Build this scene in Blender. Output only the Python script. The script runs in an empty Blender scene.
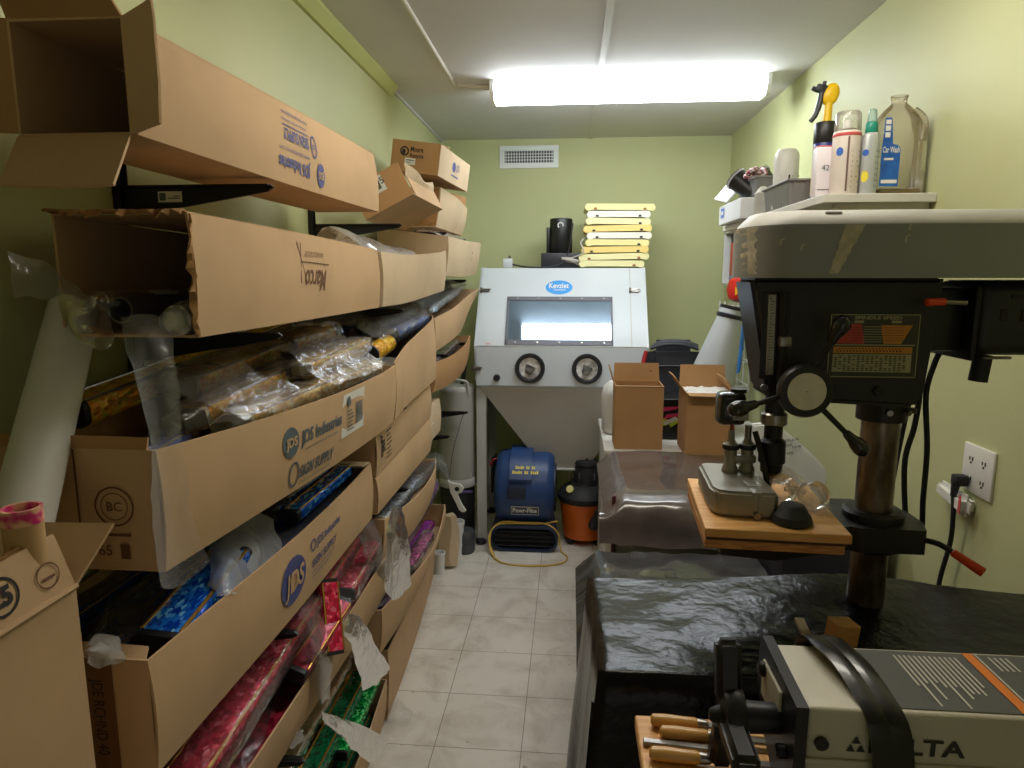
import bpy, bmesh, math, random
from mathutils import Vector, Matrix, Euler, noise
random.seed(7)
S = bpy.context.scene
COL = S.collection
# ---------------------------------------------------------------- camera
FPX = 670.0
PITCH = math.atan(108 / FPX)
YAW = math.atan(59 * math.cos(PITCH) / FPX)
CAMZ = 1.6
cd = bpy.data.cameras.new('camera')
cam = bpy.data.objects.new('camera', cd)
COL.objects.link(cam)
cam.location = (0, 0, CAMZ)
cam.rotation_euler = (math.pi / 2 - PITCH, 0, YAW)
cd.sensor_width = 36
cd.lens = FPX / 1024 * 36
cd.clip_start = .02
S.camera = cam
# ---------------------------------------------------------------- world, exposure
W = bpy.data.worlds.new('world')
S.world = W
W.use_nodes = True
W.node_tree.nodes['Background'].inputs[0].default_value = (1, .95, .86, 1)
W.node_tree.nodes['Background'].inputs[1].default_value = .2
S.view_settings.view_transform = 'Standard'
S.view_settings.look = 'None'
S.view_settings.gamma = 1
S.view_settings.use_curve_mapping = False
S.view_settings.exposure = 0.8
FIX_EMIT = 14.0        # main fluorescent fixture
REAR_EMIT = 10.0        # second ceiling lamp nearer the viewer
S.cycles.max_bounces = 10
S.cycles.transparent_max_bounces = 24
S.cycles.caustics_reflective = False
S.cycles.caustics_refractive = False
S.cycles.sample_clamp_indirect = 4
S.cycles.use_denoising = True

# ---------------------------------------------------------------- helpers
R = math.radians
_d = Vector((-math.sin(YAW) * math.cos(PITCH), math.cos(YAW) * math.cos(PITCH), -math.sin(PITCH)))
_r = Vector((math.cos(YAW), math.sin(YAW), 0))
_u = _r.cross(_d)


def at(px, py, X=None, Y=None, Z=None):
    """a point of the photograph put on one of the room's planes"""
    v = _d + _r * ((px - 512) / FPX) + _u * ((384 - py) / FPX)
    o = Vector((0, 0, CAMZ))
    t = X / v.x if X is not None else Y / v.y if Y is not None else (Z - CAMZ) / v.z
    return o + v * t


def V(*a):
    return Vector(a if len(a) == 3 else a[0])


class MB:
    """collects shapes, then links them as one mesh object"""

    def __init__(s):
        s.v = []
        s.f = []

    def add(s, vs, fs, M=None):
        n = len(s.v)
        for p in vs:
            p = Vector(p)
            s.v.append(M @ p if M is not None else p)
        for f in fs:
            s.f.append([i + n for i in f])
        return s

    def bm(s, b, M=None):
        b.verts.ensure_lookup_table()
        b.verts.index_update()
        s.add([v.co.copy() for v in b.verts], [[v.index for v in f.verts] for f in b.faces], M)
        b.free()
        return s

    def box(s, c, size, bev=0.0, seg=2, rot=None, M=None):
        b = bmesh.new()
        bmesh.ops.create_cube(b, size=1)
        bmesh.ops.scale(b, vec=size, verts=b.verts)
        if bev > 0:
            bmesh.ops.bevel(b, geom=b.edges[:], offset=bev, segments=seg, profile=.5, affect='EDGES', clamp_overlap=True)
        m = Matrix.Translation(c)
        if rot is not None:
            m = m @ Euler(rot).to_matrix().to_4x4()
        if M is not None:
            m = M @ m
        return s.bm(b, m)

    def hexa(s, p):
        """8 corners: bottom ring of four, top ring of four"""
        return s.add(p, [[3, 2, 1, 0], [4, 5, 6, 7], [0, 1, 5, 4], [1, 2, 6, 5], [2, 3, 7, 6], [3, 0, 4, 7]])

    def lathe(s, prof, n=24, M=None, cap=True):
        vs = []
        fs = []
        for (r, z) in prof:
            for k in range(n):
                a = 2 * math.pi * k / n
                vs.append((r * math.cos(a), r * math.sin(a), z))
        for i in range(len(prof) - 1):
            for k in range(n):
                k2 = (k + 1) % n
                fs.append([i * n + k, i * n + k2, (i + 1) * n + k2, (i + 1) * n + k])
        if cap:
            if prof[0][0] > 1e-6:
                fs.append([k for k in range(n)][::-1])
            if prof[-1][0] > 1e-6:
                fs.append([(len(prof) - 1) * n + k for k in range(n)])
        return s.add(vs, fs, M)

    def cyl(s, p0, p1, r0, r1=None, n=20, bev=0):
        p0 = Vector(p0); p1 = Vector(p1)
        r1 = r0 if r1 is None else r1
        L = (p1 - p0).length
        M = Matrix.Translation(p0) @ (p1 - p0).to_track_quat('Z', 'Y').to_matrix().to_4x4()
        if bev:
            return s.lathe([(r0 - bev, 0), (r0, bev), (r1, L - bev), (r1 - bev, L)], n, M)
        return s.lathe([(r0, 0), (r1, L)], n, M)

    def pipe(s, p0, p1, r, ri, n=24):
        """hollow tube"""
        p0 = Vector(p0); p1 = Vector(p1)
        L = (p1 - p0).length
        M = Matrix.Translation(p0) @ (p1 - p0).to_track_quat('Z', 'Y').to_matrix().to_4x4()
        return s.lathe([(ri, 0), (r, 0), (r, L), (ri, L), (ri, 0)], n, M, cap=False)

    def tube(s, path, r, n=8, closed=False):
        pts = [Vector(p) for p in path]
        m = len(pts)
        vs = []
        up = None
        for i, p in enumerate(pts):
            a = pts[(i - 1) % m] if (closed or i > 0) else p
            c = pts[(i + 1) % m] if (closed or i < m - 1) else p
            t = (c - a).normalized()
            if up is None:
                up = Vector((0, 0, 1)) if abs(t.z) < .9 else Vector((1, 0, 0))
            x = t.cross(up)
            if x.length < 1e-5:
                x = t.orthogonal()
            x.normalize()
            y = x.cross(t).normalized()
            up = y
            rr = r[i] if isinstance(r, (list, tuple)) else r
            for k in range(n):
                an = 2 * math.pi * k / n
                vs.append(p + x * (rr * math.cos(an)) + y * (rr * math.sin(an)))
        fs = []
        for i in range(m if closed else m - 1):
            j = (i + 1) % m
            for k in range(n):
                k2 = (k + 1) % n
                fs.append([i * n + k, i * n + k2, j * n + k2, j * n + k])
        if not closed:
            fs.append(list(range(n))[::-1])
            fs.append([(m - 1) * n + k for k in range(n)])
        return s.add(vs, fs)

    def prism(s, outline, h, M=None):
        """outline in XY, extruded by h along Z"""
        n = len(outline)
        vs = [(x, y, 0) for x, y in outline] + [(x, y, h) for x, y in outline]
        fs = [list(range(n))[::-1], list(range(n, 2 * n))]
        for k in range(n):
            k2 = (k + 1) % n
            fs.append([k, k2, n + k2, n + k])
        return s.add(vs, fs, M)

    def sheet(s, grid, th=0.0):
        """grid[i][j] of points -> surface, given a thickness when th > 0"""
        a = len(grid); b = len(grid[0])
        g = [[Vector(p) for p in row] for row in grid]
        fs = []
        idx = lambda i, j: i * b + j
        for i in range(a - 1):
            for j in range(b - 1):
                fs.append([idx(i, j), idx(i + 1, j), idx(i + 1, j + 1), idx(i, j + 1)])
        vs = [p for row in g for p in row]
        if th <= 0:
            return s.add(vs, fs)
        off = []
        for i in range(a):
            for j in range(b):
                du = g[min(i + 1, a - 1)][j] - g[max(i - 1, 0)][j]
                dv = g[i][min(j + 1, b - 1)] - g[i][max(j - 1, 0)]
                nn = du.cross(dv)
                if nn.length < 1e-9:
                    nn = Vector((0, 0, 1))
                off.append(g[i][j] - nn.normalized() * th)
        N = a * b
        f2 = [[q + N for q in f][::-1] for f in fs]
        rim = [idx(i, 0) for i in range(a)] + [idx(a - 1, j) for j in range(1, b)] + \
              [idx(i, b - 1) for i in range(a - 2, -1, -1)] + [idx(0, j) for j in range(b - 2, 0, -1)]
        sd = []
        for k in range(len(rim)):
            p, q = rim[k], rim[(k + 1) % len(rim)]
            sd.append([q, p, p + N, q + N])
        return s.add(vs + off, fs + f2 + sd)

    def build(s, name, mat, parent=None, world=True, smooth=True, angle=35, kind=None, label=None):
        me = bpy.data.meshes.new(name)
        if parent is not None and world:
            mi = parent_world(parent).inverted()
            vs = [mi @ p for p in s.v]
        else:
            vs = s.v
        me.from_pydata([tuple(p) for p in vs], [], s.f)
        b = bmesh.new()
        b.from_mesh(me)
        bmesh.ops.recalc_face_normals(b, faces=b.faces)
        b.to_mesh(me)
        b.free()
        if smooth:
            me.shade_smooth()
            me.set_sharp_from_angle(angle=R(angle))
        me.materials.append(mat)
        o = bpy.data.objects.new(name, me)
        COL.objects.link(o)
        if parent is not None:
            o.parent = parent
        if kind:
            o['kind'] = kind
        if label:
            o['label'] = label
        return o


def parent_world(o):
    m = o.matrix_basis.copy()
    while o.parent:
        o = o.parent
        m = o.matrix_basis @ m
    return m


def setm(o, M):
    o.matrix_basis = M


def tag(o, label, cat, group=None, kind=None):
    o['label'] = label
    o['category'] = cat
    if group:
        o['group'] = group
    if kind:
        o['kind'] = kind
    return o


def thing(name, label, cat, loc=(0, 0, 0), rot=(0, 0, 0), group=None):
    o = bpy.data.objects.new(name, None)
    o.empty_display_size = .05
    COL.objects.link(o)
    o.matrix_basis = Matrix.Translation(loc) @ Euler(rot).to_matrix().to_4x4()
    return tag(o, label, cat, group)


def copy_tree(o, parent=None):
    c = o.copy()
    COL.objects.link(c)
    c.parent = parent
    for ch in list(o.children):
        copy_tree(ch, c)
    return c


def struct(name, mb, mat, **k):
    o = mb.build(name, mat, **k)
    o['kind'] = 'structure'
    return o


def smooth_path(pts, n=8, closed=False):
    """Catmull-Rom through points"""
    P = [Vector(p) for p in pts]
    out = []
    m = len(P)
    rng = range(m if closed else m - 1)
    for i in rng:
        if closed:
            p0, p1, p2, p3 = P[(i - 1) % m], P[i], P[(i + 1) % m], P[(i + 2) % m]
        else:
            p0, p1, p2, p3 = P[max(i - 1, 0)], P[i], P[i + 1], P[min(i + 2, m - 1)]
        for k in range(n):
            t = k / n
            out.append(.5 * ((2 * p1) + (p2 - p0) * t + (2 * p0 - 5 * p1 + 4 * p2 - p3) * t * t + (3 * p1 - p0 - 3 * p2 + p3) * t ** 3))
    if not closed:
        out.append(P[-1])
    return out


def lin(c):
    c = c / 255
    return c / 12.92 if c <= .04045 else ((c + .055) / 1.055) ** 2.4


def rgb(r, g, b):
    return (lin(r), lin(g), lin(b), 1)


# ---------------------------------------------------------------- materials
def nodes(name):
    m = bpy.data.materials.new(name)
    m.use_nodes = True
    nt = m.node_tree
    return m, nt, nt.nodes['Principled BSDF']


def setp(p, **k):
    for a, b in k.items():
        p.inputs[a.replace('_', ' ')].default_value = b


def mat(name, c, rough=.6, metal=0., var=.0, scale=8., bump=0., bscale=60., c2=None, spec=.5, coat=0., stretch=None, detail=4.):
    """procedural surface: base colour with a noise variation and a fine bump"""
    m, nt, p = nodes(name)
    p.inputs['Roughness'].default_value = rough
    p.inputs['Metallic'].default_value = metal
    p.inputs['Specular IOR Level'].default_value = spec
    p.inputs['Coat Weight'].default_value = coat
    p.inputs['Base Color'].default_value = c
    tc = nt.nodes.new('ShaderNodeTexCoord')
    mp = nt.nodes.new('ShaderNodeMapping')
    nt.links.new(tc.outputs['Object'], mp.inputs[0])
    if stretch:
        mp.inputs['Scale'].default_value = stretch
    if var > 0 or c2:
        n = nt.nodes.new('ShaderNodeTexNoise')
        n.inputs['Scale'].default_value = scale
        n.inputs['Detail'].default_value = detail
        nt.links.new(mp.outputs[0], n.inputs['Vector'])
        cr = nt.nodes.new('ShaderNodeValToRGB')
        if c2 is None:
            c2 = tuple(x * (1 - var) for x in c[:3]) + (1,)
        cr.color_ramp.elements[0].position = .38
        cr.color_ramp.elements[1].position = .62
        cr.color_ramp.elements[0].color = c2
        cr.color_ramp.elements[1].color = c
        nt.links.new(n.outputs['Fac'], cr.inputs[0])
        nt.links.new(cr.outputs[0], p.inputs['Base Color'])
    if bump > 0:
        n2 = nt.nodes.new('ShaderNodeTexNoise')
        n2.inputs['Scale'].default_value = bscale
        n2.inputs['Detail'].default_value = 5
        nt.links.new(mp.outputs[0], n2.inputs['Vector'])
        b = nt.nodes.new('ShaderNodeBump')
        b.inputs['Strength'].default_value = bump
        b.inputs['Distance'].default_value = .004
        nt.links.new(n2.outputs['Fac'], b.inputs['Height'])
        nt.links.new(b.outputs[0], p.inputs['Normal'])
    return m


def emit(name, c, s):
    m, nt, p = nodes(name)
    p.inputs['Base Color'].default_value = (.8, .8, .8, 1)
    p.inputs['Emission Color'].default_value = c
    p.inputs['Emission Strength'].default_value = s
    return m


def film_mat(name, tint=(.9, .92, .95, 1), lo=.05, hi=.26, rough=.12, bump=.6, bscale=35.):
    """clear plastic film: mostly see-through, glossy and milky at grazing angles"""
    m, nt, p = nodes(name)
    p.inputs['Base Color'].default_value = tint
    p.inputs['Roughness'].default_value = rough
    p.inputs['Specular IOR Level'].default_value = .8
    tr = nt.nodes.new('ShaderNodeBsdfTransparent')
    gl = nt.nodes.new('ShaderNodeBsdfGlossy')
    gl.inputs['Roughness'].default_value = rough
    gl.inputs['Color'].default_value = (1, 1, 1, 1)
    tc = nt.nodes.new('ShaderNodeTexCoord')
    n2 = nt.nodes.new('ShaderNodeTexNoise')
    n2.inputs['Scale'].default_value = bscale
    n2.inputs['Detail'].default_value = 6
    n2.inputs['Distortion'].default_value = 1.2
    nt.links.new(tc.outputs['Object'], n2.inputs['Vector'])
    b = nt.nodes.new('ShaderNodeBump')
    b.inputs['Strength'].default_value = bump
    b.inputs['Distance'].default_value = .006
    nt.links.new(n2.outputs['Fac'], b.inputs['Height'])
    nt.links.new(b.outputs[0], p.inputs['Normal'])
    nt.links.new(b.outputs[0], gl.inputs['Normal'])
    lw = nt.nodes.new('ShaderNodeLayerWeight')
    lw.inputs['Blend'].default_value = .35
    nt.links.new(b.outputs[0], lw.inputs['Normal'])
    mr = nt.nodes.new('ShaderNodeMapRange')
    mr.inputs['From Min'].default_value = .15
    mr.inputs['To Min'].default_value = lo
    mr.inputs['To Max'].default_value = hi
    nt.links.new(lw.outputs['Facing'], mr.inputs['Value'])
    mx = nt.nodes.new('ShaderNodeMixShader')
    nt.links.new(mr.outputs[0], mx.inputs[0])
    nt.links.new(tr.outputs[0], mx.inputs[1])
    df = nt.nodes.new('ShaderNodeBsdfDiffuse')
    df.inputs['Color'].default_value = tint
    tl_ = nt.nodes.new('ShaderNodeBsdfTranslucent')
    tl_.inputs['Color'].default_value = tint
    nt.links.new(b.outputs[0], df.inputs['Normal'])
    md = nt.nodes.new('ShaderNodeMixShader')
    nt.links.new(df.outputs[0], md.inputs[1])
    nt.links.new(tl_.outputs[0], md.inputs[2])
    nt.links.new(md.outputs[0], mx.inputs[2])
    mx2 = nt.nodes.new('ShaderNodeMixShader')
    fr = nt.nodes.new('ShaderNodeFresnel')
    fr.inputs['IOR'].default_value = 1.45
    nt.links.new(b.outputs[0], fr.inputs['Normal'])
    ml = nt.nodes.new('ShaderNodeMath')
    ml.operation = 'MULTIPLY_ADD'
    ml.inputs[1].default_value = .9
    ml.inputs[2].default_value = 0.
    ml.use_clamp = True
    nt.links.new(fr.outputs[0], ml.inputs[0])
    nt.links.new(ml.outputs[0], mx2.inputs[0])
    nt.links.new(mx.outputs[0], mx2.inputs[1])
    nt.links.new(gl.outputs[0], mx2.inputs[2])
    nt.links.new(mx2.outputs[0], nt.nodes['Material Output'].inputs['Surface'])
    return m


def foil_mat(name, c, c2, c3=None, scale=90., rough=.22, flake=.5):
    """prismatic metallic foil: voronoi flakes of two or three tints with tilted facets"""
    m, nt, p = nodes(name)
    p.inputs['Metallic'].default_value = .22
    p.inputs['Roughness'].default_value = rough
    tc = nt.nodes.new('ShaderNodeTexCoord')
    mp = nt.nodes.new('ShaderNodeMapping')
    mp.inputs['Scale'].default_value = (1, .6, 1)
    nt.links.new(tc.outputs['Object'], mp.inputs[0])
    v = nt.nodes.new('ShaderNodeTexVoronoi')
    v.inputs['Scale'].default_value = scale
    nt.links.new(mp.outputs[0], v.inputs['Vector'])
    sx = nt.nodes.new('ShaderNodeSeparateColor')
    nt.links.new(v.outputs['Color'], sx.inputs[0])
    cr = nt.nodes.new('ShaderNodeValToRGB')
    e = cr.color_ramp.elements
    e[0].color = c2; e[1].color = c
    e[0].position = .25; e[1].position = .75
    if c3:
        x = e.new(.93); x.color = c3
    nt.links.new(sx.outputs[0], cr.inputs[0])
    nt.links.new(cr.outputs[0], p.inputs['Base Color'])
    g = nt.nodes.new('ShaderNodeNewGeometry')
    vm = nt.nodes.new('ShaderNodeVectorMath'); vm.operation = 'SUBTRACT'
    vm.inputs[1].default_value = (.5, .5, .5)
    nt.links.new(v.outputs['Color'], vm.inputs[0])
    vs = nt.nodes.new('ShaderNodeVectorMath'); vs.operation = 'SCALE'
    vs.inputs['Scale'].default_value = flake
    nt.links.new(vm.outputs[0], vs.inputs[0])
    va = nt.nodes.new('ShaderNodeVectorMath'); va.operation = 'ADD'
    nt.links.new(g.outputs['Normal'], va.inputs[0])
    nt.links.new(vs.outputs[0], va.inputs[1])
    vn = nt.nodes.new('ShaderNodeVectorMath'); vn.operation = 'NORMALIZE'
    nt.links.new(va.outputs[0], vn.inputs[0])
    nt.links.new(vn.outputs[0], p.inputs['Normal'])
    return m


CARD = mat('cardboard', rgb(206, 172, 134), .85, var=.1, scale=5, bump=.12, bscale=25, spec=.2)
CARD_PALE = mat('cardboard_pale', rgb(212, 188, 156), .85, var=.1, scale=6, bump=.12, bscale=25, spec=.2)
CARD_DARK = mat('cardboard_brown', rgb(188, 146, 102), .85, var=.12, scale=5, bump=.12, bscale=25, spec=.2)
CARD_TORN = mat('cardboard_torn', rgb(186, 142, 96), .9, var=.3, scale=40, bump=.5, bscale=90, spec=.1)
PAPER = mat('label_paper', rgb(228, 226, 220), .6, var=.04, scale=20)
INK_BLUE = mat('blue_ink', rgb(78, 84, 142), .7)
INK_GREY = mat('slate_ink', rgb(92, 104, 112), .7)
INK_BLACK = mat('black_ink', rgb(38, 34, 34), .7)
INK_BROWN = mat('brown_ink', rgb(112, 74, 48), .8)
BLACK_METAL = mat('black_steel', rgb(26, 26, 28), .45, metal=.2, var=.2, scale=10)
BLACK_PLASTIC = mat('black_plastic', rgb(24, 24, 26), .4, var=.2, scale=12)
WHITE_PLASTIC = mat('white_plastic', rgb(228, 228, 224), .35, var=.03)
GOLD = mat('gold_trim', rgb(226, 178, 92), .25, metal=.85, var=.15, scale=30)
SILVER = mat('silver_trim', rgb(200, 200, 205), .22, metal=.9, var=.1, scale=30)
FILM = film_mat('clear_film')
FILM_MID = film_mat('hazy_film', (.92, .94, .96, 1), .14, .45, .12, .6, 35)
FILM_WHITE = film_mat('white_film', (.94, .95, .97, 1), .42, .8, .18, .7, 28)
FILM_MILKY = film_mat('milky_film', (.93, .94, .95, 1), .22, .55, .2, .7, 28)
STEEL = mat('bare_steel', rgb(150, 146, 140), .3, metal=.9, var=.25, scale=14)


# ---------------------------------------------------------------- printed text
_txt_cache = {}


def text_shape(s, bold=0.0):
    """triangulated outline of a line of text, height of a capital about 0.7, origin lower left"""
    key = (s, bold)
    if key in _txt_cache:
        return _txt_cache[key]
    cu = bpy.data.curves.new('t', 'FONT')
    cu.body = s
    cu.offset = bold
    cu.resolution_u = 3
    o = bpy.data.objects.new('t', cu)
    COL.objects.link(o)
    dg = bpy.context.evaluated_depsgraph_get()
    me = bpy.data.meshes.new_from_object(o.evaluated_get(dg))
    vs = [(v.co.x, v.co.y) for v in me.vertices]
    fs = [list(p.vertices) for p in me.polygons]
    bpy.data.objects.remove(o)
    bpy.data.curves.remove(cu)
    bpy.data.meshes.remove(me)
    _txt_cache[key] = (vs, fs)
    return vs, fs


class Print:
    """flat artwork in (u, v) units, later laid onto a surface by a function (u, v) -> point"""

    def __init__(s):
        s.v = []
        s.f = []

    def _a(s, vs, fs):
        n = len(s.v)
        s.v += vs
        s.f += [[i + n for i in f] for f in fs]
        return s

    def text(s, t, u, v, h, width=None, bold=0., rot=0., italic=0., center=False):
        vs, fs = text_shape(t, bold)
        if not vs:
            return s
        x0 = min(a for a, b in vs); x1 = max(a for a, b in vs)
        k = h / .7
        kx = k if width is None else width / (x1 - x0)
        c, sn = math.cos(rot), math.sin(rot)
        out = []
        for a, b in vs:
            x = (a - (x0 + x1) / 2 if center else a - x0) * kx + b * k * italic
            y = b * k
            out.append((u + c * x - sn * y, v + sn * x + c * y))
        return s._a(out, fs)

    def rect(s, u0, v0, u1, v1):
        return s._a([(u0, v0), (u1, v0), (u1, v1), (u0, v1)], [[0, 1, 2, 3]])

    def poly(s, pts):
        return s._a(list(pts), [list(range(len(pts)))])

    def ellipse(s, u, v, a, b, n=36):
        return s._a([(u + a * math.cos(2 * math.pi * k / n), v + b * math.sin(2 * math.pi * k / n)) for k in range(n)], [list(range(n))])

    def ring(s, u, v, a, b, w, n=36):
        vs = []
        for k in range(n):
            t = 2 * math.pi * k / n
            vs += [(u + a * math.cos(t), v + b * math.sin(t)), (u + (a - w) * math.cos(t), v + (b - w) * math.sin(t))]
        return s._a(vs, [[2 * k, 2 * ((k + 1) % n), 2 * ((k + 1) % n) + 1, 2 * k + 1] for k in range(n)])

    def lay(s, fn, name, m, parent, label=None):
        mb = MB()
        mb.v = [Vector(fn(u, v)) for u, v in s.v]
        mb.f = [list(f) for f in s.f]
        o = mb.build(name, m, parent, smooth=False)
        if label:
            o['label'] = label
        return o


def plane_fn(o, ux, vx, lift=.0008):
    """a point o with unit directions for u and v; lifted off along the normal ux x vx"""
    o = Vector(o); ux = Vector(ux).normalized(); vx = Vector(vx).normalized()
    n = ux.cross(vx).normalized()
    return lambda u, v: o + ux * u + vx * v + n * lift


def film(name, label, rows, amp=.008, freq=22., sub=5, mtl=None, parent=None, cat='plastic film', group=None, seed=0, kind=None):
    """crumpled sheet of film through a coarse grid of points"""
    g = [smooth_path(r, sub) for r in rows]
    cols = list(zip(*g))
    cols = [smooth_path(c, sub) for c in cols]
    out = []
    off = Vector((seed * 3.1, seed * 1.7, seed * .9))
    for c in cols:
        rr = []
        for p in c:
            q = p * freq + off
            rr.append(p + noise.noise_vector(q) * amp + noise.noise_vector(q * 2.3) * amp * .45)
        out.append(rr)
    mb = MB().sheet(out)
    o = mb.build(name, mtl or FILM, parent, angle=180)
    if parent is None:
        tag(o, label, cat, group)
    return o
# ================================================================ the room
XL, XR, YB, YF, ZC = -.874, 1.018, 4.6, -1.5, 2.49


def wall_mat():
    m, nt, p = nodes('green_wall_paint')
    p.inputs['Roughness'].default_value = .55
    p.inputs['Specular IOR Level'].default_value = .35
    tc = nt.nodes.new('ShaderNodeTexCoord')
    n = nt.nodes.new('ShaderNodeTexNoise')
    n.inputs['Scale'].default_value = 1.6
    n.inputs['Detail'].default_value = 6
    nt.links.new(tc.outputs['Object'], n.inputs['Vector'])
    cr = nt.nodes.new('ShaderNodeValToRGB')
    cr.color_ramp.elements[0].position = .35
    cr.color_ramp.elements[1].position = .7
    cr.color_ramp.elements[0].color = rgb(190, 193, 144)
    cr.color_ramp.elements[1].color = rgb(198, 201, 154)
    nt.links.new(n.outputs['Fac'], cr.inputs[0])
    nt.links.new(cr.outputs[0], p.inputs['Base Color'])
    n2 = nt.nodes.new('ShaderNodeTexNoise')
    n2.inputs['Scale'].default_value = 90
    nt.links.new(tc.outputs['Object'], n2.inputs['Vector'])
    b = nt.nodes.new('ShaderNodeBump')
    b.inputs['Strength'].default_value = .12
    b.inputs['Distance'].default_value = .002
    nt.links.new(n2.outputs['Fac'], b.inputs['Height'])
    nt.links.new(b.outputs[0], p.inputs['Normal'])
    return m


def floor_mat():
    m, nt, p = nodes('vinyl_floor_tiles')
    p.inputs['Roughness'].default_value = .45
    tc = nt.nodes.new('ShaderNodeTexCoord')
    mp = nt.nodes.new('ShaderNodeMapping')
    mp.inputs['Location'].default_value = (.447, -.25, 0)
    nt.links.new(tc.outputs['Object'], mp.inputs[0])
    br = nt.nodes.new('ShaderNodeTexBrick')
    br.offset = 0
    br.inputs['Scale'].default_value = 1
    br.inputs['Brick Width'].default_value = .3
    br.inputs['Row Height'].default_value = .3
    br.inputs['Mortar Size'].default_value = .0016
    br.inputs['Mortar Smooth'].default_value = .2
    br.inputs['Bias'].default_value = 0
    br.inputs['Color1'].default_value = rgb(220, 214, 204)
    br.inputs['Color2'].default_value = rgb(213, 206, 195)
    br.inputs['Mortar'].default_value = rgb(140, 128, 112)
    nt.links.new(mp.outputs[0], br.inputs['Vector'])
    n = nt.nodes.new('ShaderNodeTexNoise')
    n.inputs['Scale'].default_value = 5
    n.inputs['Detail'].default_value = 9
    n.inputs['Roughness'].default_value = .65
    n.inputs['Distortion'].default_value = .6
    nt.links.new(tc.outputs['Object'], n.inputs['Vector'])
    cr = nt.nodes.new('ShaderNodeValToRGB')
    cr.color_ramp.elements[0].position = .3
    cr.color_ramp.elements[1].position = .55
    cr.color_ramp.elements[0].color = (.62, .56, .49, 1)
    cr.color_ramp.elements[1].color = (1, 1, 1, 1)
    nt.links.new(n.outputs['Fac'], cr.inputs[0])
    mx = nt.nodes.new('ShaderNodeMix')
    mx.data_type = 'RGBA'
    mx.blend_type = 'MULTIPLY'
    mx.inputs['Factor'].default_value = .75
    nt.links.new(br.outputs['Color'], mx.inputs['A'])
    nt.links.new(cr.outputs[0], mx.inputs['B'])
    # small dark scuffs
    n3 = nt.nodes.new('ShaderNodeTexNoise')
    n3.inputs['Scale'].default_value = 28
    n3.inputs['Detail'].default_value = 3
    nt.links.new(tc.outputs['Object'], n3.inputs['Vector'])
    c3 = nt.nodes.new('ShaderNodeValToRGB')
    c3.color_ramp.elements[0].position = .24
    c3.color_ramp.elements[1].position = .31
    c3.color_ramp.elements[0].color = (.45, .4, .36, 1)
    c3.color_ramp.elements[1].color = (1, 1, 1, 1)
    nt.links.new(n3.outputs['Fac'], c3.inputs[0])
    m2 = nt.nodes.new('ShaderNodeMix')
    m2.data_type = 'RGBA'
    m2.blend_type = 'MULTIPLY'
    m2.inputs['Factor'].default_value = .8
    nt.links.new(mx.outputs['Result'], m2.inputs['A'])
    nt.links.new(c3.outputs[0], m2.inputs['B'])
    nt.links.new(m2.outputs['Result'], p.inputs['Base Color'])
    return m


WALL = wall_mat()
CEIL = mat('ceiling_paint', rgb(214, 213, 214), .8, var=.05, scale=2, bump=.08, bscale=60)
TRIM_GREEN = mat('green_trim_paint', rgb(186, 192, 122), .5)
TRIM_WHITE = mat('white_trim_paint', rgb(205, 205, 203), .55)
th = .08
struct('floor', MB().box(((XL + XR) / 2, (YB + YF) / 2, -.05), (XR - XL + .3, YB - YF + .3, .1)), floor_mat(), smooth=False)
struct('ceiling', MB().box(((XL + XR) / 2, (YB + YF) / 2, ZC + .05), (XR - XL + .3, YB - YF + .3, .1)), CEIL, smooth=False)
struct('wall_left', MB().box((XL - th / 2, (YB + YF) / 2, ZC / 2), (th, YB - YF, ZC)), WALL, smooth=False)
struct('wall_right', MB().box((XR + th / 2, (YB + YF) / 2, ZC / 2), (th, YB - YF, ZC)), WALL, smooth=False)
struct('wall_back', MB().box(((XL + XR) / 2, YB + th / 2, ZC / 2), (XR - XL + 2 * th, th, ZC)), WALL, smooth=False)
mbf = MB()  # unseen doorway opening, added so dim world fill enters from behind the camera
for (xa, xb, za, zb) in ((XL - th, .02, 0, ZC), (.86, XR + th, 0, ZC), (.02, .86, 2.06, ZC)):
    mbf.box(((xa + xb) / 2, YF - th / 2, (za + zb) / 2), (xb - xa, th, zb - za))
struct('wall_front', mbf, WALL, smooth=False)
mbf = MB()  # casing round the unseen, added doorway
for (xa, xb, za, zb) in ((-.05, .02, 0, 2.13), (.86, .93, 0, 2.13), (.02, .86, 2.06, 2.13)):
    mbf.box(((xa + xb) / 2, YF + .008, (za + zb) / 2), (xb - xa, .016, zb - za), .003, 1)
struct('trim_4', mbf, TRIM_WHITE, smooth=False)
# timber cove along the left wall, ceiling seam cover strip
struct('trim_1', MB().add([(XL, YF, ZC), (XL + .045, YF, ZC), (XL + .045, YF, ZC - .012), (XL + .014, YF, ZC - .045), (XL, YF, ZC - .045),
                           (XL, 3.3, ZC), (XL + .045, 3.3, ZC), (XL + .045, 3.3, ZC - .012), (XL + .014, 3.3, ZC - .045), (XL, 3.3, ZC - .045)],
                          [[0, 1, 2, 3, 4], [9, 8, 7, 6, 5], [0, 5, 6, 1], [1, 6, 7, 2], [2, 7, 8, 3], [3, 8, 9, 4], [4, 9, 5, 0]]), TRIM_GREEN, smooth=False)
struct('trim_2', MB().box((.118, (YB + YF) / 2, ZC - .003), (.026, YB - YF, .006)), TRIM_WHITE, smooth=False)
struct('trim_3', MB().box((XL + .006, 3.95, ZC - .006), (.012, 1.3, .012)), TRIM_WHITE, smooth=False)

# ---------------------------------------------------------------- fluorescent fixtures
TUBE_MAT = emit('lit_diffuser', (.90, .96, 1, 1), FIX_EMIT)
FIX_WHITE = mat('white_enamel', rgb(232, 233, 232), .4)


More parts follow.
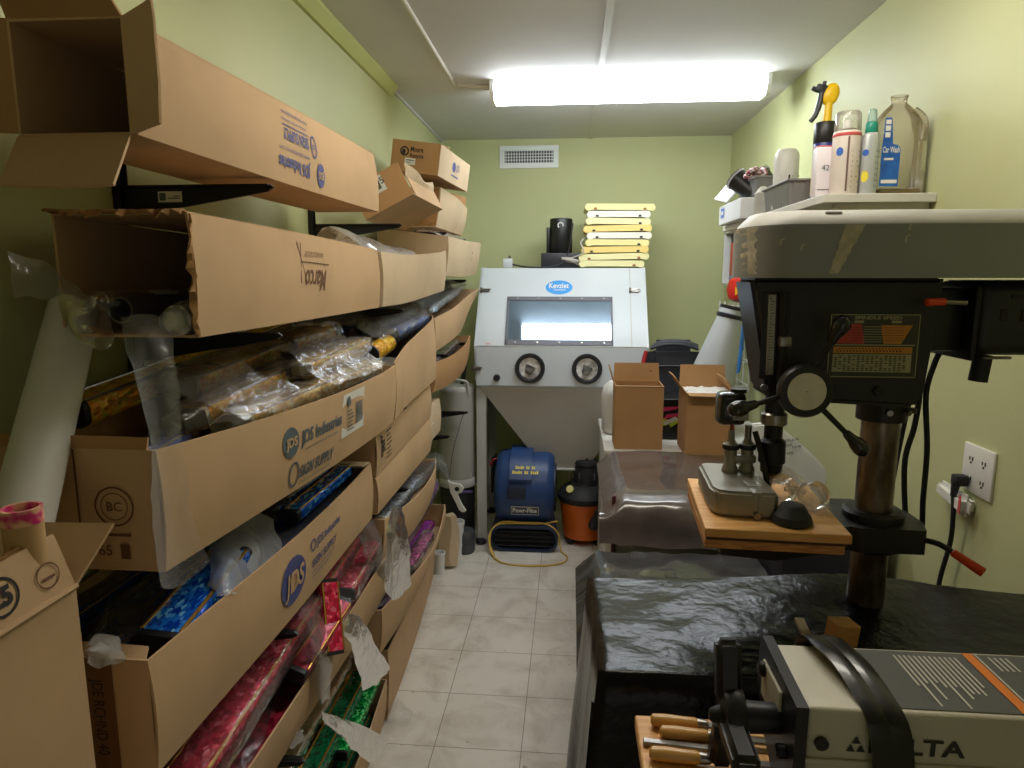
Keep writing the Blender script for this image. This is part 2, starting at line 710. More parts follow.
def fluorescent(label, x0, x1, yc, m_em, w=.16, h=.085):
    t = thing('ceiling_light', label, 'ceiling light', ((x0 + x1) / 2, yc, ZC))
    MB().box(((x0 + x1) / 2, yc, ZC - .012), (x1 - x0 - .02, w * .92, .024), .004).build('housing', FIX_WHITE, t)
    # wrap-around lens: a trapezoid with rounded lower corners
    prof = [(-w / 2, -.02), (-w / 2 + .006, -h * .62), (-w / 2 + .026, -h), (w / 2 - .026, -h), (w / 2 - .006, -h * .62), (w / 2, -.02)]
    mb = MB()
    n = len(prof)
    vs = [(x0 + .018, yc + y, ZC + z) for y, z in prof] + [(x1 - .018, yc + y, ZC + z) for y, z in prof]
    mb.add(vs, [[k, k + 1, n + k + 1, n + k] for k in range(n - 1)] + [[n - 1, 0, n, 2 * n - 1]])
    mb.build('diffuser', m_em, t, angle=60)
    for xe, s in ((x0, 1), (x1, -1)):
        m2 = MB()
        a = [(xe, yc + y * 1.03, ZC + z * 1.03 + .002) for y, z in prof] + [(xe + s * .018, yc + y * 1.03, ZC + z * 1.03) for y, z in prof]
        a[0] = (xe, yc - w / 2, ZC); a[n - 1] = (xe, yc + w / 2, ZC); a[n] = (xe + s * .018, yc - w / 2, ZC); a[2 * n - 1] = (xe + s * .018, yc + w / 2, ZC)
        m2.add(a, [list(range(n)), list(range(n, 2 * n))[::-1]] + [[k, (k + 1) % n, n + (k + 1) % n, n + k] for k in range(n)])
        m2.build('end_cap', FIX_WHITE, t, smooth=False)
    return t


fluorescent('long lit white fluorescent ceiling light across the room', -.385, .875, 3.31, TUBE_MAT)
fluorescent('warm fluorescent ceiling light nearer the viewer, out of frame overhead', -.40, .82, 1.65, emit('lit_diffuser_warm', (1, .93, .80, 1), REAR_EMIT))

# conduit
CONDUIT = mat('conduit_paint', rgb(214, 206, 192), .5, var=.05)
cx = thing('conduit', 'thin white conduit pipe with elbow running along ceiling to light', 'pipe', (-.556, 2.4, ZC - .012))
MB().tube(smooth_path([(-.553, YF + .02, 2.487), (-.555, 2.0, 2.487), (-.556, 3.22, 2.487), (-.545, 3.29, 2.487), (-.50, 3.318, 2.487), (-.385, 3.32, 2.475)], 6), .0085, 10).build('pipe', CONDUIT, cx)
MB().cyl((-.556, 3.20, 2.487), (-.556, 3.235, 2.487), .0115).build('coupling', CONDUIT, cx)
MB().cyl((-.42, 3.32, 2.479), (-.386, 3.32, 2.476), .0115).build('coupling', CONDUIT, cx)

# ---------------------------------------------------------------- air vent on the back wall
vt = thing('air_vent', 'white rectangular air vent grille high on back wall', 'vent', (-.285, YB, 2.375))
VW = mat('vent_white', rgb(226, 228, 230), .4)
mb = MB()
x0, x1, z0, z1 = -.482, -.092, 2.304, 2.447
b = .034
yv = YB - .006
for (c, s) in ((((x0 + x1) / 2, yv, z1 - b / 2), (x1 - x0, .012, b)), (((x0 + x1) / 2, yv, z0 + b / 2), (x1 - x0, .012, b)),
               ((x0 + b / 2, yv, (z0 + z1) / 2), (b, .012, z1 - z0 - 2 * b)), ((x1 - b / 2, yv, (z0 + z1) / 2), (b, .012, z1 - z0 - 2 * b))):
    mb.box(c, s, .002, 1)
mb.build('frame', VW, vt, angle=20)
MB().box(((x0 + x1) / 2, YB - .0015, (z0 + z1) / 2), (x1 - x0 - 2 * b, .003, z1 - z0 - 2 * b)).build('duct_opening', BLACK_PLASTIC, vt)
mb = MB()
for k in range(18):
    mb.box((x0 + b + (x1 - x0 - 2 * b) * (k + .5) / 18, YB - .009, (z0 + z1) / 2), (.004, .006, z1 - z0 - 2 * b), rot=(0, 0, .3))
for k in range(1, 4):
    mb.box(((x0 + x1) / 2, YB - .006, z0 + b + (z1 - z0 - 2 * b) * k / 4), (x1 - x0 - 2 * b, .006, .004))
mb.build('grille', VW, vt, smooth=False)
# ================================================================ shelving on the left wall
LEV = dict(A=1.775, B=1.50, C=1.175, D=.885, E=.575, F=.285)
UPR = [1.26, 2.23, 3.05, 3.62]
un = ['nearest', 'second nearest', 'third nearest', 'farthest']
for i, y in enumerate(UPR):
    lv = dict(A=1.775, B=1.495, C=1.16, D=.868, E=.57, F=.285) if i < 2 else dict(A=1.80, B=1.585, C=1.245, D=.86)
    if i == 1:
        del lv['F']
    t = thing('shelf_upright', 'black slotted steel shelf upright with brackets on left wall, %s of the row' % un[i], 'shelf bracket',
              (XL, y, .1), group='shelf uprights on the left wall')
    mb = MB()
    mb.box((XL + .004, y, 1.2), (.004, .028, 1.7))
    mb.box((XL + .010, y - .012, 1.2), (.014, .003, 1.7))
    mb.box((XL + .010, y + .012, 1.2), (.014, .003, 1.7))
    mb.build('rail', BLACK_METAL, t, smooth=False)
    for k, z in lv.items():
        d = .295
        x0 = XL + .012
        th2 = .004
        o = [(0, -.006), (d, -.006), (d + .006, .002), (d, -.020), (.04, -.062), (0, -.066)]
        o = [(0, -.004), (d, -.004), (d + .008, -.010), (d - .004, -.018), (.03, -.060), (0, -.064)]
        M = Matrix(((1, 0, 0, x0), (0, 0, -1, y + .004), (0, 1, 0, z), (0, 0, 0, 1)))
        m2 = MB().prism(o, .007, M)
        m2.box((x0 + d / 2, y, z - .006), (d, .020, .003))
        m2.build('bracket', BLACK_METAL, t, smooth=False)
        if i == 0 and k == 'A':
            fn = plane_fn((x0 + .075, y - .004, z - .036), (1, 0, 0), (0, 0, 1))
            st = Print().rect(0, 0, .048, .020).lay(fn, 'sticker', PAPER, t)
            fn2 = plane_fn((x0 + .075, y - .004, z - .036), (1, 0, 0), (0, 0, 1), .0014)
            Print().rect(.003, .003, .016, .017).rect(.02, .006, .044, .008).rect(.03, .010, .044, .012).lay(fn2, 'sticker_print', INK_GREY, st)

TH = .004


def _interp(st, y):
    ys = [s[0] for s in st]
    if y <= ys[0]:
        i = 0
    elif y >= ys[-1]:
        i = len(st) - 2
    else:
        i = max(k for k in range(len(st) - 1) if ys[k] <= y)
    p0 = st[max(i - 1, 0)]; p1 = st[i]; p2 = st[i + 1]; p3 = st[min(i + 2, len(st) - 1)]
    t = (y - p1[0]) / (p2[0] - p1[0])
    out = []
    for k in range(1, 5):
        m1 = (p2[k] - p0[k]) / (p2[0] - p0[0]) * (p2[0] - p1[0])
        m2 = (p3[k] - p1[k]) / (p3[0] - p1[0]) * (p2[0] - p1[0])
        out.append((2 * t ** 3 - 3 * t * t + 1) * p1[k] + (t ** 3 - 2 * t * t + t) * m1 + (-2 * t ** 3 + 3 * t * t) * p2[k] + (t ** 3 - t * t) * m2)
    return out


def front_fn(st, lift=.0012):
    """(y, v) -> point on the outer face of the front panel, v up from its lower edge"""
    def f(y, v):
        xb, xt, zb, zt = _interp(st, y)
        k = v / max(zt - zb, 1e-4)
        bul = math.sin(math.pi * min(max(k, 0), 1)) * .006
        return Vector((xb + (xt - xb) * k + bul + lift, y, zb + v))
    return f


def carton(label, st, xback=-.855, near='closed', far='closed', top=False, m=None, group=None, bottom=True, back_z=None, near_drop=0., name='cardboard_carton', cat='cardboard box', jag=0.):
    """long corrugated carton lying on a shelf. st: stations (y, front x at bottom, front x at top, z bottom, z top)"""
    m = m or CARD
    y0, y1 = st[0][0], st[-1][0]
    t = thing(name, label, cat, ((xback + st[0][1]) / 2, (y0 + y1) / 2, min(s[3] for s in st)), group=group)
    n = 18
    ys = [y0 + (y1 - y0) * k / n for k in range(n + 1)]
    mb = MB()
    f = front_fn(st, 0)
    rnd = random.Random(int(y0 * 100) + int(st[0][3] * 77))
    g = []
    for y in ys:
        xb, xt, zb, zt = _interp(st, y)
        row = [f(y, (zt - zb) * q / 5) for q in range(6)]
        if jag:
            row[-1].z -= rnd.random() * jag
        g.append(row)
    mb.sheet(g, TH)
    zt0, zt1 = _interp(st, y0)[3], _interp(st, y1)[3]
    zb0, zb1 = _interp(st, y0)[2], _interp(st, y1)[2]
    bz0 = back_z or zt0
    bz1 = back_z or zt1
    mb.hexa([(xback, y0, zb0), (xback + TH, y0, zb0), (xback + TH, y1, zb1), (xback, y1, zb1),
             (xback, y0, bz0), (xback + TH, y0, bz0), (xback + TH, y1, bz1), (xback, y1, bz1)])
    if bottom:
        mb.sheet([[(xback + (_interp(st, y)[0] - .001 - xback) * q / 4, y, _interp(st, y)[2]) for q in range(5)] for y in ys], -TH if False else TH)
    if top:
        mb.sheet([[(xback + (_interp(st, y)[1] - .001 - xback) * q / 4, y, _interp(st, y)[3]) for q in range(5)] for y in ys], TH)
    for which, y, mode in (('n', y0, near), ('f', y1, far)):
        if mode == 'closed':
            xb, xt, zb, zt = _interp(st, y)
            s = .0005 if which == 'n' else -.0005 - TH
            ztb = (back_z or zt)
            dr = near_drop if which == 'n' else 0
            mb.hexa([(xback + TH, y + s, zb), (xb - .001, y + s, zb), (xb - .001, y + s + TH, zb), (xback + TH, y + s + TH, zb),
                     (xback + TH, y + s, ztb - dr), (xt - .001, y + s, zt - dr), (xt - .001, y + s + TH, zt - dr), (xback + TH, y + s + TH, ztb - dr)])
    mb.build('carton_body', m, t, angle=40)
    return t, f


def flap(t, quad, m=None, th=TH, name='flap', wob=.004, seed=1, label=None, torn=0.):
    """a flap: quad = hinge a, hinge b, tip b, tip a"""
    a, b, c, d = [Vector(p) for p in quad]
    n = (b - a).cross(d - a).normalized()
    rnd = random.Random(seed)
    g = []
    for i in range(7):
        u = i / 6
        row = []
        for j in range(5):
            v = j / 4
            p = (a * (1 - u) + b * u) * (1 - v) + (d * (1 - u) + c * u) * v
            p = p + n * (wob * math.sin(u * 3.1) * v)
            if j == 4 and torn:
                p = p + (d - a).normalized() * (-rnd.random() * torn)
            row.append(p)
        g.append(row)
    return MB().sheet(g, th).build(name, m or CARD, t, label=label)


# ---- shelf A, near bay: long carton with open end, upside-down printing
stA = [(.885, -.575, -.583, 1.785, 1.93), (1.4, -.57, -.578, 1.783, 1.94), (1.97, -.562, -.572, 1.785, 1.945)]
boxA, fA = carton('long cardboard box on the top shelf, its near end open with flaps folded out', stA, top=True, near='open', xback=-.745)
flap(boxA, [(-.583, .885, 1.785), (-.583, .885, 1.93), (-.530, .868, 1.945), (-.530, .868, 1.795)], CARD, seed=3, torn=.004)
flap(boxA, [(-.745, .885, 1.783), (-.585, .885, 1.783), (-.556, .80, 1.708), (-.706, .80, 1.710)], CARD, seed=5)
flap(boxA, [(-.745, .885, 1.79), (-.745, .885, 1.935), (-.862, .84, 1.93), (-.862, .84, 1.79)], CARD_DARK, seed=4)
flap(boxA, [(-.745, .885, 1.934), (-.585, .885, 1.932), (-.60, .83, 2.00), (-.73, .83, 2.01)], CARD_DARK, seed=8, torn=.012)
# printing, upside down: the words run from far to near with letter tops pointing down
pr = Print()
pr.text('JDS Industries', .040, .0, .024, .155, bold=.03)
pr.text('www.jdsindustries.com', .040, -.020, .008, .15)
pr.text('SIGN SUPPLY', .040, -.058, .022, .125, bold=.03)
pr.text('a division of JDS Industries', .040, -.078, .006, .125)
pr.rect(.035, -.066, .165, -.064)
pr.text('www.jdssignsupply.com', .030, -.093, .007, .13)
pr.ring(.012, .009 - .055, .016, .024, .004)
pr.text('jds', .002, -.050, .012, .02)
up = lambda y1, v1: (lambda u, v: fA(y1 - u, v1 - v) + Vector((.0015, 0, 0)))
pr.lay(up(1.505, .050), 'printed_lettering', INK_BLUE, boxA, label='blue lettering printed upside down')
Print().ellipse(.0, .0, .022, .026).lay(up(1.525, .040), 'printed_roundel', INK_BLUE, boxA)
Print().text('JDS', .0, -.007, .016, .034, bold=.03, center=True).lay(lambda u, v: fA(1.525 - u, .040 - v) + Vector((.0026, 0, 0)), 'printed_roundel_letters', CARD, boxA)

# ---- shelf B, near bay: second long carton with torn open end
stB = [(.965, -.560, -.562, 1.508, 1.690), (1.45, -.562, -.564, 1.507, 1.684), (1.955, -.566, -.566, 1.508, 1.672)]
boxB, fB = carton('long cardboard box on second shelf with a ragged torn open end', stB, top=True, near='open', xback=-.775)
rnd = random.Random(5)
g = []
for k in range(25):
    u = k / 24
    x = -.775 + .213 * u
    tip = .010 + .016 * rnd.random()
    g.append([(x, .966, 1.691), (x, .966 - tip * .5, 1.694), (x + rnd.uniform(-.003, .003), .966 - tip, 1.690 + rnd.uniform(-.008, .006))])
MB().sheet(g, .003).build('torn_edge', CARD_TORN, boxB, label='torn frayed upper edge')
g = []
for k in range(17):
    u = k / 16
    z = 1.69 - .18 * u
    tip = .004 + .014 * rnd.random()
    g.append([(-.561, .966, z), (-.560 + rnd.uniform(0, .004), .966 - tip * .5, z), (-.562 + rnd.uniform(-.004, .008), .966 - tip, z)])
MB().sheet(g, .003).build('torn_edge', CARD_TORN, boxB, label='torn frayed side edge')
pr = Print()
upB = lambda u, v: fB(1.51 - u * 1.15, .092 - v * 1.15) + Vector((.0012, 0, 0))
pr.text('Marco', .0, -.012, .040, .105, italic=.35, bold=.008)
pr.poly([(-.018, -.022), (.125, -.026), (.125, -.028), (-.018, -.024)])
pr.text('AWARDS GROUP', .008, -.046, .010, .095)
pr.poly([(.115, -.060), (.118, -.060), (.131, .012), (.128, .012)])
pr.poly([(.131, -.062), (.134, -.060), (.105, .010), (.102, .010)])
pr.lay(upB, 'printed_lettering', INK_BROWN, boxB, label='dark script lettering printed upside down')

# ---- shelf C, near bay: bulging carton of yellow columns
stC = [(.878, -.585, -.585, 1.172, 1.355), (1.15, -.555, -.548, 1.175, 1.345), (1.45, -.525, -.515, 1.178, 1.34), (1.75, -.510, -.500, 1.180, 1.342), (1.88, -.512, -.502, 1.180, 1.346)]
boxC, fC = carton('long bowed cardboard box on third shelf filled with yellow foil columns', stC, near='closed', xback=-.855)
flap(boxC, [(-.855, .879, 1.352), (-.60, .879, 1.353), (-.60, .885, 1.372), (-.855, .885, 1.372)], CARD_DARK, seed=12)
cC = lambda y1, v1: (lambda u, v: fC(y1 + u, v1 + v) + Vector((.0015, 0, 0)))
pr = Print()
pr.text('JDS Industries', .035, .0, .026, .185, bold=.03, italic=.1)
pr.text('www.jdsindustries.com', .05, -.016, .007, .15)
pr.text('SIGN SUPPLY', .032, -.068, .024, .15, bold=.03, italic=.1)
pr.text('a division of JDS Industries', .03, -.082, .006, .14)
pr.text('www.jdssignsupply.com', .03, -.096, .006, .13)
pr.ring(.010, -.055, .020, .026, .005)
pr.lay(cC(1.225, .092), 'printed_lettering', INK_GREY, boxC, label='slate grey printed lettering')
Print().ellipse(.0, .0, .030, .030).lay(cC(1.222, .105), 'printed_roundel', INK_GREY, boxC)
Print().text('JDS', 0, -.008, .018, .042, bold=.03, center=True).lay(lambda u, v: fC(1.222 + u, .105 + v) + Vector((.003, 0, 0)), 'printed_roundel_letters', CARD, boxC)
lb = Print().poly([(0, 0), (.135, .002), (.150, .098), (.018, .098)]).lay(cC(1.445, .055), 'paper_label', PAPER, boxC)
pr = Print().ellipse(.045, .080, .010, .012)
for k in range(6):
    pr.rect(.03, .012 + k * .009, .07 - .006 * (k % 3), .015 + k * .009)
for k in range(10):
    pr.rect(.085 + .004 * k, .02, .0872 + .004 * k + .0012 * (k % 2), .070)
pr.lay(lambda u, v: fC(1.445 + u, .055 + v) + Vector((.0028, 0, 0)), 'label_print', INK_GREY, lb)
# certificate stamp on the near end
stampf = plane_fn((-.655, .8775, 1.235), (1, 0, 0), (0, 0, 1), .001)
pr = Print().ring(0, .035, .030, .030, .0025).ring(0, .035, .021, .021, .0015).text('BC', 0, .028, .014, center=True).rect(-.022, -.010, .022, -.006)
pr.rect(.004, -.045, .018, -.022).text('65', -.03, -.04, .016)
pr.lay(stampf, 'printed_stamp', INK_BROWN, boxC, label='round brown maker stamp')
mb = MB().add([(-.712, .8772, 1.172), (-.709, .8772, 1.172), (-.709, .8772, 1.355), (-.712, .8772, 1.355)], [[0, 1, 2, 3]])
mb.build('seam', INK_BROWN, boxC, smooth=False)

# ---- shelf D, near bay: carton of blue columns
stD = [(.82, -.585, -.585, .89, 1.066), (1.3, -.572, -.565, .893, 1.06), (1.6, -.570, -.562, .90, 1.063), (1.835, -.572, -.570, .90, 1.066)]
boxD, fD = carton('long cardboard box on fourth shelf holding blue foil columns', stD, near='closed', xback=-.855)
flap(boxD, [(-.855, 1.831, 1.066), (-.572, 1.831, 1.066), (-.575, 1.775, 1.070), (-.855, 1.78, 1.072)], CARD_PALE, seed=31)
flap(boxD, [(-.855, .82, 1.064), (-.59, .82, 1.064), (-.60, .845, 1.073), (-.855, .845, 1.073)], CARD, seed=32)
cD = lambda y1, v1: (lambda u, v: fD(y1 + u, v1 + v) + Vector((.0015, 0, 0)))
Print().ellipse(0, 0, .058, .050).lay(cD(1.262, .085), 'printed_roundel', INK_BLUE, boxD, label='blue oval printed mark')
Print().text('JDS', 0, -.020, .042, .085, bold=.02, center=True, italic=.15).lay(lambda u, v: fD(1.262 + u, .085 + v) + Vector((.003, 0, 0)), 'printed_roundel_letters', CARD, boxD)
pr = Print()
pr.text('JDS Industries', .028, .0, .018, .15, bold=.02)
pr.text('SIGN SUPPLY', .0, -.040, .018, .15, bold=.02)
pr.text('a division of JDS Industries', .0, -.054, .006, .14)
pr.text('www.jdssignsupply.com', .0, -.066, .006, .13)
pr.ring(.010, .010, .014, .014, .004)
pr.lay(cD(1.355, .108), 'printed_lettering', INK_BLUE, boxD)
# code down the near end
Print().text('JDE RCHND 40', 0, 0, .017, .12, rot=-math.pi / 2).lay(plane_fn((-.672, .8195, 1.035), (1, 0, 0), (0, 0, 1), .001), 'printed_code', INK_BLACK, boxD, label='black code printed sideways')
mb = MB().add([(-.711, .8192, .89), (-.640, .8192, .89), (-.640, .8192, 1.066), (-.711, .8192, 1.066)], [[0, 1, 2, 3]])
mb.build('seam_tape', mat('brown_tape', rgb(120, 84, 52), .5), boxD, smooth=False)

# ---- shelf E, near bay: carton of red columns;  floor: carton of green columns
stE = [(.86, -.60, -.575, .582, .712), (1.3, -.60, -.575, .582, .705), (1.6, -.59, -.575, .582, .71), (1.84, -.585, -.57, .582, .722), (2.12, -.585, -.572, .582, .722)]
boxE, fE = carton('long cardboard box on fifth shelf heaped with red foil columns', stE, xback=-.855)
stG = [(.95, -.66, -.645, .004, .17), (1.4, -.645, -.62, .004, .16), (1.8, -.64, -.615, .004, .165), (2.13, -.65, -.63, .004, .19)]
boxG, fG = carton('long cardboard box on the floor holding green foil columns', stG, xback=-.86)

# ---- shelf A, second bay
R27 = R(27)
t = thing('cardboard_carton', 'tilted cardboard box with curled open flap and white label beside the printed top box', 'cardboard box', (-.72, 2.42, 1.79))
ca, sa = math.cos(R27), math.sin(R27)
px0, pz0 = -.690, 1.785


def tl(a, b, y):
    return Vector((px0 + a * ca - b * sa, y, pz0 + a * sa + b * ca))


def tbox(mb, a0, a1, b0, b1, y0, y1):
    mb.hexa([tl(a0, b0, y0), tl(a1, b0, y0), tl(a1, b0, y1), tl(a0, b0, y1), tl(a0, b1, y0), tl(a1, b1, y0), tl(a1, b1, y1), tl(a0, b1, y1)])


mb = MB()
wA, hA = .185, .115
yA0, yA1 = 2.26, 2.78
tbox(mb, 0, wA, 0, TH, yA0, yA1)
tbox(mb, 0, TH, TH, hA, yA0, yA1)
tbox(mb, wA - TH, wA, TH, hA * .75, yA0 + .05, yA1)
tbox(mb, TH, wA - TH, TH, hA, yA1 - TH, yA1)
mb.build('carton_body', CARD, t, smooth=False)
mb = MB()
tbox(mb, TH, wA - .001, .001, hA, yA0 - .001, yA0 + TH - .001)
mb.build('end_panel', CARD_DARK, t, smooth=False)
g = []
for k in range(9):
    y = yA0 + .03 + .46 * k / 8
    g.append([tl(wA - .001, hA * .6, y), tl(wA + .012, hA * .78 - .012 * math.sin(k / 8 * 3.1), y), tl(wA + .016 + .01 * math.sin(k * .8), hA * .95 - .02 * math.sin(k / 8 * 3.1), y)])
MB().sheet(g, .003).build('flap', CARD_PALE, t, label='curled flap')
fnT = lambda u, v: tl(u, v, yA0 - .0022)
lb = Print().poly([(.055, .055), (.115, .055), (.115, .108), (.055, .108)]).lay(fnT, 'paper_label', PAPER, t)
pr = Print()
for k in range(9):
    pr.rect(.075 + .003 * k, .065, .0765 + .003 * k + .0008 * (k % 2), .10)
pr.text('5', .105, .078, .022).rect(.060, .06, .070, .062).rect(.060, .07, .068, .072).rect(.06, .08, .07, .082)
pr.lay(lambda u, v: tl(u, v, yA0 - .0032), 'label_print', INK_BLACK, lb)

# box resting on it and against the wall
Mm = Matrix.Translation((-.655, 2.83, 2.022)) @ Euler((0, R(8), R(-4))).to_matrix().to_4x4()
t = thing('cardboard_carton', 'small brown cardboard box with black logo perched highest on the left boxes', 'cardboard box', (-.655, 2.83, 2.0))
mb = MB()
bw, bl, bh = .205, .54, .125
mb.box((0, bl / 2, bh / 2), (bw, bl, bh), M=Mm)
mb.build('carton_body', CARD_DARK, t, smooth=False)
flap(t, [Mm @ V(-bw / 2, .0, bh), Mm @ V(bw / 2, .0, bh), Mm @ V(bw / 2 - .01, .19, bh + .018), Mm @ V(-bw / 2, .19, bh + .008)], CARD_DARK, seed=41, torn=.02)
mb = MB()
fe = lambda u, v: Mm @ V(-bw / 2 + u, -.001, v)
Print().ring(.055, .082, .019, .019, .006).ellipse(.052, .080, .008, .010).text('Moore', .080, .083, .020, .055, bold=.02).text('Recycle', .080, .060, .016, .058, bold=.02).lay(fe, 'printed_logo', INK_BLACK, t)
lb = Print().rect(.06, .03, .105, .056).lay(fe, 'paper_label', PAPER, t)
Print().rect(.066, .046, .10, .050).rect(.066, .038, .085, .040).lay(lambda u, v: Mm @ V(-bw / 2 + u, -.0018, v), 'label_print', INK_GREY, lb)
fs = lambda u, v: Mm @ V(bw / 2 + .0012, u, v)
MB().hexa([fs(0, 0), Mm @ V(bw / 2 + .0022, 0, 0), Mm @ V(bw / 2 + .0022, bl, 0), fs(bl, 0), fs(0, bh), Mm @ V(bw / 2 + .0022, 0, bh), Mm @ V(bw / 2 + .0022, bl, bh), fs(bl, bh)]).build('side_panel', CARD_PALE, t, smooth=False)
Print().ellipse(.24, .07, .03, .022).rect(.20, .03, .33, .036).text('JDS', .28, .06, .03).lay(lambda u, v: Mm @ V(bw / 2 + .003, u, v), 'printed_logo', INK_BLUE, t)

stA3 = [(3.00, -.60, -.575, 1.815, 1.985), (3.3, -.585, -.545, 1.812, 1.965), (3.60, -.58, -.55, 1.812, 1.95)]
boxA3, fA3 = carton('worn pale cardboard box at the far end of the top shelf', stA3, m=CARD_PALE, xback=-.80)
flap(boxA3, [(-.80, 3.59, 1.95), (-.555, 3.59, 1.95), (-.56, 3.62, 2.03), (-.79, 3.62, 2.05)], CARD_DARK, seed=51, torn=.02)
MB().hexa([(-.70, 2.998, 1.82), (-.598, 2.998, 1.82), (-.598, 2.9995, 1.82), (-.70, 2.9995, 1.82), (-.70, 2.998, 1.98), (-.58, 2.998, 1.98), (-.58, 2.9995, 1.98), (-.70, 2.9995, 1.98)]).build('end_panel', CARD_TORN, boxA3, smooth=False)

# ---- shelf B, second and third bay
stB2 = [(2.00, -.568, -.568, 1.508, 1.672), (2.3, -.560, -.556, 1.51, 1.672), (2.65, -.525, -.515, 1.535, 1.692), (2.80, -.53, -.52, 1.54, 1.705)]
boxB2, fB2 = carton('open pale cardboard box on second shelf with milky plastic inside', stB2, m=CARD_PALE, xback=-.84)
Print().poly([(0, 0), (.11, 0), (.13, .12), (.03, .12)]).lay(lambda u, v: fB2(2.02 + u, .02 + v), 'clear_tape', mat('tape_grey', rgb(206, 204, 200), .25), boxB2)
stB3 = [(2.84, -.53, -.515, 1.60, 1.765), (3.2, -.52, -.50, 1.598, 1.765), (3.55, -.515, -.485, 1.605, 1.772), (3.68, -.52, -.49, 1.61, 1.775)]
boxB3, fB3 = carton('pale cardboard box on second shelf nearest the back wall', stB3, m=CARD_PALE, xback=-.82, back_z=1.80)
Print().text('7', 0, 0, .04).lay(lambda u, v: fB3(3.38 + u, .075 + v), 'pencil_mark', INK_BROWN, boxB3)

# ---- shelf C, second and third bay
stC2 = [(1.895, -.512, -.506, 1.180, 1.352), (2.15, -.535, -.535, 1.178, 1.375), (2.45, -.545, -.545, 1.178, 1.405), (2.72, -.555, -.56, 1.178, 1.43), (2.80, -.575, -.585, 1.178, 1.44)]
boxC2, fC2 = carton('curved cardboard box on third shelf crammed with film wrapped tubes', stC2, near='none', xback=-.855)
stC3 = [(2.86, -.59, -.585, 1.27, 1.42), (3.15, -.56, -.55, 1.30, 1.45), (3.45, -.56, -.53, 1.33, 1.495), (3.66, -.56, -.50, 1.42, 1.53)]
boxC3, fC3 = carton('cardboard box tipped up above the dark column box at the far end', stC3, m=CARD, xback=-.84)
stC4 = [(2.88, -.60, -.59, 1.09, 1.225), (3.15, -.575, -.56, 1.085, 1.225), (3.45, -.56, -.545, 1.10, 1.245), (3.66, -.57, -.55, 1.12, 1.275)]
boxC4, fC4 = carton('orange brown cardboard box of dark columns at the far end of third shelf', stC4, m=CARD_DARK, xback=-.84)

# ---- shelf D, second bay: two closed cartons stacked; behind them a narrow one
stD2 = [(1.90, -.575, -.575, .885, .995), (2.66, -.570, -.570, .885, 1.02)]
boxD2, fD2 = carton('closed long cardboard box under another on fourth shelf', stD2, top=True)
stD3 = [(1.90, -.575, -.575, 1.004, 1.158), (2.66, -.568, -.568, 1.029, 1.168)]
boxD3, fD3 = carton('closed long cardboard box with white papers taped to its side on fourth shelf', stD3, top=True)
sh = Print().rect(0, 0, .15, .135).lay(lambda u, v: fD3(1.925 + u, .006 + v), 'packing_list', PAPER, boxD3)
pr = Print()
for k in range(7):
    pr.rect(.075, .02 + k * .014, .135 - .008 * (k % 3), .024 + k * .014)
pr.text('JDS', .055, .05, .018, rot=math.pi / 2, bold=.04).text('Q24V', .035, .04, .02, rot=math.pi / 2, bold=.05)
pr.lay(lambda u, v: fD3(1.925 + u, .006 + v) + Vector((.0014, 0, 0)), 'paper_print', INK_BLACK, sh)
stD4 = [(2.78, -.60, -.60, .885, 1.03), (3.02, -.60, -.60, .885, 1.035)]
boxD4, fD4 = carton('short taped cardboard box standing past the stacked closed boxes', stD4, top=True, m=CARD_PALE)
Print().rect(.02, .02, .07, .06).rect(.02, .075, .07, .12).lay(lambda u, v: fD4(2.79 + u, v), 'paper_label', PAPER, boxD4)
MB().hexa([(-.67, 2.778, .885), (-.63, 2.778, .885), (-.63, 2.779, .885), (-.67, 2.779, .885), (-.67, 2.778, 1.03), (-.63, 2.778, 1.03), (-.63, 2.779, 1.03), (-.67, 2.779, 1.03)]).build('sealing_tape', mat('brown_tape_b', rgb(150, 96, 50), .4), boxD4)

# ---- shelf E, F and floor, second bay
stE2 = [(1.94, -.585, -.565, .70, .855), (2.2, -.575, -.555, .672, .815), (2.45, -.57, -.55, .66, .795), (2.70, -.58, -.56, .66, .795), (2.84, -.60, -.585, .665, .80)]
boxE2, fE2 = carton('long cardboard box of clear wrapped silver columns on fifth shelf', stE2, xback=-.855)
stF2 = [(1.88, -.58, -.565, .43, .585), (2.2, -.575, -.555, .40, .535), (2.6, -.585, -.565, .375, .465), (2.9, -.60, -.58, .37, .46), (3.12, -.61, -.60, .375, .49)]
boxF2, fF2 = carton('long cardboard box of purple foil columns on the lowest shelf', stF2, xback=-.855)
stG2 = [(2.17, -.645, -.635, .004, .275), (2.5, -.655, -.64, .004, .265), (2.9, -.68, -.66, .004, .25), (3.33, -.715, -.70, .004, .24)]
boxG2, fG2 = carton('long cardboard box on the floor under the purple one with dark red columns', stG2, xback=-.865)

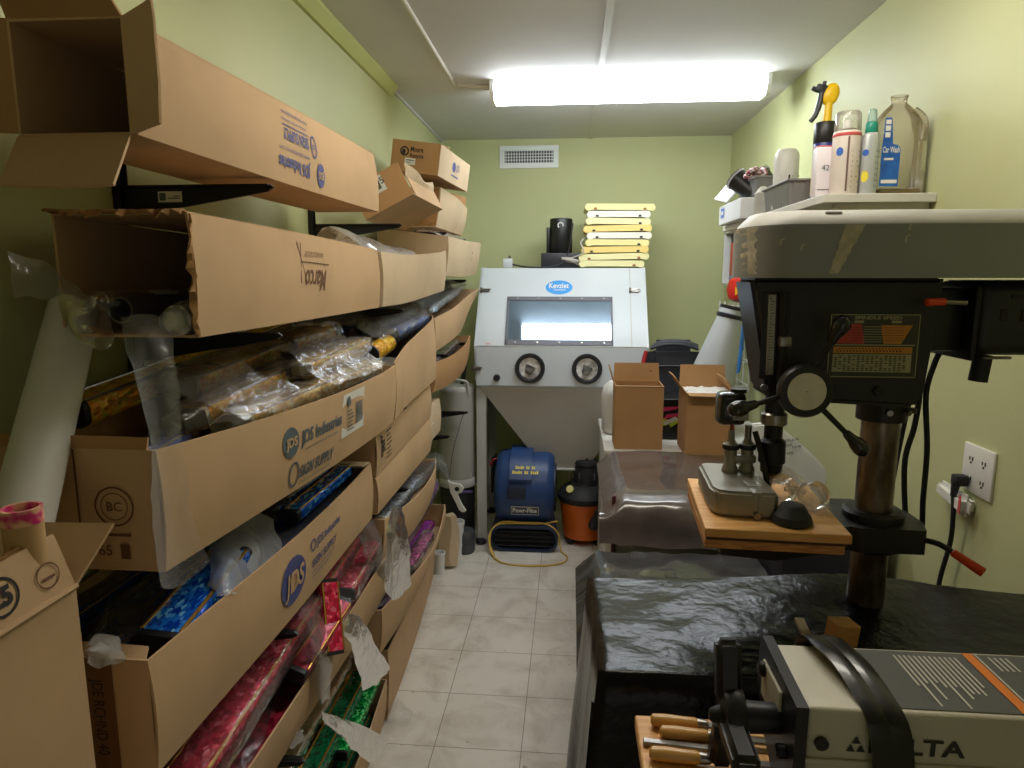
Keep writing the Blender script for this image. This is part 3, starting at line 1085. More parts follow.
# ================================================================ trophy columns
CAP_PALE = mat('column_cap_pale', rgb(200, 190, 160), .5)
CAPM = mat('column_cap_black', rgb(20, 19, 20), .5)
FOILS = dict(
    yellow=foil_mat('yellow_foil', rgb(252, 204, 60), rgb(236, 160, 36), rgb(214, 210, 80), 150),
    blue=foil_mat('blue_foil', rgb(40, 136, 250), rgb(14, 76, 206), rgb(120, 200, 255), 170),
    navy=foil_mat('deep_blue_foil', rgb(40, 104, 224), rgb(16, 52, 150), None, 90, .3, .2),
    red=foil_mat('red_foil', rgb(238, 44, 88), rgb(190, 20, 60), rgb(255, 120, 150), 140),
    wine=foil_mat('wine_foil', rgb(190, 50, 76), rgb(136, 26, 46), None, 90, .3, .2),
    green=foil_mat('green_foil', rgb(24, 140, 90), rgb(8, 88, 58), None, 130, .25, .35),
    bright=foil_mat('bright_green_foil', rgb(20, 190, 90), rgb(4, 110, 48), rgb(120, 240, 150), 160),
    teal=foil_mat('teal_foil', rgb(40, 130, 180), rgb(10, 60, 80), rgb(30, 160, 110), 160),
    purple=foil_mat('purple_foil', rgb(178, 64, 190), rgb(120, 34, 140), None, 100, .28, .25),
    magenta=foil_mat('magenta_foil', rgb(204, 40, 130), rgb(130, 14, 80), rgb(230, 110, 190), 140),
    silver=foil_mat('silver_foil', rgb(196, 200, 206), rgb(120, 124, 132), rgb(170, 190, 220), 130),
    dark=foil_mat('dark_red_foil', rgb(96, 40, 48), rgb(40, 14, 18), rgb(180, 120, 110), 140),
    gold=foil_mat('gold_foil', rgb(236, 200, 110), rgb(206, 150, 50), rgb(240, 225, 170), 130),
)
_protos = {}


def rrect(w, h, r, n=4):
    pts = []
    for cx_, cy_, a0 in ((w / 2 - r, h / 2 - r, 0), (-w / 2 + r, h / 2 - r, 90), (-w / 2 + r, -h / 2 + r, 180), (w / 2 - r, -h / 2 + r, 270)):
        for k in range(n + 1):
            a = R(a0 + 90 * k / n)
            pts.append((cx_ + r * math.cos(a), cy_ + r * math.sin(a)))
    return pts


def ring_loft(secs, closed_ends=True):
    """secs: list of (y, [(x,z)...])"""
    mb = MB()
    n = len(secs[0][1])
    vs = [(x, y, z) for y, pr_ in secs for x, z in pr_]
    fs = []
    for i in range(len(secs) - 1):
        for k in range(n):
            k2 = (k + 1) % n
            fs.append([i * n + k, i * n + k2, (i + 1) * n + k2, (i + 1) * n + k])
    if closed_ends:
        fs.append(list(range(n))[::-1])
        fs.append([(len(secs) - 1) * n + k for k in range(n)])
    return mb.add(vs, fs)


def col_proto(kind, L, sleeve, trim, shape, wd):
    key = (kind, L, sleeve, trim, shape, wd)
    if key in _protos:
        return _protos[key], False
    w = wd
    h = wd * .62
    root = thing('trophy_tube', 'x', 'trophy tube')
    if shape == 'flat':
        sec = rrect(w, h, w * .16)
    else:
        h = w
        sec = rrect(w, w, w * .4999, 6)
    lid = .012
    ring_loft([(lid, sec), (L - lid, sec)]).build('foil_tube', FOILS[kind], root, world=False)
    capm = CAP_PALE if sleeve and kind in ('yellow', 'gold', 'silver') and shape == 'flat' else CAPM
    for y in (0, L - lid):
        ring_loft([(y, [(a * .97, b * .97) for a, b in sec]), (y + lid, [(a * .97, b * .97) for a, b in sec])]).build('end_cap', capm, root, world=False)
    if trim and shape == 'flat':
        tm = GOLD if trim == 'gold' else SILVER
        for s in (-1, 1):
            MB().box((s * w * .40, L / 2, h / 2 - .0005), (w * .085, L - 2 * lid, .005), .001, 1, rot=(0, s * R(14), 0)).build('edge_trim', tm, root, world=False)
    if sleeve:
        rnd = random.Random(len(_protos) + 3)
        secs = []
        m = 30
        for i in range(m + 1):
            y = -.05 + (L + .10) * i / m
            k = 1.12
            ee = 1.0
            if i < 3:
                ee = .55 + .15 * i
            if i > m - 3:
                ee = .55 + .15 * (m - i)
            secs.append((y, [(a * k * ee + rnd.uniform(-.0035, .0035), b * k * ee + (.004 if b > 0 else 0) + rnd.uniform(-.0030, .0045)) for a, b in rrect(w + .004, h + .004, w * .2 if shape == 'flat' else w * .49, 4)]))
        ring_loft(secs, False).build('film_sleeve', FILM, root, world=False, angle=180)
    _protos[key] = root
    return root, True


def column(kind, p0, p1, label, group, sleeve=True, trim='gold', roll=0., shape='flat', wd=.062):
    p0 = Vector(p0); p1 = Vector(p1)
    L = (p1 - p0).length
    Lp = round(L * 4) / 4 or .25
    proto, fresh = col_proto(kind, Lp, sleeve, trim, shape, wd)
    o = proto if fresh else copy_tree(proto)
    y = (p1 - p0).normalized()
    x = y.cross(Vector((0, 0, 1))).normalized()
    z = x.cross(y).normalized()
    Rm = Matrix((x, y, z)).transposed().to_4x4()
    o.matrix_basis = Matrix.Translation(p0) @ Rm @ Matrix.Rotation(roll, 4, 'Y') @ Matrix.Diagonal((1, L / Lp, 1, 1))
    o['label'] = label
    o['group'] = group
    return o


ORD = ['nearest the aisle', 'second from the aisle', 'third from the aisle', 'fourth from the aisle', 'fifth from the aisle', 'against the wall']
# yellow, shelf C
GY = 'yellow columns in the third shelf box'
column('yellow', (-.808, .99, 1.378), (-.812, 1.86, 1.452), 'yellow green foil column with black end cap, leaning at the near left', GY, sleeve=False, trim='silver', wd=.07)
column('yellow', (-.736, 1.20, 1.395), (-.740, 1.87, 1.44), 'yellow foil column lying high behind the hanging film', GY, wd=.064, trim='silver', roll=.2)
column('yellow', (-.663, 1.10, 1.350), (-.665, 1.86, 1.390), 'yellow foil column behind the front one in the bowed box', GY, wd=.064, trim='silver', roll=-.1)
column('gold', (-.590, 1.12, 1.338), (-.562, 1.86, 1.345), 'pale gold film wrapped column along the front of the bowed box', GY, wd=.06, trim='silver')
column('yellow', (-.705, 1.62, 1.43), (-.69, 1.885, 1.44), 'yellow round column with open dark end atop the yellow pile', GY, shape='round', wd=.042, trim=None)
column('yellow', (-.805, 1.50, 1.365), (-.815, 1.87, 1.37), 'yellow foil column low in the back of the bowed box', GY, wd=.06, trim='silver')
column('yellow', (-.603, 1.45, 1.392), (-.597, 1.88, 1.405), 'yellow column with dotted silver edge on top of the pile far end', GY, wd=.05, trim='silver')
for k, x in enumerate((-.61, -.68, -.75, -.82)):
    column('yellow', (x, .90, 1.245), (x, 1.80, 1.245), 'yellow foil column in the lower layer of bowed box, %s' % ORD[k], GY, sleeve=False, trim='silver')
column('navy', (-.66, .945, 1.315), (-.68, 1.09, 1.318), 'short dark column stub in the near end of the bowed box', GY, sleeve=True, wd=.05)

# blue, shelf D
GB = 'blue columns in the fourth shelf box'
column('blue', (-.626, .90, 1.035), (-.648, 1.185, 1.062), 'sparkling blue foil column with gold edges at the near corner', GB, sleeve=False, wd=.075, roll=.12)
column('blue', (-.745, 1.02, 1.02), (-.765, 1.40, 1.03), 'sparkling blue column half hidden behind the near corner one', GB, wd=.062)
column('navy', (-.825, .86, 1.03), (-.835, 1.70, 1.03), 'dark blue column along the wall in the blue box', GB, wd=.04, sleeve=True)
column('blue', (-.641, 1.43, 1.049), (-.630, 1.80, 1.058), 'bright blue column near the far end of the blue box, aisle side', GB, wd=.045, sleeve=False)
column('blue', (-.708, 1.46, 1.044), (-.69, 1.81, 1.06), 'bright blue column near the far end of the blue box, middle', GB, wd=.05)
column('navy', (-.785, 1.42, 1.02), (-.765, 1.81, 1.035), 'deep blue column near the far end of the blue box, wall side', GB, wd=.045)
for k, x in enumerate((-.61, -.68, -.75, -.82)):
    column('navy', (x, .87, .945), (x, 1.79, .945), 'blue column in the bottom layer of the blue box, %s' % ORD[k], GB, sleeve=False)

# red, shelf E
GR = 'red columns in the fifth shelf box'
column('red', (-.612, .90, .785), (-.690, 2.10, .79), 'long bright red foil column with gold edges across the red heap', GR, wd=.078, roll=.15, sleeve=True)
column('wine', (-.715, 1.02, .735), (-.725, 1.40, .745), 'short wine red column with black end at the near left of the heap', GR, wd=.07, roll=-.2)
column('wine', (-.735, 1.42, .745), (-.745, 1.75, .745), 'wine red column second along the left of the red heap', GR, wd=.07, roll=-.2)
column('wine', (-.80, 1.30, .745), (-.81, 1.9, .745), 'wine red column against the wall under the blue box', GR, wd=.06)
column('red', (-.57, 1.475, .68), (-.612, 1.56, .835), 'stubby red column standing tilted out over the box edge', GR, wd=.055, roll=.5, sleeve=False)
column('red', (-.60, 1.66, .745), (-.615, 2.06, .775), 'red column at the far end of the red box nearest the aisle', GR, wd=.055)
column('red', (-.79, 1.80, .80), (-.76, 2.10, .83), 'red film wrapped column highest at the far end of the red heap', GR, wd=.066)
column('wine', (-.592, 1.30, .735), (-.590, 1.62, .745), 'wine red column with black cap by the front edge of the red box', GR, wd=.05, roll=.4, sleeve=False)
for k, x in enumerate((-.63, -.70, -.77, -.83)):
    column('wine', (x, .90, .64), (x, 2.06, .64), 'wine red column in the bottom layer of the red box, %s' % ORD[k], GR, sleeve=False)

# green, floor
GG = 'green columns in the floor box'
column('green', (-.775, 1.10, .262), (-.775, 2.10, .27), 'long dark green foil column highest on the green heap', GG, wd=.075, roll=.1)
column('green', (-.695, 1.12, .235), (-.70, 2.06, .245), 'green foil column with gold edge in the middle of the green heap', GG, wd=.066, sleeve=False, roll=-.1)
column('bright', (-.66, 1.72, .205), (-.668, 2.10, .21), 'bright sparkling green column by the front of the green box', GG, wd=.05, trim=None, sleeve=False)
column('teal', (-.675, 1.20, .16), (-.665, 1.68, .17), 'teal and blue column in front of the green columns', GG, wd=.05, trim=None, sleeve=False)
for k, x in enumerate((-.70, -.77, -.83)):
    column('green', (x, 1.02, .07 + .005 * k), (x, 2.08, .075), 'green column in the bottom layer of the floor box, %s' % ORD[k], GG, sleeve=False)

# tubes, shelf C second bay
GT = 'round tubes in the curved third shelf box'
for k, (x, z, y0, kd) in enumerate(((-.61, 1.40, 2.26, 'navy'), (-.665, 1.425, 2.22, 'silver'), (-.72, 1.42, 2.28, 'silver'), (-.775, 1.44, 2.2, 'silver'), (-.83, 1.42, 2.26, 'silver'))):
    column(kd, (x, y0, z), (x, 2.76, z + .02), 'round film wrapped tube with dark open end in curved box, %s' % ORD[k], GT, shape='round', wd=.046, trim=None)
column('yellow', (-.60, 1.955, 1.365), (-.615, 2.22, 1.375), 'yellow and green patterned round tube at the near end of curved box', GT, shape='round', wd=.06, trim=None, sleeve=False)
column('gold', (-.80, 1.93, 1.39), (-.80, 2.15, 1.41), 'black and gold speckled tube against the wall in curved box', GT, shape='round', wd=.06, trim=None, sleeve=False)
for k, x in enumerate((-.61, -.68, -.75, -.82)):
    column('silver', (x, 1.93, 1.25), (x, 2.74, 1.25), 'silver column in the lower layer of curved box, %s' % ORD[k], GT, sleeve=False, trim=None)
# shelf C third bay
GS = 'silver wrapped columns in the tipped far box'
for k, (x, z) in enumerate(((-.62, 1.475), (-.68, 1.49), (-.74, 1.485), (-.80, 1.49))):
    column('silver', (x, 2.90, z - .02), (x + .01, 3.62, z + .05), 'silver film wrapped column in the tipped far box, %s' % ORD[k], GS, wd=.05, trim=None)
GD = 'dark columns in the orange brown box'
for k, x in enumerate((-.625, -.685, -.745, -.805)):
    column('dark', (x, 2.92, 1.205), (x, 3.60, 1.235), 'dark red column in the orange brown far box, %s' % ORD[k], GD, wd=.052, trim=None, sleeve=k == 0)
# shelf E second bay
GE = 'clear wrapped columns in the long fifth shelf box'
for k, (x, z, y0, y1) in enumerate(((-.605, .815, 2.02, 2.55), (-.665, .835, 1.98, 2.72), (-.73, .84, 2.0, 2.75), (-.795, .84, 1.98, 2.76))):
    column('silver', (x, y0, z), (x - .005, y1, z - .02), 'silver column in a clear sleeve in the fifth shelf box, %s' % ORD[k], GE, wd=.055, trim='silver' if k % 2 else None)
# shelf F second bay
GP = 'purple columns in the lowest shelf box'
column('purple', (-.635, 2.22, .615), (-.655, 3.04, .615), 'long purple foil column with pale edge on top of the purple box', GP, wd=.075, trim='silver', roll=.15)
column('purple', (-.725, 2.05, .60), (-.735, 2.95, .60), 'purple film wrapped column behind the long top one', GP, wd=.065)
column('magenta', (-.612, 1.93, .60), (-.60, 2.24, .565), 'magenta column with black end at the near end of purple box', GP, wd=.05)
column('magenta', (-.672, 1.91, .62), (-.67, 2.18, .62), 'second magenta column further from the aisle in purple box', GP, wd=.05)
column('magenta', (-.592, 2.30, .525), (-.600, 2.72, .49), 'short magenta column by the front edge of purple box', GP, wd=.045, trim=None)
column('purple', (-.815, 1.95, .55), (-.815, 3.0, .55), 'purple column against the wall in the purple box', GP, wd=.06)
for k, x in enumerate((-.66, -.72, -.78)):
    column('purple', (x, 1.96, .45), (x, 3.02, .43), 'purple column in the lower layer of the purple box, %s' % ORD[k], GP, sleeve=False, wd=.055)
GW = 'dark red columns in the floor box'
for k, (x, z) in enumerate(((-.70, .235), (-.76, .24), (-.82, .24))):
    column('dark', (x, 2.22, z), (x - .012, 3.3, z - .01), 'dark red film wrapped column in the far floor box, %s' % ORD[k], GW, wd=.055, trim='gold')

# ================================================================ plastic film on the left side
film('plastic_film', 'long clear film strip hanging from the second box over the bowed box corner',
     [[at(122, 318, Y=.90), at(148, 312, Y=.91), at(170, 322, Y=.90)], [at(128, 350, Y=.875), at(150, 350, Y=.86), at(176, 372, Y=.875)], [at(140, 400, Y=.86), at(158, 400, Y=.84), at(180, 410, Y=.86)],
      [at(150, 450, Y=.835), at(165, 450, Y=.83), at(183, 447, Y=.85)], [at(153, 510, Y=.84), at(172, 512, Y=.83), at(192, 510, Y=.855)], [at(160, 588, Y=.85), at(182, 585, Y=.845), at(210, 560, Y=.87)]], .006, 24, mtl=FILM_MID, seed=1)
film('plastic_film', 'twisted clear film tail sticking out to the left of the torn box',
     [[at(8, 250, Y=.86), at(10, 275, Y=.85), at(12, 300, Y=.86)], [at(30, 258, Y=.90), at(32, 275, Y=.87), at(34, 297, Y=.9)], [at(60, 275, Y=.92), at(58, 285, Y=.90), at(56, 300, Y=.92)],
      [at(80, 292, Y=.95), at(78, 297, Y=.93), at(76, 302, Y=.95)], [at(95, 300, Y=.98), at(94, 303, Y=.97), at(92, 306, Y=.98)]], .008, 26, mtl=FILM_MID, seed=2)
film('plastic_film', 'crumpled clear film flap below the opening of the torn box',
     [[at(60, 290, Y=.94), at(85, 300, Y=.93), at(110, 295, Y=.95)], [at(58, 312, Y=.93), at(80, 318, Y=.91), at(112, 318, Y=.94)], [at(72, 335, Y=.92), at(88, 340, Y=.90), at(110, 338, Y=.92)], [at(88, 345, Y=.915), at(95, 352, Y=.90), at(105, 348, Y=.915)]], .009, 28, seed=3)
# knotted milky ends of the wrapped rolls in the torn box
for i, (px_, py_, Y_, r_, lab) in enumerate(((97, 301, .975, .014, 'small white capped roll end at the left of the torn box'), (174, 321, .955, .023, 'round white capped roll end at the right of the torn box'))):
    c = at(px_, py_, Y=Y_)
    t = thing('wrapped_roll', lab, 'wrapped roll', c, group='wrapped rolls in the torn box')
    MB().lathe([(r_ * .8, 0), (r_, .006), (r_, .50), (r_ * .8, .505)], 24, Matrix.Translation(c) @ Matrix.Rotation(-math.pi / 2, 4, 'X')).build('roll', WHITE_PLASTIC, t)
    mb = MB()
    rn = random.Random(i)
    secs = []
    for k in range(9):
        rr = r_ * (1.12 + .18 * math.sin(k * .8)) * (1 if k > 1 else .6 + .3 * k)
        secs.append((c.y - .015 + .03 * k, [(c.x + rr * math.cos(a * .3927) * (1 + rn.uniform(-.1, .1)), c.z + rr * math.sin(a * .3927) * (1 + rn.uniform(-.1, .1))) for a in range(16)]))
    ring_loft(secs, False).build('film_wrap', FILM, t, angle=180)
t = thing('wrapped_roll', 'dark grey tube between the two white roll ends', 'wrapped roll', at(120, 306, Y=.99), group='wrapped rolls in the torn box')
c = at(120, 310, Y=.99)
MB().pipe(c, c + Vector((0, .8, 0)), .021, .018).build('roll', mat('grey_tube', rgb(92, 86, 84), .5), t)

film('plastic_film', 'crumpled clear film heaped over the near end of the bowed box',
     [[V(-.72, 1.02, 1.425), V(-.66, 1.02, 1.425), V(-.60, 1.03, 1.395), V(-.55, 1.08, 1.357)],
      [V(-.71, 1.15, 1.435), V(-.66, 1.15, 1.435), V(-.60, 1.18, 1.395), V(-.54, 1.22, 1.357)], [V(-.70, 1.28, 1.44), V(-.65, 1.28, 1.435), V(-.60, 1.30, 1.395), V(-.535, 1.34, 1.355)]], .012, 20, seed=4)
film('plastic_film', 'clear film spread over the far half of the yellow columns',
     [[V(-.72, 1.42, 1.46), V(-.65, 1.42, 1.445), V(-.58, 1.43, 1.395), V(-.52, 1.45, 1.357)], [V(-.71, 1.58, 1.47), V(-.64, 1.58, 1.46), V(-.57, 1.6, 1.41), V(-.51, 1.62, 1.357)],
      [V(-.71, 1.75, 1.47), V(-.64, 1.75, 1.46), V(-.57, 1.77, 1.41), V(-.505, 1.79, 1.36)]], .011, 18, seed=5)
film('plastic_film', 'pointed clear film bag standing up behind the round yellow tube',
     [[at(305, 372, X=-.66), at(330, 368, X=-.64), at(352, 356, X=-.66)], [at(318, 352, X=-.68), at(334, 350, X=-.65), at(344, 345, X=-.68)], [at(328, 332, X=-.70), at(332, 328, X=-.69), at(337, 334, X=-.70)]], .006, 26, seed=6)
film('plastic_film', 'rounded clear film bag against the wall above the yellow pile',
     [[at(312, 335, X=-.80), at(335, 330, X=-.80), at(357, 334, X=-.80)], [at(312, 350, X=-.78), at(335, 348, X=-.77), at(359, 350, X=-.78)], [at(318, 362, X=-.76), at(336, 364, X=-.75), at(358, 362, X=-.76)]], .008, 26, seed=7)
film('plastic_film', 'pale crumpled sleeve bundle on the rim where bowed and curved boxes meet',
     [[at(352, 378, X=-.60), at(366, 370, X=-.60), at(383, 357, X=-.60)], [at(356, 386, X=-.555), at(375, 376, X=-.545), at(398, 358, X=-.55)], [at(362, 393, X=-.52), at(380, 382, X=-.505), at(401, 366, X=-.53)]], .012, 30, mtl=FILM_MID, seed=8)
film('plastic_film', 'milky open plastic bag bunched over the rim of the blue box',
     [[at(208, 560, X=-.66), at(218, 530, X=-.68), at(242, 516, X=-.69), at(268, 518, X=-.68), at(282, 545, X=-.62)], [at(210, 578, X=-.62), at(224, 556, X=-.615), at(245, 543, X=-.63), at(266, 548, X=-.62), at(284, 562, X=-.585)],
      [at(214, 598, X=-.592), at(228, 596, X=-.578), at(246, 588, X=-.575), at(266, 575, X=-.575), at(284, 568, X=-.57)]], .012, 24, mtl=FILM_WHITE, seed=9)
film('plastic_film', 'clear film over the near end of the blue box with a knotted white end',
     [[at(90, 640, X=-.70), at(110, 600, X=-.76), at(130, 585, X=-.78), at(165, 575, X=-.74)], [at(88, 655, X=-.66), at(112, 635, X=-.70), at(135, 620, X=-.70), at(168, 600, X=-.68)], [at(86, 664, X=-.63), at(108, 662, X=-.64), at(128, 655, X=-.645), at(150, 640, X=-.64)]], .009, 26, seed=10)
film('plastic_film', 'knotted milky film tuft at the near left corner of the blue box',
     [[at(86, 645, X=-.64), at(100, 636, X=-.65), at(118, 640, X=-.64)], [at(84, 655, X=-.62), at(102, 650, X=-.61), at(124, 652, X=-.62)], [at(87, 664, X=-.625), at(104, 665, X=-.615), at(122, 662, X=-.625)]], .010, 40, mtl=FILM_WHITE, seed=11)
film('plastic_film', 'clear film over the far blue columns with an upright tip',
     [[at(262, 535, X=-.68), at(285, 520, X=-.70), at(310, 498, X=-.70), at(332, 470, X=-.68)], [at(270, 548, X=-.63), at(300, 525, X=-.64), at(325, 505, X=-.63), at(345, 470, X=-.66)], [at(285, 555, X=-.60), at(312, 532, X=-.59), at(335, 512, X=-.585), at(348, 486, X=-.60)]], .010, 26, seed=12)
film('plastic_film', 'torn clear film hanging around the tilted red column',
     [[at(288, 590, X=-.66), at(310, 585, X=-.66), at(325, 600, X=-.64)], [at(292, 620, X=-.60), at(308, 612, X=-.58), at(330, 630, X=-.60)], [at(305, 660, X=-.58), at(318, 668, X=-.56), at(332, 668, X=-.58)], [at(316, 695, X=-.57), at(322, 702, X=-.56), at(330, 700, X=-.57)]], .008, 26, seed=13)
film('plastic_film', 'clear film draped along the near red columns',
     [[at(200, 735, X=-.74), at(235, 690, X=-.74), at(275, 640, X=-.74)], [at(215, 768, X=-.66), at(262, 712, X=-.65), at(300, 660, X=-.66)], [at(250, 775, X=-.60), at(285, 730, X=-.60), at(315, 690, X=-.60)]], .010, 22, seed=14)
film('plastic_film', 'white ribbed film bundle with tail hanging down past the green box',
     [[at(332, 622, X=-.60), at(345, 612, X=-.58), at(356, 614, X=-.57)], [at(340, 632, X=-.58), at(352, 628, X=-.56), at(366, 626, X=-.555)], [at(355, 655, X=-.57), at(366, 650, X=-.555), at(378, 648, X=-.555)], [at(362, 690, X=-.585), at(376, 684, X=-.57), at(390, 668, X=-.58)]], .007, 30, seed=15)
film('plastic_film', 'triangular clear film bag over the bright green columns by the floor',
     [[at(320, 710, X=-.63), at(322, 716, X=-.62), at(326, 722, X=-.62)], [at(350, 720, X=-.62), at(350, 735, X=-.60), at(352, 748, X=-.60)], [at(388, 738, X=-.62), at(384, 750, X=-.60), at(372, 764, X=-.60)]], .008, 26, seed=16)
film('plastic_film', 'white knotted film tuft at the end of a red column above the green box',
     [[at(270, 735, X=-.62), at(285, 725, X=-.62), at(300, 728, X=-.61)], [at(268, 742, X=-.60), at(284, 738, X=-.59), at(305, 732, X=-.60)], [at(274, 750, X=-.61), at(288, 748, X=-.60), at(302, 742, X=-.61)]], .010, 40, mtl=FILM_WHITE, seed=17)
film('plastic_film', 'clear film scrap lying on floor tiles beside the cardboard',
     [[at(388, 690, Z=.035), at(400, 700, Z=.05), at(412, 712, Z=.02)], [at(386, 706, Z=.045), at(398, 712, Z=.05), at(412, 717, Z=.02)], [at(386, 718, Z=.012), at(398, 720, Z=.025), at(410, 719, Z=.012)]], .007, 30, seed=18)
film('plastic_film', 'tall clear film flap hanging in front of the fifth shelf box',
     [[at(391, 508, X=-.535), at(397, 505, X=-.53), at(402, 508, X=-.535)], [at(388, 530, X=-.53), at(398, 528, X=-.52), at(407, 530, X=-.53)], [at(386, 555, X=-.53), at(398, 556, X=-.52), at(410, 552, X=-.53)], [at(384, 590, X=-.54), at(396, 600, X=-.535), at(410, 585, X=-.54)]], .007, 26, seed=19)
film('plastic_film', 'crumpled silvery film falling from the fifth shelf onto the red columns',
     [[at(357, 528, X=-.60), at(368, 518, X=-.60), at(378, 525, X=-.58)], [at(362, 548, X=-.58), at(374, 545, X=-.565), at(382, 545, X=-.56)], [at(370, 572, X=-.58), at(380, 572, X=-.565), at(388, 560, X=-.56)], [at(372, 580, X=-.59), at(384, 577, X=-.57), at(390, 568, X=-.57)]], .009, 30, seed=20)
film('plastic_film', 'clear film over magenta columns at the near end of purple box',
     [[at(372, 600, X=-.62), at(392, 580, X=-.64), at(412, 560, X=-.64)], [at(372, 612, X=-.575), at(394, 598, X=-.57), at(412, 580, X=-.57)]], .009, 30, seed=21)
film('plastic_film', 'clear film heaped over the silver columns with a bag hanging over the end',
     [[at(376, 490, X=-.70), at(405, 468, X=-.70), at(430, 452, X=-.70), at(442, 455, X=-.62)], [at(384, 506, X=-.62), at(412, 482, X=-.60), at(436, 460, X=-.58), at(448, 470, X=-.56)], [at(390, 508, X=-.585), at(420, 486, X=-.57), at(440, 470, X=-.56), at(452, 484, X=-.55)]], .010, 28, seed=22)
film('plastic_film', 'crumpled bluish film over the round tubes in the curved box',
     [[V(-.84, 2.0, 1.46), V(-.76, 2.0, 1.46), V(-.68, 2.05, 1.44), V(-.60, 2.1, 1.40)], [V(-.84, 2.25, 1.49), V(-.76, 2.25, 1.50), V(-.66, 2.3, 1.47), V(-.57, 2.35, 1.42)], [V(-.84, 2.5, 1.49), V(-.75, 2.5, 1.51), V(-.66, 2.5, 1.49), V(-.575, 2.55, 1.44)], [V(-.84, 2.8, 1.49), V(-.75, 2.78, 1.50), V(-.66, 2.78, 1.50), V(-.59, 2.75, 1.46)]], .016, 22, mtl=FILM_MID, seed=23)
film('plastic_film', 'crumpled bluish film over the silver columns in the tipped far box',
     [[V(-.82, 2.82, 1.50), V(-.72, 2.82, 1.52), V(-.62, 2.85, 1.46)], [V(-.82, 3.1, 1.53), V(-.70, 3.1, 1.54), V(-.59, 3.1, 1.48)], [V(-.82, 3.4, 1.56), V(-.70, 3.4, 1.56), V(-.56, 3.4, 1.53)], [V(-.82, 3.66, 1.58), V(-.70, 3.66, 1.59), V(-.53, 3.64, 1.56)]], .014, 22, mtl=FILM_MID, seed=24)
film('plastic_film', 'white milky plastic bag in the pale second shelf box',
     [[V(-.80, 2.05, 1.62), V(-.76, 2.05, 1.74), V(-.68, 2.06, 1.72), V(-.60, 2.08, 1.64)], [V(-.80, 2.3, 1.70), V(-.72, 2.3, 1.73), V(-.64, 2.3, 1.70), V(-.58, 2.3, 1.66)], [V(-.80, 2.55, 1.66), V(-.72, 2.55, 1.70), V(-.64, 2.55, 1.70), V(-.56, 2.55, 1.66)]], .016, 18, mtl=FILM_WHITE, seed=25)
film('plastic_film', 'greyish film poking out of the pale box by the back wall',
     [[V(-.74, 2.95, 1.76), V(-.66, 2.95, 1.80), V(-.56, 2.95, 1.77)], [V(-.74, 3.2, 1.81), V(-.66, 3.2, 1.825), V(-.56, 3.2, 1.785)], [V(-.74, 3.45, 1.80), V(-.66, 3.45, 1.815), V(-.54, 3.45, 1.785)]], .014, 24, mtl=FILM_MILKY, seed=26)

# ================================================================ tall carton, tube and roll at the near left
FX, FY, FZ = -.562, .677, 1.25
t = thing('cardboard_carton', 'tall brown cardboard carton with ragged folded flaps in the near left corner', 'cardboard box', (-.67, .45, 0))
mb = MB()
x0, x1, y0, y1 = -.84, FX, .20, FY
mb.box((x0 + TH / 2, (y0 + y1) / 2, FZ / 2), (TH, y1 - y0, FZ))
mb.box((x1 - TH / 2, (y0 + y1) / 2, FZ / 2), (TH, y1 - y0, FZ))
mb.box(((x0 + x1) / 2, y0 + TH / 2, FZ / 2), (x1 - x0 - 2 * TH, TH, FZ))
mb.box(((x0 + x1) / 2, y1 - TH / 2, FZ / 2), (x1 - x0 - 2 * TH, TH, FZ))
mb.box(((x0 + x1) / 2, (y0 + y1) / 2, TH / 2), (x1 - x0 - 2 * TH, y1 - y0 - 2 * TH, TH))
mb.build('carton_body', CARD, t, smooth=False)
# aisle-side flap folded up and in, torn along the top; far flap folded outward
flap(t, [(FX, y0, FZ), (FX, y1, FZ), (FX - .016, y1 - .006, FZ + .066), (FX - .012, y0, FZ + .062)], CARD, seed=61, torn=.006, wob=.003)
flap(t, [(FX - .017, y0 + .05, FZ + .028), (FX - .017, y1 - .02, FZ + .034), (FX - .020, y1 - .02, FZ + .074), (FX - .018, y0 + .05, FZ + .064)], CARD_TORN, seed=62, torn=.012, wob=.003, name='torn_strip')
flap(t, [(x1, y1, FZ - .004), (x0, y1, FZ - .004), (x0, y1 + .055, FZ + .052), (x1 + .014, y1 + .055, FZ + .052)], CARD, seed=63, wob=.006)
mb = MB()
mb.tube([(FX + .001, y0, FZ - .001), (FX + .002, (y0 + y1) / 2, FZ - .002), (FX + .001, y1, FZ - .001)], .0035, 6)
mb.build('fold_crease', CARD, t)
fnF = lambda u, v: Vector((FX - .0015 - v * .22 + .002, .53 + u, FZ + .004 + v))
Print().ring(.055, .026, .022, .020, .003).text('25', .055, .017, .018, .026, bold=.05, center=True).lay(fnF, 'printed_stamp', INK_BLACK, t)
Print().ring(.115, .022, .016, .014, .0018).rect(.106, .018, .124, .021).lay(fnF, 'printed_stamp', INK_BROWN, t)

# pink-rimmed cardboard tube standing in it
t = thing('cardboard_tube', 'cardboard tube with pink flowered rim standing in the tall carton', 'tube', (-.590, .646, .01))
TUBE_CARD = mat('tube_cardboard', rgb(198, 160, 112), .75, var=.08, scale=20)
MB().pipe((-.590, .646, .01), (-.590, .646, 1.352), .0195, .017).build('tube_wall', TUBE_CARD, t)
MB().pipe((-.590, .646, 1.336), (-.590, .646, 1.353), .0202, .0165).build('rim_tape', mat('pink_flower_tape', rgb(214, 46, 120), .5, c2=rgb(240, 190, 150), scale=75, detail=1), t)
MB().cyl((-.590, .646, 1.340), (-.590, .646, 1.345), .0164).build('plug', mat('tube_plug', rgb(206, 190, 182), .6, var=.15, scale=60), t)

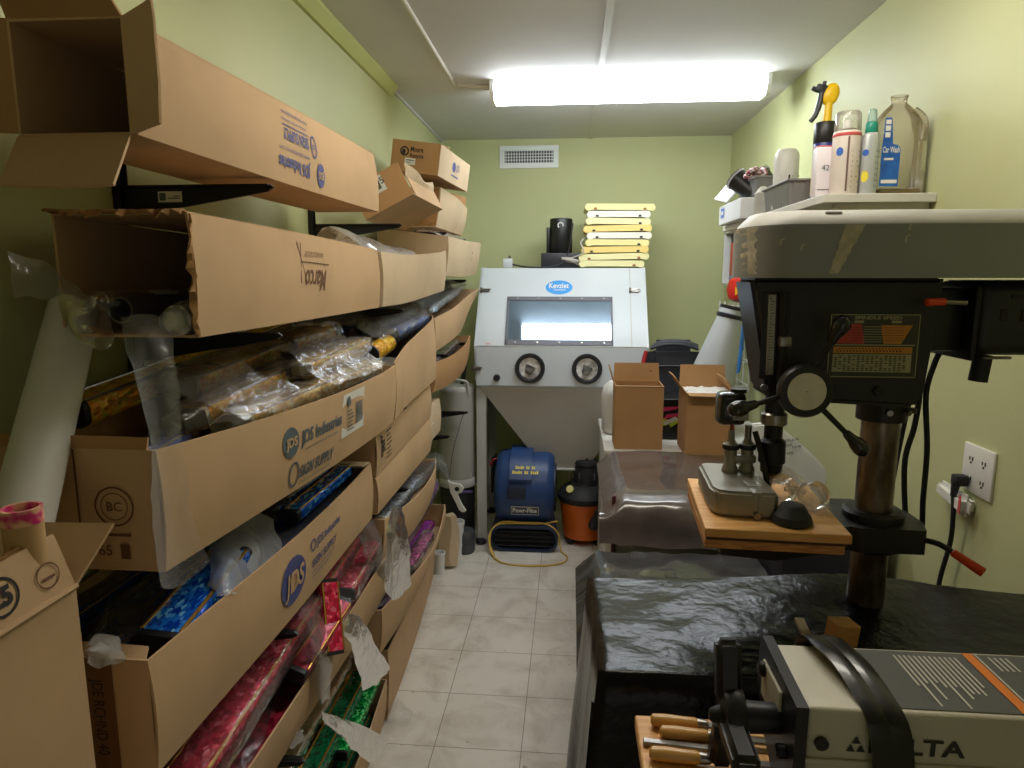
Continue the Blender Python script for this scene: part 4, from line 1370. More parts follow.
# white roll leaning at the wall
t = thing('paper_roll', 'white paper roll leaning on the left wall behind the tall carton', 'paper roll', (-.66, .76, 1.10))
MB().pipe((-.712, .765, 1.255), (-.805, 1.03, 1.545), .037, .031, 32).build('roll', mat('white_paper_roll', rgb(226, 224, 222), .5), t)
# ================================================================ blasting cabinet at the back
CAB = mat('cabinet_grey_enamel', rgb(206, 212, 218), .38, var=.03, scale=4)
CAB_LEG = mat('cabinet_leg_grey', rgb(190, 190, 186), .45, var=.05, scale=6)
CAB_HOP = mat('hopper_beige_grey', rgb(182, 178, 168), .5, var=.05, scale=5)
RUBBER = mat('rubber_black', rgb(30, 30, 33), .6)
t = thing('blasting_cabinet', 'grey steel blasting cabinet with sloped window, arm ports and hopper on legs', 'blasting cabinet', (-.04, 4.05, 0))
cxl, cxr = -.537, .430
yF, yT, yBk = 3.80, 4.115, 4.40
zS, zT, zL = 1.202, 1.647, .966
# body side profile (y, z): front lower, seam, top front, top back, bottom back
prof = [(yF + .01, zL), (yF, zL + .01), (yF, zS - .004), (yF + .002, zS), (yT - .006, zT - .006), (yT + .004, zT), (yBk - .004, zT), (yBk, zT - .004), (yBk, zL + .004), (yBk - .004, zL)]
MX = lambda x: Matrix(((0, 0, 1, x), (1, 0, 0, 0), (0, 1, 0, 0), (0, 0, 0, 1)))
MB().prism(prof, cxr - cxl, MX(cxl)).build('body', CAB, t, angle=25)
# door panels standing slightly proud at both sides, with a hinge line
for s, x in ((-1, cxl), (1, cxr)):
    pr_ = [(yF + .03, zL + .03), (yF + .0, zS), (yT + .02, zT + .004), (yBk - .02, zT + .004), (yBk - .02, zL + .03)]
    MB().prism(pr_, .012, MX(x - .012 if s < 0 else x)).build('side_door', CAB, t, smooth=False)
# tilted front plane helper
nv = Vector((0, yT - yF, zT - zS)).normalized()


def slope(u, v, lift=.001):
    """u across (x), v up the sloped front from the seam"""
    n = Vector((1, 0, 0)).cross(nv)
    return Vector((u, yF, zS)) + nv * v + n * lift


SL = (Vector((0, yT, zT)) - Vector((0, yF, zS))).length
MB().hexa([slope(.345, .004, 0), slope(.350, .004, 0), slope(.350, SL - .006, 0), slope(.345, SL - .006, 0), slope(.345, .004, .002), slope(.350, .004, .002), slope(.350, SL - .006, .002), slope(.345, SL - .006, .002)]).build('door_seam', CAB_LEG, t)
MB().hexa([slope(cxl, .001, 0), slope(cxr, .001, 0), slope(cxr, .006, 0), slope(cxl, .006, 0), slope(cxl, .001, .003), slope(cxr, .001, .003), slope(cxr, .006, .003), slope(cxl, .006, .003)]).build('front_seam', CAB_LEG, t)
# window
wl, wr, wb, wt = -.368, .237, .012, .330
GLASS = mat('window_glass', rgb(120, 140, 158), .04, metal=.55, spec=1.0)
win = MB().hexa([slope(wl, wb, .0), slope(wr, wb, .0), slope(wr, wt, .0), slope(wl, wt, .0), slope(wl, wb, .003), slope(wr, wb, .003), slope(wr, wt, .003), slope(wl, wt, .003)]).build('window', GLASS, t, smooth=False)
mb = MB()
for (a0, b0, a1, b1) in ((wl - .006, wb - .004, wr + .006, wb + .030), (wl - .006, wt - .022, wr + .006, wt + .006), (wl - .006, wb, wl + .008, wt), (wr - .004, wb, wr + .006, wt)):
    mb.hexa([slope(a0, b0, .001), slope(a1, b0, .001), slope(a1, b1, .001), slope(a0, b1, .001), slope(a0, b0, .007), slope(a1, b0, .007), slope(a1, b1, .007), slope(a0, b1, .007)])
mb.build('window_gasket', mat('gasket_grey', rgb(96, 96, 106), .5), t, smooth=False)
mb = MB()
for k in range(5):
    for vv in (wb + .012, wt - .008):
        u = wl + .055 + (wr - wl - .10) * k / 4
        mb.cyl(slope(u, vv, .006), slope(u, vv, .011), .006, .005, 12)
mb.build('gasket_screws', STEEL, t)
LOGO = mat('logo_blue', rgb(48, 150, 226), .35)
lg = Print().ellipse(-.070, .405, .080, .050, 48).lay(lambda u, v: slope(u, v, .0012), 'logo_badge', LOGO, t)
Print().text('Kevzlet', -.070, .400, .036, .118, bold=.02, center=True).rect(-.10, .384, -.03, .388).lay(lambda u, v: slope(u, v, .0022), 'logo_lettering', PAPER, lg)
Print().text('KBA', -.485, .012, .012, .03).lay(lambda u, v: slope(u, v, .0012), 'red_stamp', mat('red_ink', rgb(216, 110, 100), .6), t)
# arm ports
GLOVE = mat('glove_lining', rgb(226, 224, 220), .7, c2=rgb(150, 146, 144), scale=18)
for x in (-.227, .098):
    MY = Matrix.Translation((x, yF + .004, 1.079)) @ Matrix.Rotation(math.pi / 2, 4, 'X')
    p_ = MB().lathe([(.062, 0), (.062, .014), (.070, .022), (.083, .022), (.086, .016), (.086, 0)], 40, MY, cap=False).build('arm_port', RUBBER, t)
    mb = MB()
    rn = random.Random(int(x * 100))
    rings = []
    for k, (r_, d_) in enumerate(((.064, .006), (.060, -.004), (.048, -.008), (.030, -.006), (.012, -.004))):
        rings.append([Vector((x + r_ * math.cos(a * .3927) * (1 + .12 * math.sin(3 * a + k)), yF - .0035 - .004 + .002 * k * (a % 2) - d_ * 0, 1.079 + r_ * math.sin(a * .3927) * (1 + .1 * math.cos(2 * a + k)))) for a in range(17)])
    mb.sheet(rings)
    mb.build('glove_cuff', GLOVE, p_, angle=180)
    MB().cyl((x + .006, yF - .002, 1.092), (x - .012, yF - .010, 1.050), .030, .018, 14).build('glove', mat('glove_dark', rgb(70, 66, 66), .7, c2=rgb(150, 148, 146), scale=30), p_)
MB().cyl((-.418, yF, 1.022), (-.418, yF - .02, 1.022), .020, .018, 20, bev=.003).build('knob', RUBBER, t)
# latches
for x, z, sl in ((-.505, .38, 1), (.375, .38, 1), (-.53, 1.075, 0), (.40, 1.07, 0)):
    c = slope(x, z, .008) if sl else Vector((x, yF - .008, z))
    mb = MB().box(c, (.045, .010, .022), .002, 1, rot=(-R(29) if sl else 0, 0, 0))
    mb.cyl(c + Vector((-.035, -.006, .0)), c + Vector((.03, -.006, .006)), .0035, n=8)
    mb.box(c + Vector((-.028, 0, 0)), (.012, .014, .034), .002, 1)
    mb.build('latch', STEEL, t)
# hopper: inverted pyramid
zH, hx0, hx1 = .455, -.150, .112
mb = MB()
ty0, ty1 = yF + .012, yBk - .01
hy0, hy1 = 3.93, 4.10
mb.hexa([(hx0, hy0, zH), (hx1, hy0, zH), (hx1, hy1, zH), (hx0, hy1, zH), (cxl + .012, ty0, zL), (cxr - .012, ty0, zL), (cxr - .012, ty1, zL), (cxl + .012, ty1, zL)])
mb.build('hopper', CAB_HOP, t, smooth=False)
MB().box(((hx0 + hx1) / 2, (hy0 + hy1) / 2, zH - .006), (hx1 - hx0 + .03, hy1 - hy0 + .03, .012), .002, 1).build('hopper_gate', CAB_LEG, t)
MB().cyl((.005, hy0 - .01, zH - .012), (.005, hy0 - .01, zH - .07), .006, n=10).build('gate_lever', STEEL, t)
# angle-iron legs with spread feet
for x, y, sx, sy in ((cxl, yF + .03, -1, -1), (cxr, yF + .03, 1, -1), (cxl, yBk - .02, -1, 1), (cxr, yBk - .02, 1, 1)):
    mb = MB()
    mb.box((x - sx * .024, y, .60), (.056, .005, 1.14))
    mb.box((x + sx * .003, y - sy * .025, .60), (.005, .052, 1.14))
    mb.hexa([(x - sx * .055 if sx > 0 else x - .004, y - .004, .03), (x + .004 if sx > 0 else x + .055, y - .004, .03), (x + .004 if sx > 0 else x + .055, y + .004, .03), (x - .055 if sx > 0 else x - .004, y + .004, .03),
             (x - .03 if sx > 0 else x - .004, y - .004, .13), (x + .004 if sx > 0 else x + .03, y - .004, .13), (x + .004 if sx > 0 else x + .03, y + .004, .13), (x - .03 if sx > 0 else x - .004, y + .004, .13)])
    mb.build('leg', CAB_LEG, t, smooth=False)
    MB().lathe([(.03, 0), (.034, .008), (.03, .026), (.018, .034)], 18, Matrix.Translation((x - sx * .015, y, 0))).build('foot', RUBBER, t)
# small junction box and lead on the roof
MB().box((-.385, 4.14, 1.677), (.055, .05, .056), .004).build('switch_box', CAB, t)
MB().cyl((-.375, 4.14, 1.705), (-.375, 4.14, 1.722), .008, n=12).build('toggle', STEEL, t)
MB().tube(smooth_path([(-.355, 4.14, 1.67), (-.28, 4.13, 1.655), (-.15, 4.12, 1.652), (-.06, 4.14, 1.675), (-.02, 4.17, 1.74), (.0, 4.172, 1.86), (.006, 4.19, 1.915)], 8), .005, 8).build('power_lead', RUBBER, t)

# ---- black canister motor on a dark base on the cabinet roof
t = thing('dust_canister', 'black cylinder motor on a dark base on top of the cabinet', 'motor', (-.06, 4.23, zT))
DARKM = mat('charcoal_plastic', rgb(44, 44, 52), .45, var=.15, scale=12)
MB().box((-.06, 4.27, zT + .047), (.25, .18, .090), .006).build('base', DARKM, t)
MB().lathe([(.066, 0), (.070, .006), (.070, .20), (.066, .208), (.030, .212)], 32, Matrix.Translation((-.065, 4.27, zT + .094))).build('canister', BLACK_PLASTIC, t)
MB().box((-.145, 4.27, zT + .17), (.02, .05, .16), .004).build('side_strip', BLACK_PLASTIC, t)
MB().tube([(-.068 + .016 * math.cos(a), 4.198, 1.905 + .016 * math.sin(a)) for a in [k * .55 - .3 for k in range(9)]], .004, 8).build('hook', WHITE_PLASTIC, t)
# pale coiled lead beside it
t = thing('coiled_cord', 'coiled pale grey cord heaped between the black motor and yellow stack', 'cord', (.03, 4.12, zT))
rn = random.Random(4)
path = []
for k in range(46):
    a = k * .75
    path.append((.02 + .062 * math.cos(a) * (1 + .3 * math.sin(k * 1.7)), 4.16 + .022 * math.sin(a), zT + .006 + .045 * abs(math.sin(k * .37)) + .012 * rn.random()))
path += [(.07, 4.11, zT + .09), (.055, 4.12, zT + .15), (.075, 4.12, zT + .175)]
MB().tube(smooth_path(path, 5), .0042, 6).build('cord', mat('cord_pale', rgb(196, 190, 182), .6), t)

# ---- stack of yellowed bone-ended planks
PL = [mat('plank_cream', rgb(240, 232, 176), .45), mat('plank_white', rgb(238, 234, 222), .45), mat('plank_amber', rgb(242, 212, 130), .45), mat('plank_pale_yellow', rgb(238, 228, 160), .45)]


def plank_outline(L, h, r, cut):
    """a bar with round bulbs at both ends, its underside notched"""
    pts = []
    for k in range(13):
        a = R(-90 + 180 * k / 12 + 0)
        pts.append((L / 2 - r + r * math.cos(a), r * math.sin(a)))
    pts.append((L / 2 - 1.6 * r, r * .96))
    pts.append((-L / 2 + 1.6 * r, r * .96))
    for k in range(13):
        a = R(90 + 180 * k / 12)
        pts.append((-L / 2 + r + r * math.cos(a), r * math.sin(a)))
    pts.append((-L / 2 + 2.2 * r, -r * cut))
    pts.append((L / 2 - 2.2 * r, -r * cut))
    return pts


names = ['lowest', 'second from bottom', 'third from bottom', 'fourth from bottom', 'fifth from bottom', 'sixth from bottom', 'third from top', 'second from top', 'topmost']
cols = [0, 0, 2, 3, 1, 2, 0, 1, 3]
cdesc = ['cream', 'cream', 'amber', 'pale yellow', 'white', 'amber', 'cream', 'white', 'pale yellow']
zz = zT + .004
for k in range(9):
    off = [-.012, .0, .004, .018, .028, .018, .02, .022, .03][k]
    Lk = [.39, .42, .40, .38, .385, .405, .385, .375, .415][k]
    r_ = .021
    zz_c = zz + r_
    t = thing('drawer_plank', '%s plastic plank with rounded bone ends, %s in stack on cabinet' % (cdesc[k], names[k]), 'plastic plank', (.255 + off, 4.13, zz_c), (0, R([.3, -1.2, -.6, .4, 0, -.8, 1.0, .2, .6][k]), R([0, 1, -1, 2, 0, -1, 1, 0, 1][k])), group='stack of bone ended planks')
    Mp = Matrix(((1, 0, 0, 0), (0, 0, 1, 0), (0, 1, 0, 0), (0, 0, 0, 1)))
    MB().prism(plank_outline(Lk, .026, r_, .72), .26, Mp).build('plank_body', PL[cols[k]], t, world=False, angle=40)
    mb = MB()
    for sgn in ((-1, 1) if k % 3 else (1,)):
        mb.box((sgn * (Lk / 2 - .062), .012, -.008), (.018, .03, .012), .003, 1)
    mb.build('notch_clip', mat('amber_clip', rgb(150, 92, 40), .4) if k in (0, 1, 8) else DARKM, t, world=False)
    zz += 2 * r_ - .0006

# ---- blue air mover on the floor under the hopper
BLUE = mat('blower_blue', rgb(40, 68, 118), .42, var=.12, scale=10, bump=.05)
DKB = mat('blower_navy', rgb(34, 44, 66), .5, var=.1, scale=10)
t = thing('air_blower', 'blue carpet blower with wide dark mouth on floor under the hopper', 'blower', (-.255, 3.86, 0))
bx0, bx1 = -.425, -.085
cy_, cz_ = 3.93, .335
pf = []
for k in range(25):
    a = R(150 - 300 * k / 24 + 90)
    pf.append((cy_ + .235 * math.cos(a) * .92, cz_ + .235 * math.sin(a)))
pf = []
for k in range(29):
    a = R(-130 + 290 * k / 28)   # from lower back round over the top to the front
    pf.append((cy_ - .225 * math.sin(a) * 1.0 if False else cy_ + .225 * math.sin(a + math.pi), cz_ + .225 * math.cos(a)))
body = MB()
n = len(pf)
secs = []
for x, k in ((bx0, .86), (bx0 + .018, .96), (bx0 + .04, 1.0), (bx1 - .04, 1.0), (bx1 - .018, .96), (bx1, .86)):
    secs.append((x, [((y - cy_) * k + cy_, (z - cz_) * k + cz_) for y, z in pf]))
vs = [(x, y, z) for x, s in secs for y, z in s]
fs = []
for i in range(len(secs) - 1):
    for k in range(n):
        k2 = (k + 1) % n
        fs.append([i * n + k, i * n + k2, (i + 1) * n + k2, (i + 1) * n + k])
fs.append(list(range(n)))
fs.append([(len(secs) - 1) * n + k for k in range(n)][::-1])
body.add(vs, fs)
body.build('drum_housing', BLUE, t)
for x, s in ((bx0 + .002, -1), (bx1 - .002, 1)):
    MB().lathe([(.15, 0), (.15, .012), (.135, .016), (.05, .010)], 30, Matrix.Translation((x, cy_, cz_)) @ Matrix.Rotation(s * math.pi / 2, 4, 'Y')).build('intake_grille', DKB, t)
# neck to the mouth
mb = MB()
so = rrect(.40, .155, .070, 6)
si = rrect(.33, .16, .04, 6)
vs = [(-.255 + a, 3.90, .17 + b) for a, b in si] + [(-.255 + a, 3.765, .085 + b) for a, b in so] + [(-.255 + a, 3.715, .0795 + b) for a, b in so] + [(-.255 + a * .93, 3.712, .0795 + b * .86) for a, b in so] + [(-.255 + a * .93, 3.76, .082 + b * .86) for a, b in so]
m_ = len(so)
fs = [[i * m_ + k, i * m_ + (k + 1) % m_, (i + 1) * m_ + (k + 1) % m_, (i + 1) * m_ + k] for i in range(4) for k in range(m_)]
fs.append([4 * m_ + k for k in range(m_)])
mb.add(vs, fs).build('mouth', DKB, t, angle=50)
mb = MB()
for k in range(4):
    mb.box((-.255, 3.742, .035 + k * .029), (.34, .022, .006), .002, 1, rot=(R(18), 0, 0))
mb.build('louvers', RUBBER, t)
# ridge with handle and writing over the drum
def drum(u, v, lift):
    """u across, v = angle in degrees from the top towards the viewer"""
    a = R(v)
    return Vector((-.255 + u, cy_ - (.225 + lift) * math.sin(a), cz_ + (.225 + lift) * math.cos(a)))
mb = MB()
g = [[drum(-.085 + .13 * j / 6, -25 + 95 * i / 16, .026 if 0 < i < 16 else 0) for j in range(7)] for i in range(17)]
mb.sheet(g, .02)
mb.build('handle_ridge', BLUE, t)
mb = MB().box(drum(-.04, 82, .006), (.105, .02, .07), .006)
mb.build('switch_recess', DKB, t)
Print().rect(-.072, 104, .085, 118).lay(lambda u, v: drum(u, 222 - v, .003), 'maker_plate', mat('plate_dark', rgb(66, 74, 96), .4), t)
Print().text('Powr-Flite', .006, 108.2, 7.5, .14, bold=.03, center=True).lay(lambda u, v: drum(u, 222 - v, .0045), 'plate_lettering', PAPER, t, label='white lettering')
pr = Print()
for a in ((-.074, 103.4, .087, 104.4), (-.074, 117.6, .087, 118.6), (-.074, 104, -.072, 118), (.085, 104, .087, 118)):
    pr.rect(*a)
pr.lay(lambda u, v: drum(u, 222 - v, .0045), 'plate_border', PAPER, t)
YEL = mat('yellow_ink', rgb(226, 206, 70), .5)
pr = Print()
rn = random.Random(6)
for row, n_, u0, du in ((62.5, 11, -.045, .0105), (55.5, 13, -.062, .0118)):
    for k in range(n_):
        if k in (5, 8):
            continue
        pr.rect(u0 + k * du, row - 2.2, u0 + k * du + du * .72, row + 2.2 - (k % 3) * .6)
pr.lay(lambda u, v: drum(u - .005, 110 - v, .0275 if u < .05 else .0275), 'warning_lettering', YEL, t)
# yellow cord looped over the mouth
t = thing('extension_cord', 'thin yellow cord looped over the blower mouth and lying on the floor', 'cord', (-.25, 3.72, 0))
MB().tube(smooth_path([(-.06, 3.80, .165), (-.16, 3.745, .166), (-.30, 3.735, .168), (-.41, 3.735, .155), (-.455, 3.70, .10), (-.44, 3.66, .02), (-.38, 3.56, .006), (-.27, 3.52, .006), (-.12, 3.53, .006), (-.02, 3.58, .006), (.0, 3.66, .006), (-.03, 3.72, .006), (-.043, 3.74, .04), (-.06, 3.74, .12), (-.13, 3.742, .168), (-.26, 3.74, .172), (-.39, 3.742, .17), (-.445, 3.72, .12), (-.45, 3.69, .05), (-.42, 3.64, .006)], 8), .005, 8).build('cord', mat('cord_yellow', rgb(206, 170, 74), .5), t)
# looped wires between leg and blower
t = thing('wire_coil', 'tangled dark and red wires hanging beside the cabinet leg', 'cord', (-.46, 3.95, .4))
mb = MB()
for k in range(3):
    mb.tube([(-.462 + .010 * k, 3.93 + .02 * k + .035 * math.cos(a * .45 + k), .40 + (.11 + .012 * k) * math.sin(a * .45)) for a in range(15)], .006, 6)
mb.build('wires', RUBBER, t)
MB().tube(smooth_path([(-.47, 3.90, .47), (-.45, 3.90, .505), (-.42, 3.91, .50), (-.40, 3.92, .46)], 6), .006, 8).build('red_wire', mat('wire_red', rgb(150, 30, 34), .5), t)

# ---- orange and black wet-dry vacuum
ORANGE = mat('vac_orange', rgb(222, 108, 30), .4, var=.06)
t = thing('wet_dry_vacuum', 'orange tank vacuum cleaner with black motor head right of blower', 'vacuum cleaner', (.065, 3.93, 0))
vx, vy = .100, 3.94
MB().lathe([(.115, .035), (.125, .04), (.150, .26), (.155, .275)], 36, Matrix.Translation((vx, vy, 0))).build('tank', ORANGE, t)
MB().lathe([(.158, .265), (.164, .275), (.164, .30), (.145, .325), (.12, .345), (.085, .36), (.08, .375)], 36, Matrix.Translation((vx, vy, 0))).build('lid', RUBBER, t)
MB().lathe([(.080, .36), (.076, .45), (.070, .462), (.070, .478), (.074, .485), (.068, .505), (.04, .512)], 28, Matrix.Translation((vx + .01, vy, 0))).build('motor_head', RUBBER, t)
Print().rect(-.05, 0, .05, .042).lay(lambda u, v: Vector((vx + .01 + .079 * math.sin(u / .079), vy - .079 * math.cos(u / .079), .40 + v)), 'spec_plate', mat('plate_grey', rgb(130, 128, 126), .5), t)
Print().rect(-.036, .022, .030, .028).rect(-.036, .010, .02, .014).lay(lambda u, v: Vector((vx + .01 + .080 * math.sin(u / .08), vy - .080 * math.cos(u / .08), .40 + v)), 'spec_lettering', INK_BLACK, t)
MB().tube([(vx + .01, vy, .50), (vx + .012, vy, .60), (vx + .014, vy + .01, .74)], .026, 14).build('pipe', RUBBER, t)
MB().tube(smooth_path([(vx + .13, vy - .10, .40), (vx + .12, vy - .16, .31), (vx + .07, vy - .175, .22), (vx + .05, vy - .17, .14)], 8), [.022] * 18 + [.024, .028, .032, .034, .034, .03, .028], 12).build('nozzle', RUBBER, t)
MB().cyl((vx - .085, vy - .09, .345), (vx - .09, vy - .105, .355), .022, n=18).build('dial', mat('dial_cream', rgb(222, 214, 140), .5), t)
for a in (40, 140, 220, 320):
    MB().lathe([(.02, 0), (.024, .012), (.018, .045)], 14, Matrix.Translation((vx + .105 * math.cos(R(a)), vy + .105 * math.sin(R(a)), 0))).build('caster', RUBBER, t)

# ---- grey dust drum left of the cabinet
t = thing('dust_drum', 'tall grey drum on a dark lower canister left of cabinet leg', 'drum', (-.672, 3.86, 0))
DR = mat('drum_grey', rgb(176, 174, 168), .42, var=.05, scale=4)
MB().lathe([(.104, .40), (.108, .41), (.108, .92), (.11, .93), (.11, .95), (.10, .965), (.03, .975)], 36, Matrix.Translation((-.668, 3.87, 0))).build('drum', DR, t)
MB().lathe([(.112, .36), (.114, .37), (.114, .395), (.108, .41)], 36, Matrix.Translation((-.668, 3.87, 0))).build('clamp_ring', DR, t)
MB().lathe([(.10, 0), (.104, .01), (.104, .36), (.10, .37)], 36, Matrix.Translation((-.668, 3.87, 0))).build('lower_canister', BLACK_PLASTIC, t)
MB().tube(smooth_path([(-.745, 3.79, .95), (-.745, 3.79, 1.0), (-.70, 3.785, 1.01), (-.63, 3.785, 1.005), (-.59, 3.79, .99), (-.585, 3.79, .93)], 6), .008, 10).build('carry_handle', DR, t)
MB().tube(smooth_path([(-.63, 3.86, .97), (-.61, 3.82, 1.06), (-.60, 3.80, 1.12), (-.62, 3.86, 1.16)], 6), .014, 10).build('hose', RUBBER, t)
# dark machine box behind the drum's foot
t = thing('dark_canister', 'low dark grey tank on the floor beside cabinet foot', 'tank', (-.60, 3.74, 0))
MB().lathe([(.055, 0), (.06, .01), (.06, .05), (.055, .06), (.06, .07), (.06, .12), (.05, .135)], 24, Matrix.Translation((-.60, 3.70, 0))).build('tank_body', mat('tank_grey', rgb(78, 80, 84), .45, metal=.3), t)

# ---- white caulking clamp hanging over the drum, white pails with orange string
t = thing('clamp_tool', 'white plastic clamp with a round hole hanging past the shelf end', 'clamp', (-.56, 3.3, .48))
c0 = Matrix.Translation((-.582, 3.28, .525)) @ Euler((math.pi / 2, 0, 0)).to_matrix().to_4x4()
o1 = [(-.035, .045), (-.01, .03), (.035, .022), (.050, .002), (.040, -.022), (.016, -.030), (.040, -.085), (.062, -.118), (.046, -.130), (.024, -.118), (.010, -.085), (-.012, -.040), (-.022, -.02), (-.026, .015)]
b = bmesh.new()
vsb = [b.verts.new((x, y, 0)) for x, y in o1]
b.faces.new(vsb)
r_ = bmesh.ops.extrude_face_region(b, geom=b.faces[:])
bmesh.ops.translate(b, vec=(0, 0, .012), verts=[v for v in r_['geom'] if isinstance(v, bmesh.types.BMVert)])
bmesh.ops.recalc_face_normals(b, faces=b.faces)
bmesh.ops.bevel(b, geom=b.edges[:], offset=.003, segments=2, affect='EDGES')
MB().bm(b, c0).build('clamp_body', WHITE_PLASTIC, t)
MB().cyl((-.567, 3.266, .522), (-.567, 3.281, .522), .012, n=16).build('bore', RUBBER, t)
MB().cyl((-.555, 3.285, .50), (-.50, 3.33, .49), .007, n=8).build('purple_rod', mat('purple_plastic', rgb(70, 56, 110), .4), t)
MB().tube(smooth_path([(-.612, 3.285, .565), (-.60, 3.36, .70), (-.585, 3.52, .82), (-.58, 3.616, .848)], 5), .0018, 6).build('hanger', RUBBER, t)
PAIL = mat('pail_white', rgb(222, 222, 222), .4)
for i, (x, y, r_, h_, lab) in enumerate(((-.692, 3.40, .030, .12, 'small white pail on floor at the end of the purple boxes'), (-.640, 3.66, .042, .20, 'taller white pail behind the small one'))):
    t = thing('plastic_pail', lab, 'pail', (x, y, 0), group='white pails on the floor')
    MB().lathe([(r_ * .85, 0), (r_, h_ * .9), (r_ * 1.1, h_ * .9), (r_ * 1.1, h_), (r_ * .96, h_), (r_ * .8, .012), (.001, .012)], 28, Matrix.Translation((x, y, 0)), cap=False).build('pail_body', PAIL, t)
t = thing('paper_bag', 'brown paper sack with orange string beside purple box end', 'bag', (-.655, 3.38, 0))
mb = MB()
for k in range(1):
    g = [[(-.672 + .085 * (j / 6 - .5) + .006 * math.sin(i + j), 3.50 + .014 * math.sin(j * 1.3) - .012 * i / 6, .02 + .29 * i / 6) for j in range(7)] for i in range(7)]
    mb.sheet(g, .05)
mb.build('sack', CARD_PALE, t)
MB().tube(smooth_path([(-.655, 3.465, .24), (-.635, 3.465, .26), (-.622, 3.465, .23), (-.632, 3.465, .16), (-.648, 3.465, .10), (-.662, 3.465, .11), (-.655, 3.465, .17), (-.640, 3.465, .22), (-.63, 3.465, .20)], 6), .0055, 8).build('orange_string', mat('string_orange', rgb(226, 84, 36), .6), t)
# ================================================================ right side, far: white cabinet with boxes and bags
CABW = mat('cabinet_white', rgb(214, 212, 206), .5, var=.05, scale=5)
t = thing('low_cabinet', 'low white cabinet holding cardboard boxes behind the wrapped bundle', 'cabinet', (.58, 3.45, 0))
MB().box((.585, 3.405, .392), (.82, .69, .776), .006).build('carcass', CABW, t)
MB().box((.585, 3.405, .79), (.84, .71, .022), .004).build('worktop', CABW, t)
for x in (.38, .79):
    d_ = MB().box((x, 3.052, .40), (.395, .016, .70), .003, 1).build('door', CABW, t)
    MB().cyl((x + (.15 if x < .5 else -.15), 3.044, .55), (x + (.15 if x < .5 else -.15), 3.02, .55), .012, n=14).build('knob', STEEL, d_)

# bench carcass under the plastic-wrapped bundle
t = thing('storage_crate', 'pale crate with a dark red edge under the wrapped bundle', 'crate', (.42, 2.66, 0))
MB().box((.425, 2.66, .33), (.50, .50, .66), .006).build('crate_body', mat('crate_pale', rgb(176, 176, 158), .6, var=.08), t)
MB().box((.170, 2.405, .40), (.014, .014, .80), .002, 1).build('corner_post', mat('post_maroon', rgb(86, 38, 42), .5), t)

# wrapped bundle: a soft block seen through smoky plastic
SMOKE = mat('smoky_plastic', rgb(104, 94, 90), .22, var=.25, scale=7, bump=.35, bscale=14, coat=.6)
t = thing('wrapped_bundle', 'brown block bundle wrapped in smoky glossy plastic sheet', 'wrapped bundle', (.42, 2.7, .66))
b = bmesh.new()
bmesh.ops.create_cube(b, size=1)
bmesh.ops.scale(b, vec=(.50, .58, .136), verts=b.verts)
bmesh.ops.bevel(b, geom=b.edges[:], offset=.03, segments=3, affect='EDGES')
bmesh.ops.subdivide_edges(b, edges=b.edges[:], cuts=3, use_grid_fill=True)
for v in b.verts:
    q = v.co * 9
    v.co += noise.noise_vector(q) * .007
MB().bm(b, Matrix.Translation((.43, 2.70, .732))).build('bundle_core', mat('bundle_brown', rgb(120, 92, 78), .6, var=.35, scale=8), t)
rn = random.Random(9)
g = []
for i in range(25):
    y = 2.36 + .66 * i / 24
    row = []
    for j in range(25):
        x = .13 + .62 * j / 24
        z = .806
        if y < 2.44:
            z -= (2.44 - y) * .35
        if x < .20:
            z -= (.20 - x) * .9
        q = Vector((x * 7, y * 5, 1.3))
        z += noise.noise(q) * .006 + abs(noise.noise(q * 3)) * .004
        row.append(Vector((x, y, z)))
    g.append(row)
# front curtain of the sheet
front = []
for k, (dy, z) in enumerate(((-.012, .735), (-.020, .70), (-.022, .67), (-.035, .635))):
    row = []
    for j in range(25):
        x = .115 + .65 * j / 24
        q = Vector((x * 14, k * .7, 4))
        row.append(Vector((x, 2.36 + dy + noise.noise(q) * .014, z + noise.noise(q * .7) * .012 + (.012 if j < 3 else 0))))
    front.append(row)
MB().sheet(front[::-1] + g).build('plastic_sheet', SMOKE, t, angle=180)

# two cardboard boxes on the cabinet
def upright_box(label, x0, x1, y0, y1, z0, z1, m, flaps, rz=0):
    t = thing('cardboard_box', label, 'cardboard box', ((x0 + x1) / 2, (y0 + y1) / 2, z0))
    mb = MB()
    h = (z1 - z0)
    cz = (z0 + z1) / 2
    mb.box(((x0 + x1) / 2, y0 + TH / 2, cz), (x1 - x0, TH, h))
    mb.box(((x0 + x1) / 2, y1 - TH / 2, cz), (x1 - x0, TH, h))
    mb.box((x0 + TH / 2, (y0 + y1) / 2, cz), (TH, y1 - y0 - 2 * TH, h))
    mb.box((x1 - TH / 2, (y0 + y1) / 2, cz), (TH, y1 - y0 - 2 * TH, h))
    mb.box(((x0 + x1) / 2, (y0 + y1) / 2, z0 + TH / 2), (x1 - x0 - 2 * TH, y1 - y0 - 2 * TH, TH))
    mb.build('box_body', m, t, smooth=False)
    for i, q in enumerate(flaps):
        flap(t, q, m, seed=70 + i, wob=.002)
    return t


